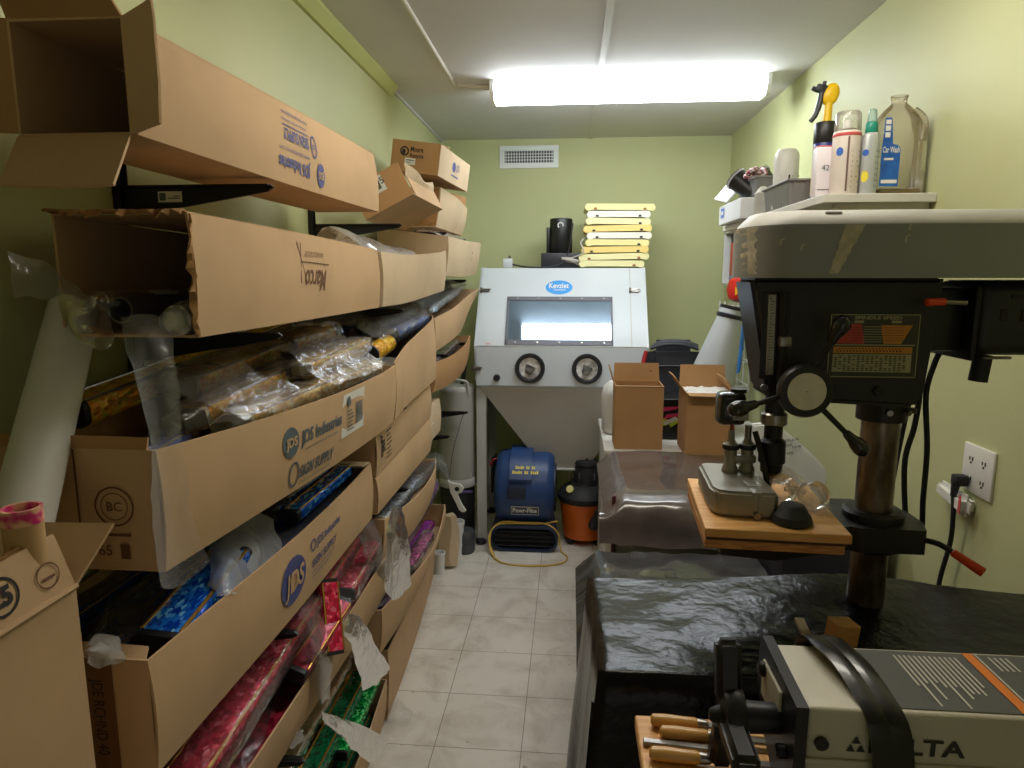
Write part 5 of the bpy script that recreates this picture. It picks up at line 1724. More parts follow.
bx = upright_box('tall closed-sided cardboard box on white cabinet, its back flap up', .212, .432, 3.075, 3.25, .803, 1.10, CARD_DARK,
                 [[(.212, 3.248, 1.10), (.432, 3.248, 1.10), (.428, 3.262, 1.185), (.216, 3.262, 1.185)], [(.212, 3.08, 1.10), (.212, 3.245, 1.10), (.188, 3.24, 1.18), (.188, 3.09, 1.18)]])
MB().tube([(.212, 3.073, 1.10), (.432, 3.073, 1.10)], .003, 6).build('fold_crease', CARD, bx)
Print().rect(0, 0, .016, .010).rect(0, .016, .016, .034).lay(plane_fn((.382, 3.2555, 1.115), (1, 0, 0), (0, 0, 1)), 'printed_code', INK_BROWN, bx)
bx = upright_box('cardboard box with open flaps beside the drill chuck', .520, .735, 2.98, 3.20, .803, 1.085, CARD_DARK,
                 [[(.520, 3.198, 1.085), (.735, 3.198, 1.085), (.73, 3.22, 1.185), (.525, 3.22, 1.185)], [(.520, 2.985, 1.085), (.520, 3.195, 1.085), (.47, 3.19, 1.155), (.47, 2.99, 1.155)], [(.735, 2.985, 1.085), (.735, 3.195, 1.085), (.69, 3.19, 1.15), (.69, 2.99, 1.15)],
                  [(.520, 2.982, 1.085), (.735, 2.982, 1.085), (.735, 2.935, 1.08), (.525, 2.935, 1.08)]])
t = thing('white_rags', 'white paper scraps filling the open flapped cardboard box', 'paper', (.63, 3.09, .81), )
g = [[Vector((.53 + .195 * j / 9, 2.99 + .20 * i / 9, 1.062 + .02 * noise.noise(Vector((i * .9, j * .9, 2))))) for j in range(10)] for i in range(10)]
MB().sheet(g, .02).build('paper_scraps', PAPER, t)
# dark printed carton between them
t = thing('printed_carton', 'black carton with pink and lime print between the two cardboard boxes', 'carton', (.50, 3.36, .803))
MB().box((.50, 3.38, .905), (.20, .20, .20), .003, 1).build('carton_body', BLACK_PLASTIC, t)
PINK = mat('pink_ink', rgb(226, 60, 120), .4)
LIME = mat('lime_ink', rgb(190, 214, 60), .4)
fc = plane_fn((.40, 3.279, .805), (1, 0, 0), (0, 0, 1))
Print().poly([(.02, .13), (.12, .15), (.14, .165), (.05, .16)]).poly([(.06, .10), (.15, .12), (.17, .135), (.08, .125)]).lay(fc, 'pink_print', PINK, t)
Print().ellipse(.06, .085, .035, .018).poly([(.10, .06), (.16, .10), (.15, .11), (.09, .075)]).lay(fc, 'lime_print', LIME, t)
Print().poly([(.07, .07), (.14, .10), (.12, .115), (.06, .085)]).lay(plane_fn((.40, 3.2782, .805), (1, 0, 0), (0, 0, 1)), 'white_print', PAPER, t)
# white rounded tub left of the boxes
t = thing('plastic_tub', 'white rounded plastic tub at left end of the cabinet', 'tub', (.16, 3.35, .80))
MB().lathe([(.07, 0), (.082, .02), (.085, .20), (.075, .24), (.05, .265), (.02, .27)], 30, Matrix.Translation((.25, 3.42, .803))).build('tub_body', WHITE_PLASTIC, t)
# black travel bag
t = thing('travel_bag', 'black fabric bag with red piping behind the cardboard boxes', 'bag', (.55, 3.66, .80))
b = bmesh.new()
bmesh.ops.create_cube(b, size=1)
bmesh.ops.scale(b, vec=(.30, .13, .45), verts=b.verts)
bmesh.ops.bevel(b, geom=b.edges[:], offset=.06, segments=4, affect='EDGES')
for v in b.verts:
    v.co += noise.noise_vector(v.co * 9) * .010
MB().bm(b, Matrix.Translation((.555, 3.69, 1.03))).build('bag_body', mat('bag_black', rgb(46, 48, 56), .6, var=.3, scale=16, bump=.4, bscale=40), t)
mb = MB()
for k, z in enumerate((1.235, 1.245, 1.252)):
    mb.tube(smooth_path([(.43 + .01 * k, 3.635 + .008 * k, z - .02), (.50, 3.618 + .008 * k, z + .004), (.60, 3.616 + .008 * k, z + .004), (.68, 3.63 + .008 * k, z - .02)], 6), .009, 8)
mb.tube(smooth_path([(.41, 3.622, 1.12), (.55, 3.616, 1.125), (.70, 3.622, 1.12)], 6), .006, 8)
mb.build('zip_ridges', mat('bag_black_b', rgb(60, 62, 70), .5), t)
MB().tube(smooth_path([(.41, 3.65, 1.20), (.395, 3.64, 1.12), (.41, 3.625, 1.02), (.45, 3.62, .90), (.55, 3.612, .85), (.68, 3.615, .84)], 8), .012, 10).build('red_piping', mat('piping_red', rgb(170, 28, 40), .5), t)
# grey tapered tube leaning in the corner
t = thing('tapered_tube', 'tall grey tapered tube leaning behind the open box', 'tube', (.62, 3.42, .80))
GREYC = mat('tube_light_grey', rgb(186, 190, 194), .45, var=.04, scale=4)
pA, pB = Vector((.660, 3.46, .81)), Vector((.812, 3.47, 1.44))
Mc = Matrix.Translation(pA) @ (pB - pA).to_track_quat('Z', 'Y').to_matrix().to_4x4()
Lc = (pB - pA).length
MB().lathe([(.16, 0), (.16, .02), (.062, Lc - .05), (.058, Lc)], 40, Mc).build('tube_body', GREYC, t)
MB().lathe([(.0655, Lc - .052), (.069, Lc - .046), (.069, Lc - .034), (.062, Lc - .03)], 36, Mc).build('rim_band', DARKM, t)
MB().lathe([(.059, Lc - .008), (.063, Lc - .002), (.063, Lc + .008), (.054, Lc + .01), (.052, Lc)], 36, Mc, cap=False).build('rim_band', DARKM, t)

# things hung on the right wall at the far end
t = thing('wall_case', 'white framed wall case with a red item, beside the drill press cover', 'wall case', (XR, 4.0, 1.6))
mb = MB()
ya, yb_, za, zb_ = 4.10, 4.42, 1.545, 1.875
for c, s in (((XR - .03, (ya + yb_) / 2, zb_ - .008), (.06, yb_ - ya, .016)), ((XR - .03, (ya + yb_) / 2, za + .008), (.06, yb_ - ya, .016)), ((XR - .03, ya + .008, (za + zb_) / 2), (.06, .016, zb_ - za)), ((XR - .03, yb_ - .008, (za + zb_) / 2), (.06, .016, zb_ - za))):
    mb.box(c, s, .003, 1)
mb.build('case_frame', WHITE_PLASTIC, t)
MB().box((XR - .008, (ya + yb_) / 2, (za + zb_) / 2), (.016, yb_ - ya - .03, zb_ - za - .03)).build('case_back', DARKM, t)
MB().box((XR - .035, 4.22, 1.70), (.035, .10, .20), .01).build('red_canister', mat('case_red', rgb(214, 70, 44), .4), t)
MB().box((XR - .035, 4.22, 1.585), (.036, .10, .03), .006).build('blue_base', mat('case_blue', rgb(120, 150, 200), .4), t)
t = thing('wire_rack', 'white wire rack on the far right wall with clear bags and a blue glove', 'wire rack', (XR, 3.85, 1.2))
mb = MB()
for z in (1.42, 1.27, 1.12, .98):
    mb.tube([(XR - .10, 3.86, z), (XR - .10, 4.26, z), (XR - .005, 4.26, z), (XR - .005, 3.86, z)], .005, 6, closed=True)
for y in (3.86, 3.99, 4.12, 4.26):
    mb.tube([(XR - .10, y, .95), (XR - .10, y, 1.45)], .005, 6)
    mb.tube([(XR - .005, y, .95), (XR - .005, y, 1.45)], .005, 6)
mb.build('wire_frame', WHITE_PLASTIC, t)
t = thing('rubber_glove', 'blue rubber glove hanging from the white wire rack', 'glove', (.915, 3.72, 1.2))
GL = mat('glove_blue', rgb(64, 132, 220), .4, var=.1, scale=12)
mb = MB()
pts = [(-.03, 0), (.03, 0), (.038, -.10), (.045, -.16)]
b = bmesh.new()
bmesh.ops.create_uvsphere(b, u_segments=20, v_segments=14, radius=1)
bmesh.ops.scale(b, vec=(.022, .065, .13), verts=b.verts)
for v in b.verts:
    v.co += noise.noise_vector(v.co * 22) * .010
mb.bm(b, Matrix.Translation((XR - .10, 3.74, 1.27)))
for k in range(4):
    y = 3.695 + k * .028
    mb.tube([(XR - .10, y + .004, 1.20), (XR - .102, y, 1.13), (XR - .106, y - .003, 1.085 - .01 * (k % 2))], [.012, .011, .008], 10)
mb.tube([(XR - .10, 3.72, 1.26), (XR - .102, 3.745, 1.20), (XR - .105, 3.75, 1.15)], [.012, .011, .008], 10)
mb.build('glove_body', GL, t)
film('plastic_film', 'crumpled clear bag in the white wire rack above the blue glove',
     [[V(XR - .11, 3.78, 1.45), V(XR - .12, 3.86, 1.46), V(XR - .09, 3.98, 1.45)], [V(XR - .14, 3.78, 1.38), V(XR - .15, 3.86, 1.39), V(XR - .12, 3.98, 1.38)], [V(XR - .12, 3.78, 1.32), V(XR - .10, 3.86, 1.33), V(XR - .11, 3.98, 1.32)]], .012, 26, mtl=FILM_MILKY, seed=31)
t = thing('red_helmet', 'red round object with a yellow flame mark on the wire rack', 'red ball', (XR - .06, 3.86, 1.45))
MB().lathe([(.02, 0), (.07, .02), (.085, .07), (.07, .125), (.02, .145)], 28, Matrix.Translation((XR - .09, 3.85, 1.455)) @ Matrix.Diagonal((.75, 1, 1, 1))).build('shell', mat('shell_red', rgb(206, 36, 26), .3), t)
Print().poly([(-.012, -.03), (.010, -.02), (.016, .01), (.006, .035), (-.002, .01), (-.014, .02)]).lay(lambda u, v: Vector((XR - .09 - .030 + u * .6, 3.85 - .0855 + abs(u) * .3, 1.525 + v)), 'flame_mark', mat('flame_yellow', rgb(250, 190, 50), .4), t)

# ================================================================ wall shelf and what stands on it
ZW = 1.83
SHW = mat('shelf_white', rgb(214, 211, 204), .55, var=.06, scale=7)
t = thing('wall_shelf', 'white wall shelf on the right wall loaded with bins and bottles', 'shelf', (XR, 2.5, ZW))
MB().box(((.71 + XR) / 2, 2.67, ZW - .0125), (XR - .71, 1.28, .025), .002, 1).build('board', SHW, t)
mb = MB()
for y in (2.06, 3.1):
    mb.prism([(0, 0), (-.26, 0), (-.26, -.012), (-.03, -.065), (0, -.065)], .02, Matrix(((1, 0, 0, XR - .004), (0, 0, 1, y), (0, 1, 0, ZW - .025), (0, 0, 0, 1))))
mb.build('bracket', SHW, t, smooth=False)
MB().box((XR - .008, 2.67, ZW - .045), (.016, 1.2, .04)).build('wall_cleat', SHW, t)

t = thing('label_box', 'flat white carton with blue print at the far front of the wall shelf', 'carton', (.80, 3.0, ZW))
MB().box((.785, 3.06, ZW + .042), (.21, .40, .084), .003, 1).build('carton_body', mat('carton_white', rgb(226, 228, 232), .5), t)
fB_ = plane_fn((.6792, 3.25, ZW), (0, -1, 0), (0, 0, 1))
pr = Print().rect(.03, .03, .10, .07)
pr.lay(fB_, 'blue_print', mat('print_blue', rgb(90, 130, 210), .5), t)
Print().rect(.04, .042, .085, .058).lay(plane_fn((.6784, 3.25, ZW), (0, -1, 0), (0, 0, 1)), 'print_block', PAPER, t)
BINM = mat('bin_grey', rgb(136, 134, 132), .45, var=.05)


def ribbed_bin(label, cx_, cy_, z, w, l, h, grp='grey ribbed bins on the wall shelf'):
    t = thing('parts_bin', label, 'plastic bin', (cx_, cy_, z), group=grp)
    mb = MB()
    tb = .004
    k = .88
    def ring_(s, zz):
        return [(cx_ - w / 2 * s, cy_ - l / 2 * s, zz), (cx_ + w / 2 * s, cy_ - l / 2 * s, zz), (cx_ + w / 2 * s, cy_ + l / 2 * s, zz), (cx_ - w / 2 * s, cy_ + l / 2 * s, zz)]
    vs = ring_(k, z) + ring_(1, z + h) + ring_(.96, z + h) + ring_(k * .95, z + .006)
    fs = [[3, 2, 1, 0]] + [[i * 4 + j, i * 4 + (j + 1) % 4, (i + 1) * 4 + (j + 1) % 4, (i + 1) * 4 + j] for i in range(3) for j in range(4)] + [[12, 13, 14, 15]]
    mb.add(vs, fs)
    mb.build('bin_body', BINM, t, smooth=False)
    m2 = MB()
    n = 9
    for i in range(n):
        f = (i + .5) / n - .5
        for s in (-1, 1):
            m2.hexa([(cx_ + s * w / 2 * k - .002, cy_ + f * l * k - .004, z + .002), (cx_ + s * w / 2 * k + .004 * s + .001, cy_ + f * l * k - .004, z + .002), (cx_ + s * w / 2 * k + .004 * s + .001, cy_ + f * l * k + .004, z + .002), (cx_ + s * w / 2 * k - .002, cy_ + f * l * k + .004, z + .002),
                     (cx_ + s * w / 2 - .002, cy_ + f * l - .004, z + h - .01), (cx_ + s * w / 2 + .003 * s + .001, cy_ + f * l - .004, z + h - .01), (cx_ + s * w / 2 + .003 * s + .001, cy_ + f * l + .004, z + h - .01), (cx_ + s * w / 2 - .002, cy_ + f * l + .004, z + h - .01)])
    for i in range(4):
        f = (i + .5) / 4 - .5
        m2.hexa([(cx_ + f * w * k - .004, cy_ - l / 2 * k - .004, z + .002), (cx_ + f * w * k + .004, cy_ - l / 2 * k - .004, z + .002), (cx_ + f * w * k + .004, cy_ - l / 2 * k, z + .002), (cx_ + f * w * k - .004, cy_ - l / 2 * k, z + .002),
                 (cx_ + f * w - .004, cy_ - l / 2 - .004, z + h - .01), (cx_ + f * w + .004, cy_ - l / 2 - .004, z + h - .01), (cx_ + f * w + .004, cy_ - l / 2, z + h - .01), (cx_ + f * w - .004, cy_ - l / 2, z + h - .01)])
    m2.build('ribs', BINM, t, smooth=False)
    m3 = MB()
    for s in (-1, 1):
        m3.box((cx_ + s * (w / 2 + .001), cy_, z + h - .004), (.012, l + .012, .008), .002, 1)
        m3.box((cx_, cy_ + s * (l / 2 + .001), z + h - .004), (w + .012, .012, .008), .002, 1)
    m3.build('rim', BINM, t)
    return t


ribbed_bin('nearer grey ribbed bin on the wall shelf beside the spray cans', .80, 2.545, ZW, .155, .30, .092)
ribbed_bin('farther grey ribbed bin sitting on the white carton', .82, 3.03, ZW + .085, .16, .30, .085)
# pots in the farther bin
for i, (x, y, z, rx, ry, lab, m) in enumerate(((.765, 2.99, ZW + .11, -.5, -.75, 'black pot tipped forward in the farther bin', BLACK_PLASTIC), (.83, 2.94, ZW + .10, -.4, -.55, 'second black pot lying lower in the farther bin', BLACK_PLASTIC), (.86, 3.06, ZW + .12, -.35, -.7, 'pale grey pot behind the black ones in the farther bin', mat('pot_grey', rgb(196, 196, 196), .4)))):
    t = thing('plastic_pot', lab, 'pot', (x, y, z), (rx, ry, 0), group='pots in the farther bin')
    MB().lathe([(.036, 0), (.038, .004), (.046, .105), (.049, .106), (.049, .116), (.044, .116), (.035, .008), (.001, .008)], 28, cap=False).build('pot_wall', m, t, world=False)
    MB().lathe([(.0465, .104), (.0505, .106), (.0505, .112), (.0465, .114)], 28, cap=False).build('rim', mat('pot_rim', rgb(180, 180, 186), .3), t, world=False)
t = thing('white_tray', 'white rounded plastic lid leaning out of the farther bin', 'tray', (.715, 3.19, ZW + .16), (R(20), R(-50), 0))
MB().box((0, 0, 0), (.15, .12, .012), .006).build('tray_body', WHITE_PLASTIC, t, world=False)
t = thing('red_ribbon', 'crumpled red and white ribbon over the edge of the farther bin', 'ribbon', (.74, 2.78, ZW + .165))
mb = MB()
rn = random.Random(3)
mb.tube(smooth_path([(.735 + rn.uniform(-.02, .05), 2.91 + rn.uniform(-.04, .06), ZW + .168 + rn.uniform(0, .035)) for k in range(16)], 5), .008, 8)
mb.build('ribbon_loops', mat('ribbon_red', rgb(150, 32, 44), .5, c2=rgb(226, 216, 212), scale=60), t)
# pot and scraps in front of the nearer bin
t = thing('plastic_cup', 'grey white cup at the corner between the two bins', 'cup', (.715, 2.66, ZW))
MB().lathe([(.026, 0), (.028, .004), (.030, .085), (.032, .088), (.030, .092), (.027, .088), (.024, .008), (.001, .008)], 24, Matrix.Translation((.745, 2.79, ZW)), cap=False).build('cup_wall', mat('cup_grey', rgb(200, 198, 192), .5), t)
b = bmesh.new()
bmesh.ops.create_icosphere(b, subdivisions=2, radius=.024)
for v in b.verts:
    v.co += noise.noise_vector(v.co * 60) * .010
MB().bm(b, Matrix.Translation((.745, 2.79, ZW + .092))).build('tissue', PAPER, t)
# white rounded jar in nearer bin, glass bottle, funnel
t = thing('white_canister', 'tall rounded white canister standing in the nearer bin', 'canister', (.79, 2.50, ZW + .008))
MB().lathe([(.040, 0), (.043, .005), (.043, .18), (.040, .20), (.030, .212), (.012, .216)], 32, Matrix.Translation((.772, 2.60, ZW + .008))).build('canister_body', WHITE_PLASTIC, t)
MB().box((.772, 2.5575, ZW + .11), (.006, .004, .035), .001, 1).build('slot', INK_BLACK, t)
Print().rect(-.028, .120, .012, .126).rect(-.028, .112, .0, .114).lay(lambda u, v: Vector((.772 + .0435 * math.sin(u / .0435), 2.60 - .0435 * math.cos(u / .0435), ZW + v)), 'printed_label', INK_GREY, t)
GLASSY = film_mat('cloudy_glass', (.82, .78, .70, 1), .25, .8, .1, .1, 20)
t = thing('glass_bottle', 'small glass bottle with straws behind the nearer bin', 'bottle', (.855, 2.46, ZW + .008))
MB().lathe([(.020, 0), (.022, .004), (.022, .15), (.018, .165), (.016, .18)], 24, Matrix.Translation((.843, 2.46, ZW + .008))).build('bottle_wall', GLASSY, t)
MB().lathe([(.0225, .155), (.0235, .158), (.0235, .176), (.0225, .178)], 24, Matrix.Translation((.843, 2.46, ZW + .008)), cap=False).build('neck_ring', mat('ring_tan', rgb(150, 134, 110), .5), t)
MB().cyl((.838, 2.46, ZW + .02), (.832, 2.47, ZW + .265), .0025, n=8).build('straw', WHITE_PLASTIC, t)
MB().cyl((.846, 2.46, ZW + .02), (.858, 2.44, ZW + .245), .0022, n=8).build('straw', WHITE_PLASTIC, t)
t = thing('paper_cone', 'white cone propped against the blue labelled spray bottle', 'funnel', (.85, 2.38, ZW + .09))
MB().cyl((.838, 2.36, ZW + .012), (.858, 2.34, ZW + .17), .026, .006, 20).build('cone_wall', WHITE_PLASTIC, t)

# trigger spray bottle with yellow and black head
def lathe_at(x, y, z, prof, n=32):
    return MB().lathe(prof, n, Matrix.Translation((x, y, z)))


t = thing('spray_bottle', 'black collared spray bottle with yellow and black trigger head', 'spray bottle', (.835, 2.16, ZW))
sx_, sy_ = .800, 2.31
lathe_at(sx_, sy_, ZW, [(.030, 0), (.033, .004), (.033, .185), (.031, .19)]).build('bottle_body', mat('bottle_navy', rgb(48, 58, 132), .35), t)
lathe_at(sx_, sy_, ZW, [(.0332, .03), (.0335, .031), (.0335, .115), (.0332, .116)]).build('wrap_label', mat('label_peach', rgb(224, 176, 150), .45, c2=rgb(230, 206, 90), scale=30), t)
lathe_at(sx_, sy_, ZW, [(.033, .186), (.034, .188), (.034, .245), (.031, .250)]).build('collar', BLACK_PLASTIC, t)
YELP = mat('trigger_yellow', rgb(240, 196, 24), .35)
mb = MB()
mb.cyl((sx_ + .002, sy_, ZW + .25), (sx_ + .004, sy_, ZW + .315), .0135, .012, 16)
b = bmesh.new()
bmesh.ops.create_uvsphere(b, u_segments=20, v_segments=12, radius=1)
bmesh.ops.scale(b, vec=(.026, .016, .036), verts=b.verts)
mb.bm(b, Matrix.Translation((sx_ + .008, sy_, ZW + .335)) @ Matrix.Rotation(R(18), 4, 'Y'))
mb.build('sprayer_head', YELP, t)
mb = MB()
mb.box((sx_ - .020, sy_, ZW + .352), (.036, .018, .026), .005, rot=(0, R(15), 0))
mb.cyl((sx_ - .036, sy_, ZW + .350), (sx_ - .050, sy_, ZW + .356), .008, .007, 12)
mb.cyl((sx_ - .014, sy_, ZW + .365), (sx_ - .012, sy_, ZW + .374), .006, n=10)
mb.build('nozzle', mat('trigger_black', rgb(36, 38, 46), .4), t)
mb = MB().tube(smooth_path([(sx_ - .020, sy_, ZW + .342), (sx_ - .024, sy_, ZW + .31), (sx_ - .034, sy_, ZW + .275), (sx_ - .048, sy_, ZW + .255)], 6), [.009] * 10 + [.008] * 4 + [.007] * 5, 10)
mb.build('trigger', mat('trigger_black', rgb(36, 38, 46), .4), t)
# aerosol cans
CANW = mat('can_cream', rgb(226, 214, 206), .35, var=.05, scale=20)
CANP = mat('can_pink_white', rgb(230, 222, 228), .35)
REDI = mat('can_red', rgb(206, 90, 92), .4)
def can_fn(x, y, r_, z=ZW):
    return lambda u, v: Vector((x + (r_ + .0008) * math.sin(u / r_), y - (r_ + .0008) * math.cos(u / r_), z + v))
t = thing('spray_can', 'short white can with pink edge in front of the trigger sprayer', 'can', (.79, 2.02, ZW), group='cans on the wall shelf')
MB().box((.742, 2.13, ZW + .072), (.062, .045, .144), .008).build('can_body', CANP, t)
Print().text('42', .012, .075, .016).rect(.004, .02, .04, .022).lay(plane_fn((.714, 2.1072, ZW), (1, 0, 0), (0, 0, 1)), 'can_print', INK_GREY, t)
MB().box((.742, 2.13, ZW + .144), (.060, .040, .004), .001, 1).build('pink_edge', REDI, t)
t = thing('spray_can', 'tall cream spray can with a clear domed cap', 'can', (.845, 2.0, ZW), group='cans on the wall shelf')
x_, y_, r_ = .785, 2.09, .0375
lathe_at(x_, y_, ZW, [(.035, 0), (.0375, .004), (.0375, .165), (.036, .176), (.030, .184)]).build('can_body', CANW, t)
lathe_at(x_, y_, ZW, [(.0382, .163), (.039, .165), (.038, .172), (.0365, .172)]).build('shoulder_ring', REDI, t)
lathe_at(x_, y_, ZW, [(.035, .178), (.036, .185), (.034, .225), (.030, .232), (.001, .233)], 28).build('clear_cap', GLASSY, t)
lathe_at(x_, y_, ZW, [(.012, .184), (.012, .20), (.008, .21)]).build('nozzle', WHITE_PLASTIC, t)
Print().rect(-.010, .01, -.005, .16).lay(can_fn(x_, y_, r_), 'dark_stripe', mat('stripe_brown', rgb(120, 92, 86), .5), t)
Print().ellipse(-.030, .12, .010, .012).lay(can_fn(x_, y_, r_), 'blue_mark', mat('mark_blue', rgb(50, 100, 190), .5), t)
pr = Print()
for k in range(8):
    pr.rect(.004, .02 + .014 * k, .036 - .006 * (k % 3), .0245 + .014 * k)
pr.lay(can_fn(x_, y_, r_), 'fine_print', mat('print_tan', rgb(170, 150, 144), .6), t)
t = thing('spray_can', 'slim cream can half hidden beside the green capped bottle', 'can', (.91, 2.08, ZW), group='cans on the wall shelf')
lathe_at(.866, 2.16, ZW, [(.020, 0), (.023, .004), (.023, .150), (.020, .158), (.012, .162), (.012, .172)]).build('can_body', CANW, t)
Print().rect(-.018, .03, .01, .035).rect(-.018, .05, .012, .055).rect(-.018, .07, .01, .12).lay(can_fn(.866, 2.16, .023), 'can_print', mat('print_yellow', rgb(214, 180, 90), .5), t)
t = thing('pump_bottle', 'silvery pump spray bottle with green cap', 'spray bottle', (.90, 1.98, ZW))
x_, y_, r_ = .845, 2.075, .0235
lathe_at(x_, y_, ZW, [(.022, 0), (.0235, .004), (.0235, .155), (.022, .165), (.015, .172)]).build('bottle_body', mat('bottle_silver', rgb(190, 194, 196), .3, metal=.3), t)
TEAL = mat('cap_green', rgb(30, 140, 120), .35)
lathe_at(x_, y_, ZW, [(.0155, .168), (.0165, .17), (.0165, .195), (.014, .20), (.012, .202)]).build('collar', TEAL, t)
lathe_at(x_, y_, ZW, [(.013, .20), (.011, .232), (.007, .236)]).build('clear_overcap', film_mat('green_clear', (.55, .85, .75, 1), .4, .8, .1, .1, 20), t)
Print().ellipse(-.018, .05, .010, .016).lay(can_fn(x_, y_, r_), 'yellow_mark', mat('mark_yellow', rgb(232, 214, 60), .5), t)
Print().ellipse(-.020, .115, .009, .009).lay(can_fn(x_, y_, r_), 'blue_mark', mat('mark_blue', rgb(50, 100, 190), .5), t)
pr = Print()
for k in range(7):
    pr.rect(.008, .02 + .016 * k, .022, .026 + .016 * k)
pr.lay(can_fn(x_, y_, r_), 'fine_print', mat('print_grey', rgb(120, 140, 150), .6), t)
# big clear jug with a moulded handle
JUG = film_mat('jug_plastic', (.50, .40, .20, 1), .34, .7, .12, .12, 12)
t = thing('clear_jug', 'large clear square jug with handle and blue label at shelf end', 'jug', (.945, 1.945, ZW))
jx, jy = .940, 2.135
secs = []
for z, w, r_ in ((0, .118, .022), (.006, .13, .026), (.10, .132, .028), (.165, .132, .030), (.185, .126, .030), (.20, .112, .032), (.225, .095, .034), (.245, .070, .030), (.258, .046, .0229), (.262, .038, .0189), (.275, .038, .0189), (.278, .042, .0209), (.284, .042, .0209), (.285, .036, .0179)):
    secs.append((z, rrect(w * 1.1, w * .92, min(r_, w * .459), 4)))
n = len(secs[0][1])
vs = [(jx + a, jy + b_, ZW + z) for z, s in secs for a, b_ in s]
fs = [[i * n + k, i * n + (k + 1) % n, (i + 1) * n + (k + 1) % n, (i + 1) * n + k] for i in range(len(secs) - 1) for k in range(n)] + [list(range(n))[::-1]]
MB().add(vs, fs).build('jug_wall', JUG, t, angle=50)
MB().tube(smooth_path([(jx + .026, jy - .040, ZW + .236), (jx + .044, jy - .052, ZW + .215), (jx + .050, jy - .058, ZW + .19), (jx + .046, jy - .060, ZW + .15)], 6), .0095, 12).build('handle', JUG, t)
BLB = mat('label_blue', rgb(36, 104, 190), .4, c2=rgb(28, 80, 160), scale=20)
lb = Print().poly([(0, .012), (.052, .012), (.052, .115), (.044, .125), (.030, .128), (.022, .20), (.004, .20), (0, .11)]).lay(lambda u, v: Vector((jx - .064 + u, jy - .0625, ZW + .012 + v)), 'blue_label', BLB, t)
Print().text('Car Wash', .003, .105, .016, .046, bold=.02).rect(.008, .084, .034, .090).rect(.004, .02, .048, .03).lay(lambda u, v: Vector((jx - .064 + u, jy - .0635, ZW + .012 + v)), 'label_lettering', PAPER, lb)
Print().rect(.006, .172, .020, .184).rect(.006, .154, .020, .168).rect(.006, .136, .020, .150).lay(lambda u, v: Vector((jx - .064 + u, jy - .0638, ZW + .022 + v)), 'label_lettering', PAPER, lb)
MB().box((jx, jy, ZW + .012), (.115, .105, .016), .006).build('residue', mat('jug_residue', rgb(168, 142, 92), .4), t)

# ================================================================ wall outlet, night light, cords
t = thing('wall_outlet', 'white double outlet plate on the right wall', 'outlet', (XR, 1.70, 1.12))
MB().box((XR - .004, 1.702, 1.122), (.008, .125, .122), .003).build('plate', WHITE_PLASTIC, t)
m2 = MB()
for y in (1.676, 1.728):
    for z in (1.097, 1.147):
        m2.box((XR - .0085, y - .006, z), (.002, .003, .010))
        m2.box((XR - .0085, y + .006, z), (.002, .003, .008))
        m2.cyl((XR - .0075, y, z - .010), (XR - .0095, y, z - .010), .003, n=8)
m2.build('sockets', INK_BLACK, t, smooth=False)
t = thing('power_plug', 'black plug in the wall outlet with a cord dropping behind the press', 'plug', (XR - .02, 1.74, 1.09))
MB().box((XR - .026, 1.735, 1.088), (.032, .030, .028), .005).build('plug_body', RUBBER, t)
MB().cyl((XR - .034, 1.735, 1.084), (XR - .038, 1.735, 1.045), .011, .007, 12).build('strain_relief', RUBBER, t)
MB().tube(smooth_path([(XR - .038, 1.735, 1.05), (XR - .036, 1.73, 1.0), (XR - .03, 1.74, .92), (XR - .035, 1.76, .80), (XR - .03, 1.77, .68), (XR - .02, 1.77, .40), (XR - .02, 1.76, .05), (XR - .04, 1.75, .01)], 8), .006, 8).build('cord', RUBBER, t)
t = thing('night_light', 'white oval plug-in device with a red stripe below the outlet', 'night light', (XR - .02, 1.83, 1.03))
Mn = Matrix.Translation((XR - .022, 1.76, 1.035)) @ Matrix.Rotation(R(6), 4, 'X')
b = bmesh.new()
bmesh.ops.create_cube(b, size=1)
bmesh.ops.scale(b, vec=(.036, .15, .058), verts=b.verts)
bmesh.ops.bevel(b, geom=b.edges[:], offset=.016, segments=4, affect='EDGES')
for v in b.verts:
    if v.co.y > 0:
        v.co.z *= 1 - .35 * (v.co.y / .075)
        v.co.x *= 1 - .3 * (v.co.y / .075)
MB().bm(b, Mn).build('shell', WHITE_PLASTIC, t)
MB().box((XR - .0412, 1.70, 1.035), (.0015, .010, .045), M=None).build('red_stripe', REDI, t)

# ================================================================ black plastic over the bench
BPLAS = mat('black_sheet', rgb(8, 8, 9), .24, bump=.55, bscale=45, spec=.3)
t = thing('covered_bench', 'bench under a wrinkled glossy black plastic sheet in front of the press', 'covered bench', (.5, 1.3, 0))
MB().box((.56, 1.36, .43), (.86, .44, .86), .004).build('bench_frame', BLACK_METAL, t)
cols_x = [.055 + .95 * k / 40 for k in range(41)]


def sheet_top(x, y):
    z = .905
    q = Vector((x * 4.2, y * 4.2, .7))
    z += noise.noise(q) * .006 - abs(noise.noise(q * 2.2)) * .006 - abs(noise.noise(q * 4.5)) * .004 + .006
    # the sheet climbs towards the press foot
    d = math.hypot((x - .60) / .33, (y - 1.50) / .22)
    z += .03 * math.exp(-d * d * 1.6)
    return z


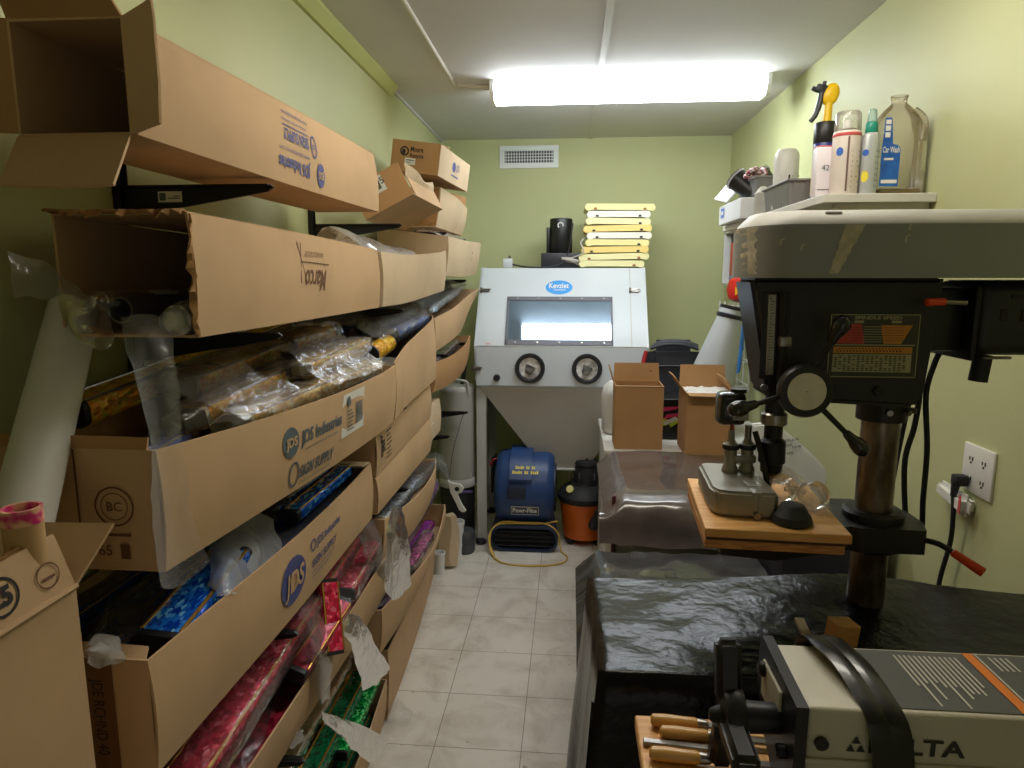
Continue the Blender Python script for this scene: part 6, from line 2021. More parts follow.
rows = []
for k in range(34):
    y = 1.10 + .375 * k / 33
    row = []
    for x in cols_x:
        xx = x + .012 * noise.noise(Vector((x * 9, y * 9, 3)))
        row.append(Vector((xx, y, sheet_top(x, y))))
    rows.append(row)
fr = []
for k in range(16):
    f = (k + 1) / 16
    row = []
    for x in cols_x:
        q = Vector((x * 9, f * 1.5, 9))
        fold = noise.noise(q) * .035 * f + noise.noise(q * 2.4) * .012 * f
        row.append(Vector((x - .05 * f * (1 if x < .3 else .2), 1.10 - .018 * math.sin(f * 1.6) - .06 * f + fold, sheet_top(x, 1.10) - .004 - f * .86)))
    fr.append(row)
allr = fr[::-1] + rows
# left curtain
full = []
for i, row in enumerate(allr):
    lead = row[0]
    side = []
    for k in range(10, 0, -1):
        f = k / 10
        if i >= len(fr):
            q = Vector((lead.y * 12, f * 1.6, 5))
            side.append(Vector((lead.x - .012 * math.sin(f * 2) - .045 * f + noise.noise(q) * .03 * f, lead.y, lead.z - f * .88)))
        else:
            side.append(lead + Vector((-.0005 * k, .0006 * k, 0)))
    full.append(side + row)
MB().sheet(full).build('plastic_sheet', BPLAS, t, angle=180)

# darker grey drape hanging past the far end of the bench
t = thing('grey_plastic_drape', 'grey translucent plastic draped over a low box behind the black sheet', 'plastic sheet', (.35, 1.9, 0))
MB().box((.36, 1.98, .275), (.50, .50, .55), .004).build('low_box', mat('low_box_white', rgb(196, 194, 184), .6, var=.05), t)
g = []
for i in range(22):
    y = 1.70 + .56 * i / 21
    row = []
    for j in range(26):
        x = .03 + .62 * j / 25
        z = .64 + .012 * noise.noise(Vector((x * 8, y * 8, 2))) + .010 * abs(noise.noise(Vector((x * 20, y * 14, 6))))
        if y < 1.80:
            z -= (1.80 - y) * .5
        if x < .10:
            z -= (.10 - x) * .9 + .02 * abs(math.sin(y * 22))
        row.append(Vector((x, y, z)))
    g.append(row)
MB().sheet(g).build('drape', mat('grey_sheet', rgb(70, 70, 70), .2, var=.3, scale=9, bump=.5, bscale=18, coat=.5), t, angle=180)
MB().tube(smooth_path([(.06, 1.74, .575), (.045, 1.73, .52), (.05, 1.73, .45), (.04, 1.735, .38)], 6), [.006] * 12 + [.004] * 7, 6).build('hanging_strip', mat('strip_brown', rgb(70, 44, 46), .4), t)

# ================================================================ drill press
CAST = mat('press_black', rgb(32, 32, 33), .42, var=.15, scale=9, bump=.08, bscale=70)
COVER = mat('cover_grey', rgb(150, 152, 150), .45, var=.1, scale=5)
COL_ST = mat('column_steel', rgb(150, 138, 122), .34, metal=.75, c2=rgb(84, 72, 62), scale=22, detail=7, stretch=(1, 1, .35))
ORG = mat('grip_orange', rgb(226, 72, 26), .4)
t = thing('drill_press', 'black drill press with grey belt cover and steel post on bench', 'drill press', (.63, 1.38, .87))
pcx, pcy = .628, 1.385
spx, spy = .414, 1.37
MB().cyl((pcx, pcy, .90), (pcx, pcy, 1.40), .0355, n=40).build('post', COL_ST, t)
MB().lathe([(.085, .862), (.09, .866), (.09, .880), (.05, .890)], 36, Matrix.Translation((pcx, pcy, 0))).build('base', CAST, t)
# head casting: tapered side profile (x, z), thick along y
hd = [(.338, 1.598), (.382, 1.372), (.392, 1.362), (.655, 1.350), (.672, 1.362), (.690, 1.585), (.69, 1.598)]
b = bmesh.new()
v0 = [b.verts.new((x, 1.315, z)) for x, z in hd]
b.faces.new(v0)
r_ = bmesh.ops.extrude_face_region(b, geom=b.faces[:])
bmesh.ops.translate(b, vec=(0, .13, 0), verts=[v for v in r_['geom'] if isinstance(v, bmesh.types.BMVert)])
bmesh.ops.recalc_face_normals(b, faces=b.faces)
bmesh.ops.bevel(b, geom=[e for e in b.edges], offset=.010, segments=3, affect='EDGES')
MB().bm(b).build('head_casting', CAST, t, angle=40)
MB().cyl((pcx, pcy, 1.315), (pcx, pcy, 1.365), .047, n=36).build('collar', CAST, t)
for a in (-60, -100, -30):
    MB().cyl((pcx + .046 * math.cos(R(a)), pcy + .046 * math.sin(R(a)), 1.338), (pcx + .060 * math.cos(R(a)), pcy + .060 * math.sin(R(a)), 1.338), .006, n=8).build('set_screw', STEEL, t)
# belt cover
cv = [(.300, 0), (.306, -.05), (.325, -.085)]
outl = []
for k in range(13):
    a = R(100 + 160 * k / 12)
    outl.append((.415 + .092 * math.cos(a), 1.385 + .125 * math.sin(a)))
outl += [(.60, 1.262), (.86, 1.275), (.93, 1.30), (.95, 1.385), (.93, 1.47), (.86, 1.50), (.60, 1.51)]
b = bmesh.new()
v0 = [b.verts.new((x, y, 1.5965)) for x, y in outl]
b.faces.new(v0)
r_ = bmesh.ops.extrude_face_region(b, geom=b.faces[:])
top = [v for v in r_['geom'] if isinstance(v, bmesh.types.BMVert)]
bmesh.ops.translate(b, vec=(0, 0, .0955), verts=top)
bmesh.ops.recalc_face_normals(b, faces=b.faces)
te = [e for e in b.edges if all(v.co.z > 1.68 for v in e.verts)]
bmesh.ops.bevel(b, geom=te, offset=.004, segments=2, affect='EDGES')
MB().bm(b).build('belt_cover', COVER, t, angle=45)
# raised crown of the lid
mb = MB()
n_ = len(outl)
def shrink(f, g_, z):
    return [((x - .62) * f + .62, (y - 1.385) * g_ + 1.385, z) for x, y in outl]
vs_ = shrink(.985, .97, 1.6915) + shrink(.975, .95, 1.697) + shrink(.91, .76, 1.7165) + shrink(.89, .70, 1.7185)
mb.add(vs_, [[i * n_ + k, i * n_ + (k + 1) % n_, (i + 1) * n_ + (k + 1) % n_, (i + 1) * n_ + k] for i in range(3) for k in range(n_)] + [[3 * n_ + k for k in range(n_)]])
mb.build('cover_crown', mat('cover_lit_grey', rgb(196, 194, 186), .5, var=.08), t, angle=30)  # paler than the cover: light on the sloping lid is put into the colour
MB().box((.47, 1.29, 1.712), (.03, .012, .006), .002, 1).build('lid_catch', COVER, t)
# worn glue lines on the cover
GLUE = mat('dried_glue', rgb(206, 198, 176), .7, var=.25, scale=60)
rn = random.Random(12)
pts_l = []
pts_r = []
for k in range(15):
    v = k / 14
    w = .010 + rn.uniform(-.002, .002)
    pts_l.append((v, -w / 2 + .004 * math.sin(v * 3.1)))
    pts_r.append((v, w / 2 + .004 * math.sin(v * 3.1)))
yl = lambda x: 1.2605 if x > .40 else 1.262 + (.40 - x) * .18


def glue(x0, x1, name):
    mb = MB()
    g = []
    for k in range(15):
        v = k / 14
        w = .009 + rn.uniform(-.0025, .0025) + (.008 * (v if x1 > x0 + .02 else 0))
        xc = x0 + (x1 - x0) * v
        g.append([Vector((xc - w, cover_y(xc - w) - .0012, 1.604 + .086 * v)), Vector((xc, cover_y(xc) - .0022, 1.604 + .086 * v)), Vector((xc + w, cover_y(xc + w) - .0012, 1.604 + .086 * v))])
    mb.sheet(g).build(name, GLUE, t)


def cover_y(x):
    pl = [(a, b_) for a, b_ in outl if b_ < 1.386]
    pl.sort()
    for (xa, ya_), (xb, yb2) in zip(pl, pl[1:]):
        if xa <= x <= xb:
            return ya_ + (yb2 - ya_) * (x - xa) / max(xb - xa, 1e-6)
    return pl[-1][1]


glue(.336, .332, 'glue_line')
glue(.468, .500, 'glue_line')
for (x, z) in ((.374, 1.655), (.408, 1.645), (.59, 1.68), (.585, 1.66)):
    Print().poly([(0, 0), (.003, -.001), (.004, .008), (.009, .011), (.008, .013), (.001, .010)]).lay(lambda u, v: Vector((x + u, cover_y(x + u) - .0012, z + v)), 'paint_chip', GLUE, t)
# depth scale in its recess, quill stop
MB().box((.3885, 1.3145, 1.487), (.050, .004, .165), .0015, 1).build('scale_recess', BLACK_PLASTIC, t)
fy = lambda u, v: Vector((u, 1.3115, v))
sc_ = Print().poly([(.375, 1.413), (.389, 1.413), (.386, 1.565), (.372, 1.565)]).lay(fy, 'depth_scale', mat('scale_aluminium', rgb(176, 172, 158), .4, metal=.3), t)
pr = Print()
for k in range(25):
    pr.rect(.3765, 1.420 + k * .0055, .3765 + (.008 if k % 4 == 0 else .004), 1.4212 + k * .0055)
pr.text('0', .374, 1.556, .006).text('6', .376, 1.415, .006)
pr.lay(lambda u, v: Vector((u, 1.3105, v)), 'scale_marks', INK_BLACK, sc_)
MB().cyl((.402, 1.306, 1.40), (.398, 1.306, 1.57), .008, n=16).build('stop_rod', BLACK_METAL, t)
MB().box((.403, 1.300, 1.478), (.022, .018, .020), .003).build('stop_nut', STEEL, t)
MB().cyl((.374, 1.316, 1.388), (.374, 1.308, 1.388), .0065, n=14).build('bolt', STEEL, t)
MB().cyl((.586, 1.318, 1.383), (.586, 1.308, 1.383), .0095, n=18).build('bolt', BLACK_METAL, t)
# speed chart
ch0, ch1, cz0, cz1 = .487, .652, 1.408, 1.531
DKG = mat('chart_dark', rgb(58, 58, 48), .4)
KHA = mat('chart_khaki', rgb(172, 168, 128), .45)
cred = mat('chart_red', rgb(190, 66, 50), .45)
corg = mat('chart_orange', rgb(206, 138, 52), .45)
py = 1.3145
pc_ = MB().box(((ch0 + ch1) / 2, py - .0005, (cz0 + cz1) / 2), (ch1 - ch0, .002, cz1 - cz0), .0008, 1).build('speed_chart', DKG, t)
fc = lambda d: (lambda u, v: Vector((ch0 + u, py - .0022 - d, cz0 + v)))
w_, h_ = ch1 - ch0, cz1 - cz0
pr = Print()
for a in ((.002, .002, w_ - .002, .0035), (.002, h_ - .0035, w_ - .002, h_ - .002), (.002, .002, .0035, h_ - .002), (w_ - .0035, .002, w_ - .002, h_ - .002)):
    pr.rect(*a)
pr.rect(.010, .012, w_ - .012, .046).text('SPINDLE SPEED', .045, h_ - .011, .0055, .085, bold=.03).rect(.045, h_ - .018, .062, h_ - .0135).rect(.112, h_ - .018, .130, h_ - .0135)
pr.rect(.008, .0625, w_ - .008, .0645)
pr.lay(fc(0), 'chart_field', KHA, pc_)
Print().poly([(.014, .066), (.066, .066), (.058, .103), (.036, .103)]).lay(fc(.0003), 'chart_red_steps', cred, pc_)
Print().poly([(.100, .066), (.132, .066), (.150, .101), (.093, .101)]).rect(.010, .048, w_ - .012, .060).lay(fc(.0003), 'chart_orange_steps', corg, pc_)
pr = Print()
for k in range(7):
    pr.rect(.062, .069 + k * .0047, .097, .0702 + k * .0047)
pr.lay(fc(.0003), 'chart_lines', KHA, pc_)
pr = Print()
for k in range(6):
    pr.rect(.040 - .003 * k, .0725 + k * .0047, .062 - .001 * k, .0731 + k * .0047).rect(.098, .0725 + k * .0047, .135, .0731 + k * .0047)
rn = random.Random(2)
for i in range(9):
    for j in range(16):
        if rn.random() < .85:
            pr.rect(.013 + j * .0083, .0145 + i * .0034, .0180 + j * .0083, .0162 + i * .0034)
for j in range(20):
    pr.rect(.016 + j * .006, .051, .019 + j * .006, .0535).rect(.02 + j * .006, .0555, .0225 + j * .006, .0575)
pr.lay(fc(.0008), 'chart_figures', INK_BLACK, pc_)
# feed hub with three spokes
hx, hy, hz = .431, 1.262, 1.392
MYh = Matrix.Translation((hx, hy, hz)) @ Matrix.Rotation(math.pi / 2, 4, 'X')
hub = MB().lathe([(.030, -.055), (.032, -.01), (.047, -.006), (.0495, .0), (.0495, .012), (.046, .018), (.036, .020), (.0355, .017)], 44, MYh).build('feed_hub', CAST, t)
MB().lathe([(.0345, .0165), (.0345, .0185), (.001, .0187)], 40, MYh, cap=False).build('hub_dial', mat('dial_aluminium', rgb(232, 226, 208), .4, metal=.0, var=.1, scale=30), hub)
KN = mat('knob_black', rgb(26, 25, 26), .22, coat=.4)
for ang, L_, kr in ((66, .082, .0165), (197, .074, .0165), (-45, .095, .0155)):
    d_ = Vector((math.cos(R(ang)), -.10, math.sin(R(ang)))).normalized()
    a0 = Vector((hx, hy - .002, hz)) + Vector((d_.x, 0, d_.z)) * .044
    a1 = a0 + d_ * L_
    sp = MB().cyl(a0, a1, .0055, .0048, 14).build('feed_handle', BLACK_METAL, t)
    Mk = Matrix.Translation(a1 - d_ * .03) @ d_.to_track_quat('Z', 'Y').to_matrix().to_4x4()
    MB().lathe([(.0065, 0), (.008, .003), (.0095, .016), (kr * .85, .026), (kr, .037), (kr * .88, .047), (kr * .5, .054), (.001, .056)], 28, Mk).build('handle_knob', KN, sp)
# quill, chuck, bit
MB().cyl((spx, spy, 1.368), (spx, spy, 1.315), .019, n=28).build('quill', CAST, t)
MB().cyl((spx, spy, 1.328), (spx, spy, 1.303), .026, n=28, bev=.003).build('quill_clamp', STEEL, t)
MB().lathe([(.016, 1.305), (.018, 1.30), (.018, 1.275), (.0255, 1.268), (.0265, 1.225), (.022, 1.222), (.021, 1.205), (.010, 1.195)], 30, Matrix.Translation((spx, spy, 0))).build('chuck', BLACK_METAL, t)
MB().cyl((spx, spy, 1.198), (spx, spy, 1.150), .005, .003, 10).build('drill_bit', STEEL, t)
# motor, bracket, belt lever
MB().box((.712, 1.40, 1.517), (.07, .10, .120), .006).build('motor_bracket', CAST, t)
mot = MB().box((.855, 1.405, 1.522), (.20, .17, .140), .022, 3).build('motor', CAST, t)
MB().box((.752, 1.405, 1.512), (.012, .178, .140), .006).build('motor_flange', BLACK_METAL, mot)
mb = MB()
for k in range(4):
    mb.box((.80 + .036 * k, 1.3195, 1.528), (.012, .004, .022), .001, 1)
for k in range(2):
    mb.box((.82 + .036 * k, 1.3195, 1.562), (.022, .004, .008), .001, 1)
mb.build('vent_slots', INK_BLACK, mot)
MB().cyl((.795, 1.36, 1.45), (.79, 1.36, 1.398), .0165, n=22).build('cord_gland', RUBBER, mot)
MB().box((.81, 1.345, 1.446), (.05, .012, .005), .001, 1).build('clamp_plate', STEEL, mot)
MB().cyl((.715, 1.29, 1.552), (.670, 1.283, 1.554), .0045, n=10).build('belt_lever', STEEL, t)
MB().cyl((.676, 1.284, 1.554), (.640, 1.279, 1.553), .0065, .0075, 14, bev=.002).build('lever_grip', ORG, t)
# table bracket and crank
tb = [(.50, 1.30), (.56, 1.325), (.575, 1.385 - .07), (.70, 1.385 - .072), (.715, 1.36), (.715, 1.43), (.66, 1.455), (.56, 1.455), (.50, 1.44), (.38, 1.44), (.30, 1.40), (.30, 1.28), (.40, 1.26)]
MB().prism(tb, .050, Matrix.Translation((0, 0, 1.058))).build('table_arm', CAST, t, angle=25)
MB().cyl((pcx, pcy, 1.045), (pcx, pcy, 1.128), .058, n=36, bev=.006).build('table_collar', CAST, t)
cr_ = MB().tube(smooth_path([(.69, 1.33, 1.085), (.715, 1.30, 1.088), (.735, 1.28, 1.078)], 6), .0055, 10).build('lock_lever', BLACK_METAL, t)
MB().cyl((.733, 1.282, 1.079), (.772, 1.245, 1.055), .0075, .0095, 14, bev=.002).build('lever_grip', ORG, cr_)
# cords hanging from the motor
def cordpath(px, Y):
    return smooth_path([at(a, b_, Y=Y) for a, b_ in px], 8)
MB().tube(cordpath([(940, 352), (934, 365), (926, 395), (927, 449), (923, 500), (922, 524), (917, 541), (909, 528), (905, 507), (905, 460), (914, 428), (919, 400), (921, 372), (922, 352)], 1.44), .0058, 8).build('motor_cord', RUBBER, t)
MB().tube(cordpath([(912, 392), (907, 412), (899, 449), (893, 480)], 1.45), .005, 8).build('switch_cord', RUBBER, t)

# ---- boards clamped as the press table
WOOD = mat('pine_board', rgb(238, 188, 122), .5, c2=rgb(222, 162, 94), scale=9, stretch=(1, 7, 7), bump=.06, bscale=40)
WOOD2 = mat('ply_edge', rgb(216, 160, 98), .6, c2=rgb(184, 124, 70), scale=14, stretch=(2, 2, 20))
zB = 1.150
def board(label, z0, z1, pts, m, grp):
    t = thing('wooden_board', label, 'wooden board', (.38, 1.3, z0), group=grp)
    b = bmesh.new()
    v0 = [b.verts.new((x, y, z0)) for x, y in pts]
    b.faces.new(v0)
    r_ = bmesh.ops.extrude_face_region(b, geom=b.faces[:])
    bmesh.ops.translate(b, vec=(0, 0, z1 - z0), verts=[v for v in r_['geom'] if isinstance(v, bmesh.types.BMVert)])
    bmesh.ops.recalc_face_normals(b, faces=b.faces)
    bmesh.ops.bevel(b, geom=b.edges[:], offset=.0015, segments=1, affect='EDGES')
    MB().bm(b).build('board_panel', m, t, angle=20)
    return t
tb_ = board('upper square board of pine on the press table', 1.133, 1.150, [(.248, 1.181), (.499, 1.166), (.520, 1.452), (.268, 1.488)], WOOD, 'boards on the press table')
board('lower board edge showing under the pine board', 1.1085, 1.126, [(.250, 1.190), (.492, 1.176), (.512, 1.445), (.268, 1.478)], WOOD2, 'boards on the press table')
t = thing('dark_gap_fill', 'dark sheet filling the gap between the two boards in place of its shade', 'sheet', (.38, 1.3, 1.126))
MB().prism([(.252, 1.186), (.494, 1.172), (.514, 1.448), (.270, 1.482)], .006, Matrix.Translation((0, 0, 1.1265))).build('gap_sheet', mat('gap_brown', rgb(84, 52, 40), .6), t, smooth=False)  # only a gap between the boards; its shade is put in as a brown sheet

# ---- grey cast bench tool on the board
TOOL = mat('cast_grey', rgb(150, 146, 134), .38, metal=.45, var=.08, scale=12)
t = thing('bench_tool', 'grey cast metal bench tool with twin posts and black head on the board', 'bench tool', (.34, 1.33, zB))
b = bmesh.new()
out2 = [(.272, 1.268), (.280, 1.246), (.300, 1.238), (.388, 1.230), (.392, 1.240), (.392, 1.34), (.385, 1.42), (.36, 1.435), (.295, 1.440), (.280, 1.430)]
v0 = [b.verts.new((x, y, zB + .001)) for x, y in out2]
b.faces.new(v0)
r_ = bmesh.ops.extrude_face_region(b, geom=b.faces[:])
tv = [v for v in r_['geom'] if isinstance(v, bmesh.types.BMVert)]
bmesh.ops.translate(b, vec=(0, 0, .050), verts=tv)
bmesh.ops.recalc_face_normals(b, faces=b.faces)
bmesh.ops.bevel(b, geom=[e for e in b.edges], offset=.006, segments=3, affect='EDGES')
MB().bm(b).build('cast_body', TOOL, t, angle=40)
MB().box((.352, 1.250, zB + .026), (.018, .034, .052), .004).build('front_rib', TOOL, t)
MB().cyl((.352, 1.232, zB + .008), (.352, 1.226, zB + .008), .0065, n=14).build('screw', STEEL, t)
Print().rect(0, 0, .026, .030).lay(plane_fn((.345, 1.275, zB + .0515), (1, .1, 0), (-.1, 1, 0)), 'maker_label', PAPER, t)
Print().rect(.002, .004, .024, .007).rect(.002, .012, .020, .016).rect(.002, .021, .024, .025).lay(plane_fn((.345, 1.275, zB + .0525), (1, .1, 0), (-.1, 1, 0)), 'label_print', INK_GREY, t)
for i, (x, y) in enumerate(((.332, 1.372), (.366, 1.375))):
    p_ = MB().lathe([(.016, .05), (.0165, .055), (.015, .062), (.0125, .066), (.0125, .098), (.016, .102), (.016, .110), (.010, .114), (.007, .120), (.006, .140)], 24, Matrix.Translation((x, y, zB))).build('guide_post', TOOL, t)
    MB().lathe([(.0165, .100), (.017, .102), (.017, .107), (.0165, .109)], 24, Matrix.Translation((x, y, zB)), cap=False).build('post_ring', RUBBER, p_)
MB().box((.352, 1.372, zB + .080), (.060, .020, .016), .003).build('cross_yoke', TOOL, t)
MB().cyl((.332, 1.372, zB + .118), (.332, 1.372, zB + .152), .004, n=12).build('red_stem', mat('stem_red', rgb(150, 50, 40), .4), t)
MB().cyl((.366, 1.375, zB + .118), (.366, 1.375, zB + .150), .007, n=12).build('post_cap', STEEL, t)
MB().box((.330, 1.385, zB + .183), (.055, .05, .066), .010).build('head_block', KN, t)
MB().box((.345, 1.3585, zB + .172), (.030, .004, .020), .001, 1).build('head_plate', mat('plate_steel', rgb(150, 150, 138), .4, metal=.3), t)
MB().cyl((.346, 1.39, zB + .214), (.346, 1.39, zB + .222), .016, n=20).build('top_cap', BLACK_METAL, t)
MB().tube(smooth_path([(.375, 1.36, zB + .14), (.383, 1.35, zB + .11), (.392, 1.34, zB + .07), (.398, 1.33, zB + .035)], 6), .006, 8).build('side_lever', BLACK_METAL, t)

# ---- clear goggles and black cup on the board
GOG = film_mat('goggle_plastic', (.82, .78, .70, 1), .25, .8, .1, .15, 30)
t = thing('safety_goggles', 'clear smoky safety goggles lying behind the black cup', 'goggles', (.44, 1.33, zB))
for i, (x, y) in enumerate(((.428, 1.345), (.475, 1.305))):
    Mg = Matrix.Translation((x, y, zB + .024)) @ Euler((R(58), 0, R(25))).to_matrix().to_4x4()
    MB().lathe([(.024, -.006), (.027, .0), (.0275, .018), (.024, .024), (.001, .027)], 28, Mg, cap=False).build('lens_cup', GOG, t)
    MB().lathe([(.0245, -.008), (.0285, -.006), (.0285, .0), (.0255, .002)], 28, Mg, cap=False).build('rim', GOG, t)
film('side_shield', '', [[V(.405, 1.37, zB + .045), V(.43, 1.375, zB + .07), V(.46, 1.36, zB + .055)], [V(.42, 1.31, zB + .04), V(.45, 1.30, zB + .05), V(.48, 1.29, zB + .04)], [V(.47, 1.265, zB + .004), V(.49, 1.26, zB + .010), V(.505, 1.27, zB + .006)]], .004, 40, mtl=GOG, parent=t, seed=40)
MB().tube(smooth_path([(.432, 1.33, zB + .03), (.45, 1.315, zB + .036), (.465, 1.31, zB + .03)], 6), .005, 8).build('nose_bridge', GOG, t)
t = thing('rubber_cup', 'black rubber cup upside down at the front of the pine board', 'rubber cup', (.415, 1.225, zB))
MB().lathe([(.035, .001), (.037, .004), (.033, .016), (.031, .017), (.021, .034), (.018, .036), (.001, .036)], 32, Matrix.Translation((.412, 1.222, zB)), cap=False).build('cup_wall', mat('rubber_soft', rgb(34, 36, 38), .6), t)

# ---- white curved lid leaning on the right behind the press
t = thing('white_tub_cover', 'large white curved plastic lid leaning behind the drill chuck', 'lid', (.62, 2.0, .66))
g = []
oL = at(757, 425, Y=2.12)
pl_ = [(752, 425), (775, 425), (800, 443), (820, 462), (827, 475), (822, 506), (815, 530), (752, 530)]
b = bmesh.new()
v0 = [b.verts.new(at(a, c_, Y=2.12)) for a, c_ in smooth_path([(a, c_, 0) for a, c_ in pl_[1:5]], 5) and [(p.x, p.y) for p in smooth_path([(a, c_, 0) for a, c_ in pl_[:6]], 5)] + pl_[6:]]
b.faces.new(v0)
r_ = bmesh.ops.extrude_face_region(b, geom=b.faces[:])
bmesh.ops.translate(b, vec=(.0, .03, 0), verts=[v for v in r_['geom'] if isinstance(v, bmesh.types.BMVert)])
bmesh.ops.recalc_face_normals(b, faces=b.faces)
bmesh.ops.bevel(b, geom=b.edges[:], offset=.006, segments=2, affect='EDGES')
MB().bm(b).build('lid_panel', mat('lid_white', rgb(228, 230, 234), .4), t, angle=40)
pr = Print()
for k, (u, v) in enumerate(((.03, .06), (.05, .062), (.04, .045), (.06, .04), (.045, .02))):
    pr.text('ux', u, v, .010, .02 + .01 * (k % 2), rot=.2)
o_ = at(772, 460, Y=2.119)
pr.lay(plane_fn(o_, (1, 0, 0), (0, 0, 1)), 'pen_scribble', INK_GREY, t)
t = thing('storage_tote', 'dark tote behind the press carrying the white lid', 'tote', (.78, 2.3, 0))
MB().box((.825, 2.18, .42), (.32, .29, .84), .01).build('tote_body', DARKM, t)

# ================================================================ foreground machine
zD = 1.10
BEI = mat('machine_beige', rgb(206, 200, 180), .42, var=.05, scale=6)
t = thing('bench_machine', 'beige and black bench machine with strap and star knob in near right corner', 'machine', (.5, .80, .95))
dx0, dx1, dy0, dy1 = .283, .80, .742, .884
MB().box(((dx0 + dx1) / 2, (dy0 + dy1) / 2, zD - .045), (dx1 - dx0, dy1 - dy0, .09), .006, 3).build('arm_housing', BEI, t)
MB().box(((dx0 + dx1) / 2 + .01, (dy0 + dy1) / 2, zD - .112), (dx1 - dx0 - .03, dy1 - dy0 - .012, .045), .004).build('lower_housing', BLACK_METAL, t)
MB().box(((dx0 + dx1) / 2, dy0 - .002, zD - .066), (dx1 - dx0, .004, .006), .001, 1).build('front_lip', BEI, t)
MB().box((.62, .86, zD - .075 - .10), (.30, .10, .17), .006).build('pedestal', CAST, t)
# end plate
ep = [(dy0 - .006, zD + .004), (dy0 - .006, zD - .15), (dy0 + .03, zD - .158), (dy1 - .03, zD - .11), (dy1 + .006, zD - .06), (dy1 + .006, zD + .008), (dy1 - .004, zD + .012)]
MB().prism([(y, z) for y, z in ep], .014, Matrix(((0, 0, 1, dx0 - .014), (1, 0, 0, 0), (0, 1, 0, 0), (0, 0, 0, 1)))).build('end_plate', BLACK_PLASTIC, t, smooth=False)
MB().box((dx0 - .016, (dy0 + dy1) / 2 + .01, zD - .035), (.004, .075, .05), .001, 1).build('end_insert', BEI, t)
MB().cyl((dx0 - .012, .852, zD - .02), (dx0 - .026, .852, zD - .02), .010, n=18, bev=.003).build('bolt', BLACK_METAL, t)
MB().cyl((dx0 - .012, .765, zD - .075), (dx0 - .026, .765, zD - .075), .009, n=18, bev=.003).build('bolt', BLACK_METAL, t)
# star knob on a shaft
ky, kz = .795, zD - .052
MB().cyl((dx0 - .012, ky, kz), (dx0 - .062, ky, kz), .018, .020, 26).build('knob_shaft', BLACK_PLASTIC, t)
kb = MB()
kb.lathe([(.014, -.013), (.036, -.012), (.040, 0), (.036, .012), (.014, .015)], 30, Matrix.Translation((dx0 - .072, ky, kz)) @ Matrix.Rotation(-math.pi / 2, 4, 'Y'))
for a in (75, 180, 290):
    d_ = Vector((0, math.cos(R(a)), math.sin(R(a))))
    b = bmesh.new()
    bmesh.ops.create_cube(b, size=1)
    bmesh.ops.scale(b, vec=(.026, .032, .078), verts=b.verts)
    bmesh.ops.bevel(b, geom=b.edges[:], offset=.007, segments=3, affect='EDGES')
    Mq = Matrix.Translation(Vector((dx0 - .076, ky, kz)) + d_ * .056) @ d_.to_track_quat('Z', 'X').to_matrix().to_4x4()
    kb.bm(b, Mq)
kb.build('star_knob', BLACK_PLASTIC, t, angle=50)
MB().cyl((dx0 - .082, ky, kz), (dx0 - .10, ky, kz), .013, .009, 20, bev=.003).build('knob_tip', BLACK_METAL, t)
# top panel with instructions
GRP = mat('panel_grey', rgb(92, 92, 90), .4)
panel = lambda u, v: Vector((dx0 + u, dy0 + v, zD + .0012))
pn = Print().poly([(.062, .008), (.50, .008), (.50, .134), (.062, .134)]).lay(panel, 'instruction_panel', GRP, t)
pn2 = lambda u, v: Vector((dx0 + u, dy0 + v, zD + .0022))
Print().poly([(.243, .008), (.256, .008), (.256, .134), (.243, .134)]).lay(pn2, 'orange_band', mat('band_orange', rgb(226, 128, 46), .45), pn)
pr = Print().poly([(.258, .008), (.2605, .008), (.2605, .134), (.258, .134)])
rn = random.Random(8)
for k in range(13):
    ln = .055 + rn.random() * .055
    pr.rect(.150 + k * .0064, .122 - ln, .1525 + k * .0064, .122)
for k in range(3):
    pr.rect(.076 + .006 * k, .05 + .01 * k, .0775 + .006 * k, .12)
for k in range(4):
    pr.rect(.272 + k * .007, .095, .2745 + k * .007, .126)
pr.ring(.31, .048, .016, .022, .001).ring(.34, .04, .022, .016, .001).ring(.325, .065, .03, .012, .001).rect(.29, .06, .297, .07)
pr.rect(.33, .075, .3315, .128).rect(.36, .078, .372, .084)
pr.lay(pn2, 'panel_lettering', mat('panel_ink', rgb(196, 194, 180), .5), pn)
Print().rect(.312, .078, .46, .116).lay(lambda u, v: Vector((dx0 + u, dy0 + v, zD + .0030)), 'cream_sticker', mat('sticker_cream', rgb(226, 224, 168), .5), pn)
# front lettering and triangle emblem
ff = lambda u, v: Vector((dx0 + u, dy0 - .0012, zD + v))
pr = Print()
for a, c_ in ((0, 0), (.0115, 0), (.00575, .0105)):
    pr.poly([(.052 + a - .0052, -.052 + c_), (.052 + a + .0052, -.052 + c_), (.052 + a, -.0425 + c_)])
pr.text('DELTA', .072, -.052, .020, .108, bold=.025)
pr.lay(ff, 'maker_lettering', mat('delta_ink', rgb(44, 42, 40), .5), t, label='dark raised maker lettering')
MB().cyl((dx0 + .018, dy0, zD - .043), (dx0 + .018, dy0 - .005, zD - .043), .008, n=20).build('front_plug', BLACK_PLASTIC, t)
Print().text('10000', .012, -.102, .006, .018).lay(lambda u, v: Vector((dx0 + u + .02, dy0 + .0035, zD + v)), 'small_lettering', PAPER, t)
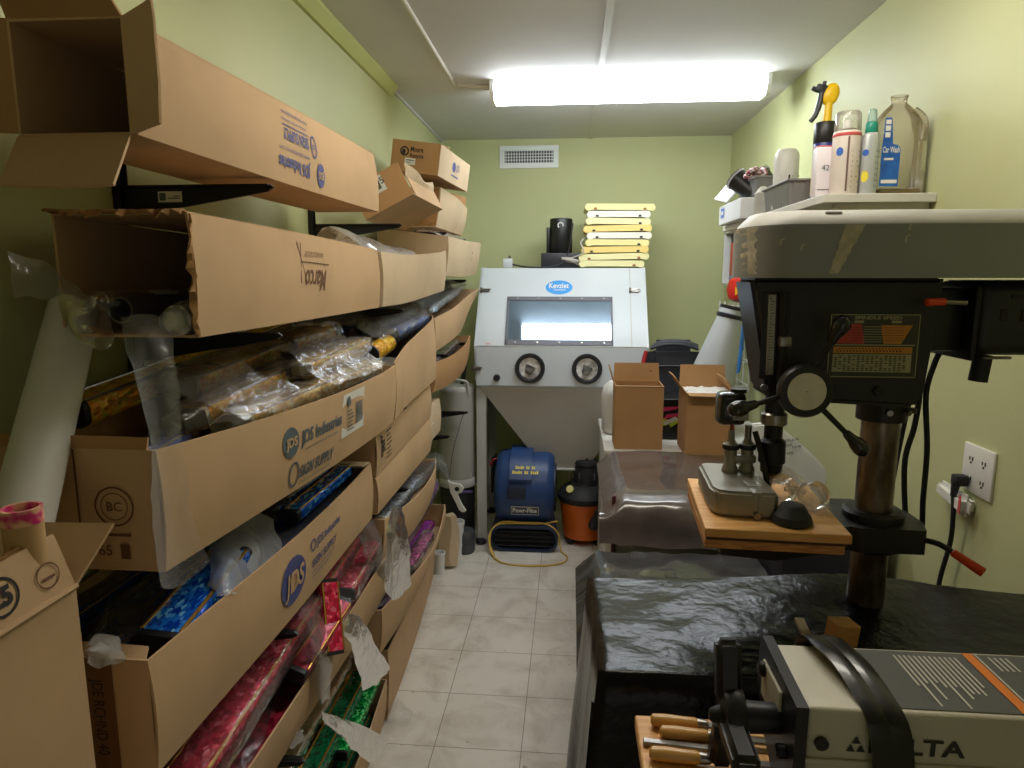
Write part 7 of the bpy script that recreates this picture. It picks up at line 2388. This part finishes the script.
# wide black strap over the arm
for x, w in ((.352, .013), (.372, .013)):
    mb = MB()
    prof_ = smooth_path([(0, dy1 + .022, zD - .09), (0, dy1 + .020, zD - .03), (0, dy1 + .006, zD + .010), (0, dy1 - .04, zD + .020), (0, (dy0 + dy1) / 2, zD + .019), (0, dy0 + .03, zD + .010), (0, dy0 - .008, zD - .008), (0, dy0 - .016, zD - .05), (0, dy0 - .014, zD - .11), (0, dy0 - .010, zD - .17)], 6)
    n_ = len(prof_)
    g = []
    for i, p in enumerate(prof_):
        f = i / (n_ - 1)
        sx2 = x - .030 + .058 * f
        g.append([Vector((sx2 - w, p.y, p.z)), Vector((sx2 - w * .4, p.y, p.z + .002)), Vector((sx2 + w * .4, p.y, p.z + .002)), Vector((sx2 + w, p.y, p.z))])
    mb.sheet(g, .004).build('strap', mat('strap_black', rgb(16, 16, 17), .3, coat=.3), t, angle=60)

# board under it with chisels
t = thing('wooden_board', 'pine board with chisels at the bottom right of the room', 'wooden board', (.25, .85, .93))
MB().box((.36, .862, .938), (.51, .135, .020), .002, 1).build('board_panel', WOOD, t)
Print().ellipse(.06, .055, .016, .006).lay(plane_fn((.105, .80, .9481), (1, 0, 0), (0, 1, 0)), 'pencil_smudge', mat('smudge', rgb(140, 96, 66), .7), t)
t = thing('stand_post', 'dark stand holding up the pine board with chisels', 'stand', (.42, .86, 0))
MB().box((.42, .862, .464), (.32, .11, .926), .006).build('stand_body', BLACK_METAL, t)
MB().box((.42, .862, .010), (.40, .16, .02), .004).build('stand_foot', BLACK_METAL, t)
HAND = mat('chisel_handle', rgb(216, 164, 88), .3, var=.12, scale=10, coat=.3)
for i, (x, y, lab) in enumerate(((.125, .905, 'wooden handled chisel farthest back on the pine board'), (.135, .880, 'middle wooden handled chisel on the pine board'), (.115, .835, 'wooden handled chisel nearest the front of the pine board'))):
    t = thing('wood_chisel', lab, 'chisel', (x, y, .958), group='chisels on the pine board')
    Mh = Matrix.Translation((x, y, .9585)) @ Euler((0, math.pi / 2, R(-4))).to_matrix().to_4x4()
    MB().lathe([(.005, 0), (.0085, .003), (.0098, .02), (.0088, .05), (.0090, .062), (.007, .068)], 22, Mh).build('handle', HAND, t)
    MB().lathe([(.0074, .066), (.0078, .068), (.0070, .080), (.005, .082)], 20, Mh).build('ferrule', STEEL, t)
    MB().box((0, 0, 0), (.004, .012, .10), .001, 1, M=Mh @ Matrix.Translation((0, 0, .13))).build('blade', STEEL, t)
t = thing('steel_rod', 'straight steel bar lying in front of the chisels', 'steel bar', (.17, .858, .95))
MB().box((.185, .858, .952), (.15, .010, .008), .001, 1, rot=(0, 0, R(-5))).build('bar', STEEL, t)
t = thing('red_tag', 'red and white tag under the star knob', 'tag', (.232, .84, .95))
MB().box((.240, .835, .951), (.018, .045, .006), .001, 1, rot=(0, 0, .2)).build('tag_body', mat('tag_red', rgb(214, 60, 44), .5, c2=rgb(230, 220, 214), scale=70, detail=1), t)
# offcuts on the black sheet
t = thing('wood_offcut', 'small orange wood block on the black sheet behind the beige machine', 'wood block', (.44, 1.16, .93))
MB().box((.524, 1.235, .930), (.045, .04, .045), .002, 1, rot=(0, .1, .2)).build('block', WOOD, t)
t = thing('wood_strip', 'narrow olive wood strip lying on the black sheet left of the block', 'wood strip', (.40, 1.18, .93))
MB().box((.462, 1.25, .915), (.018, .10, .010), .001, 1, rot=(.06, 0, -.08)).build('strip', mat('strip_olive', rgb(150, 128, 70), .6), t)
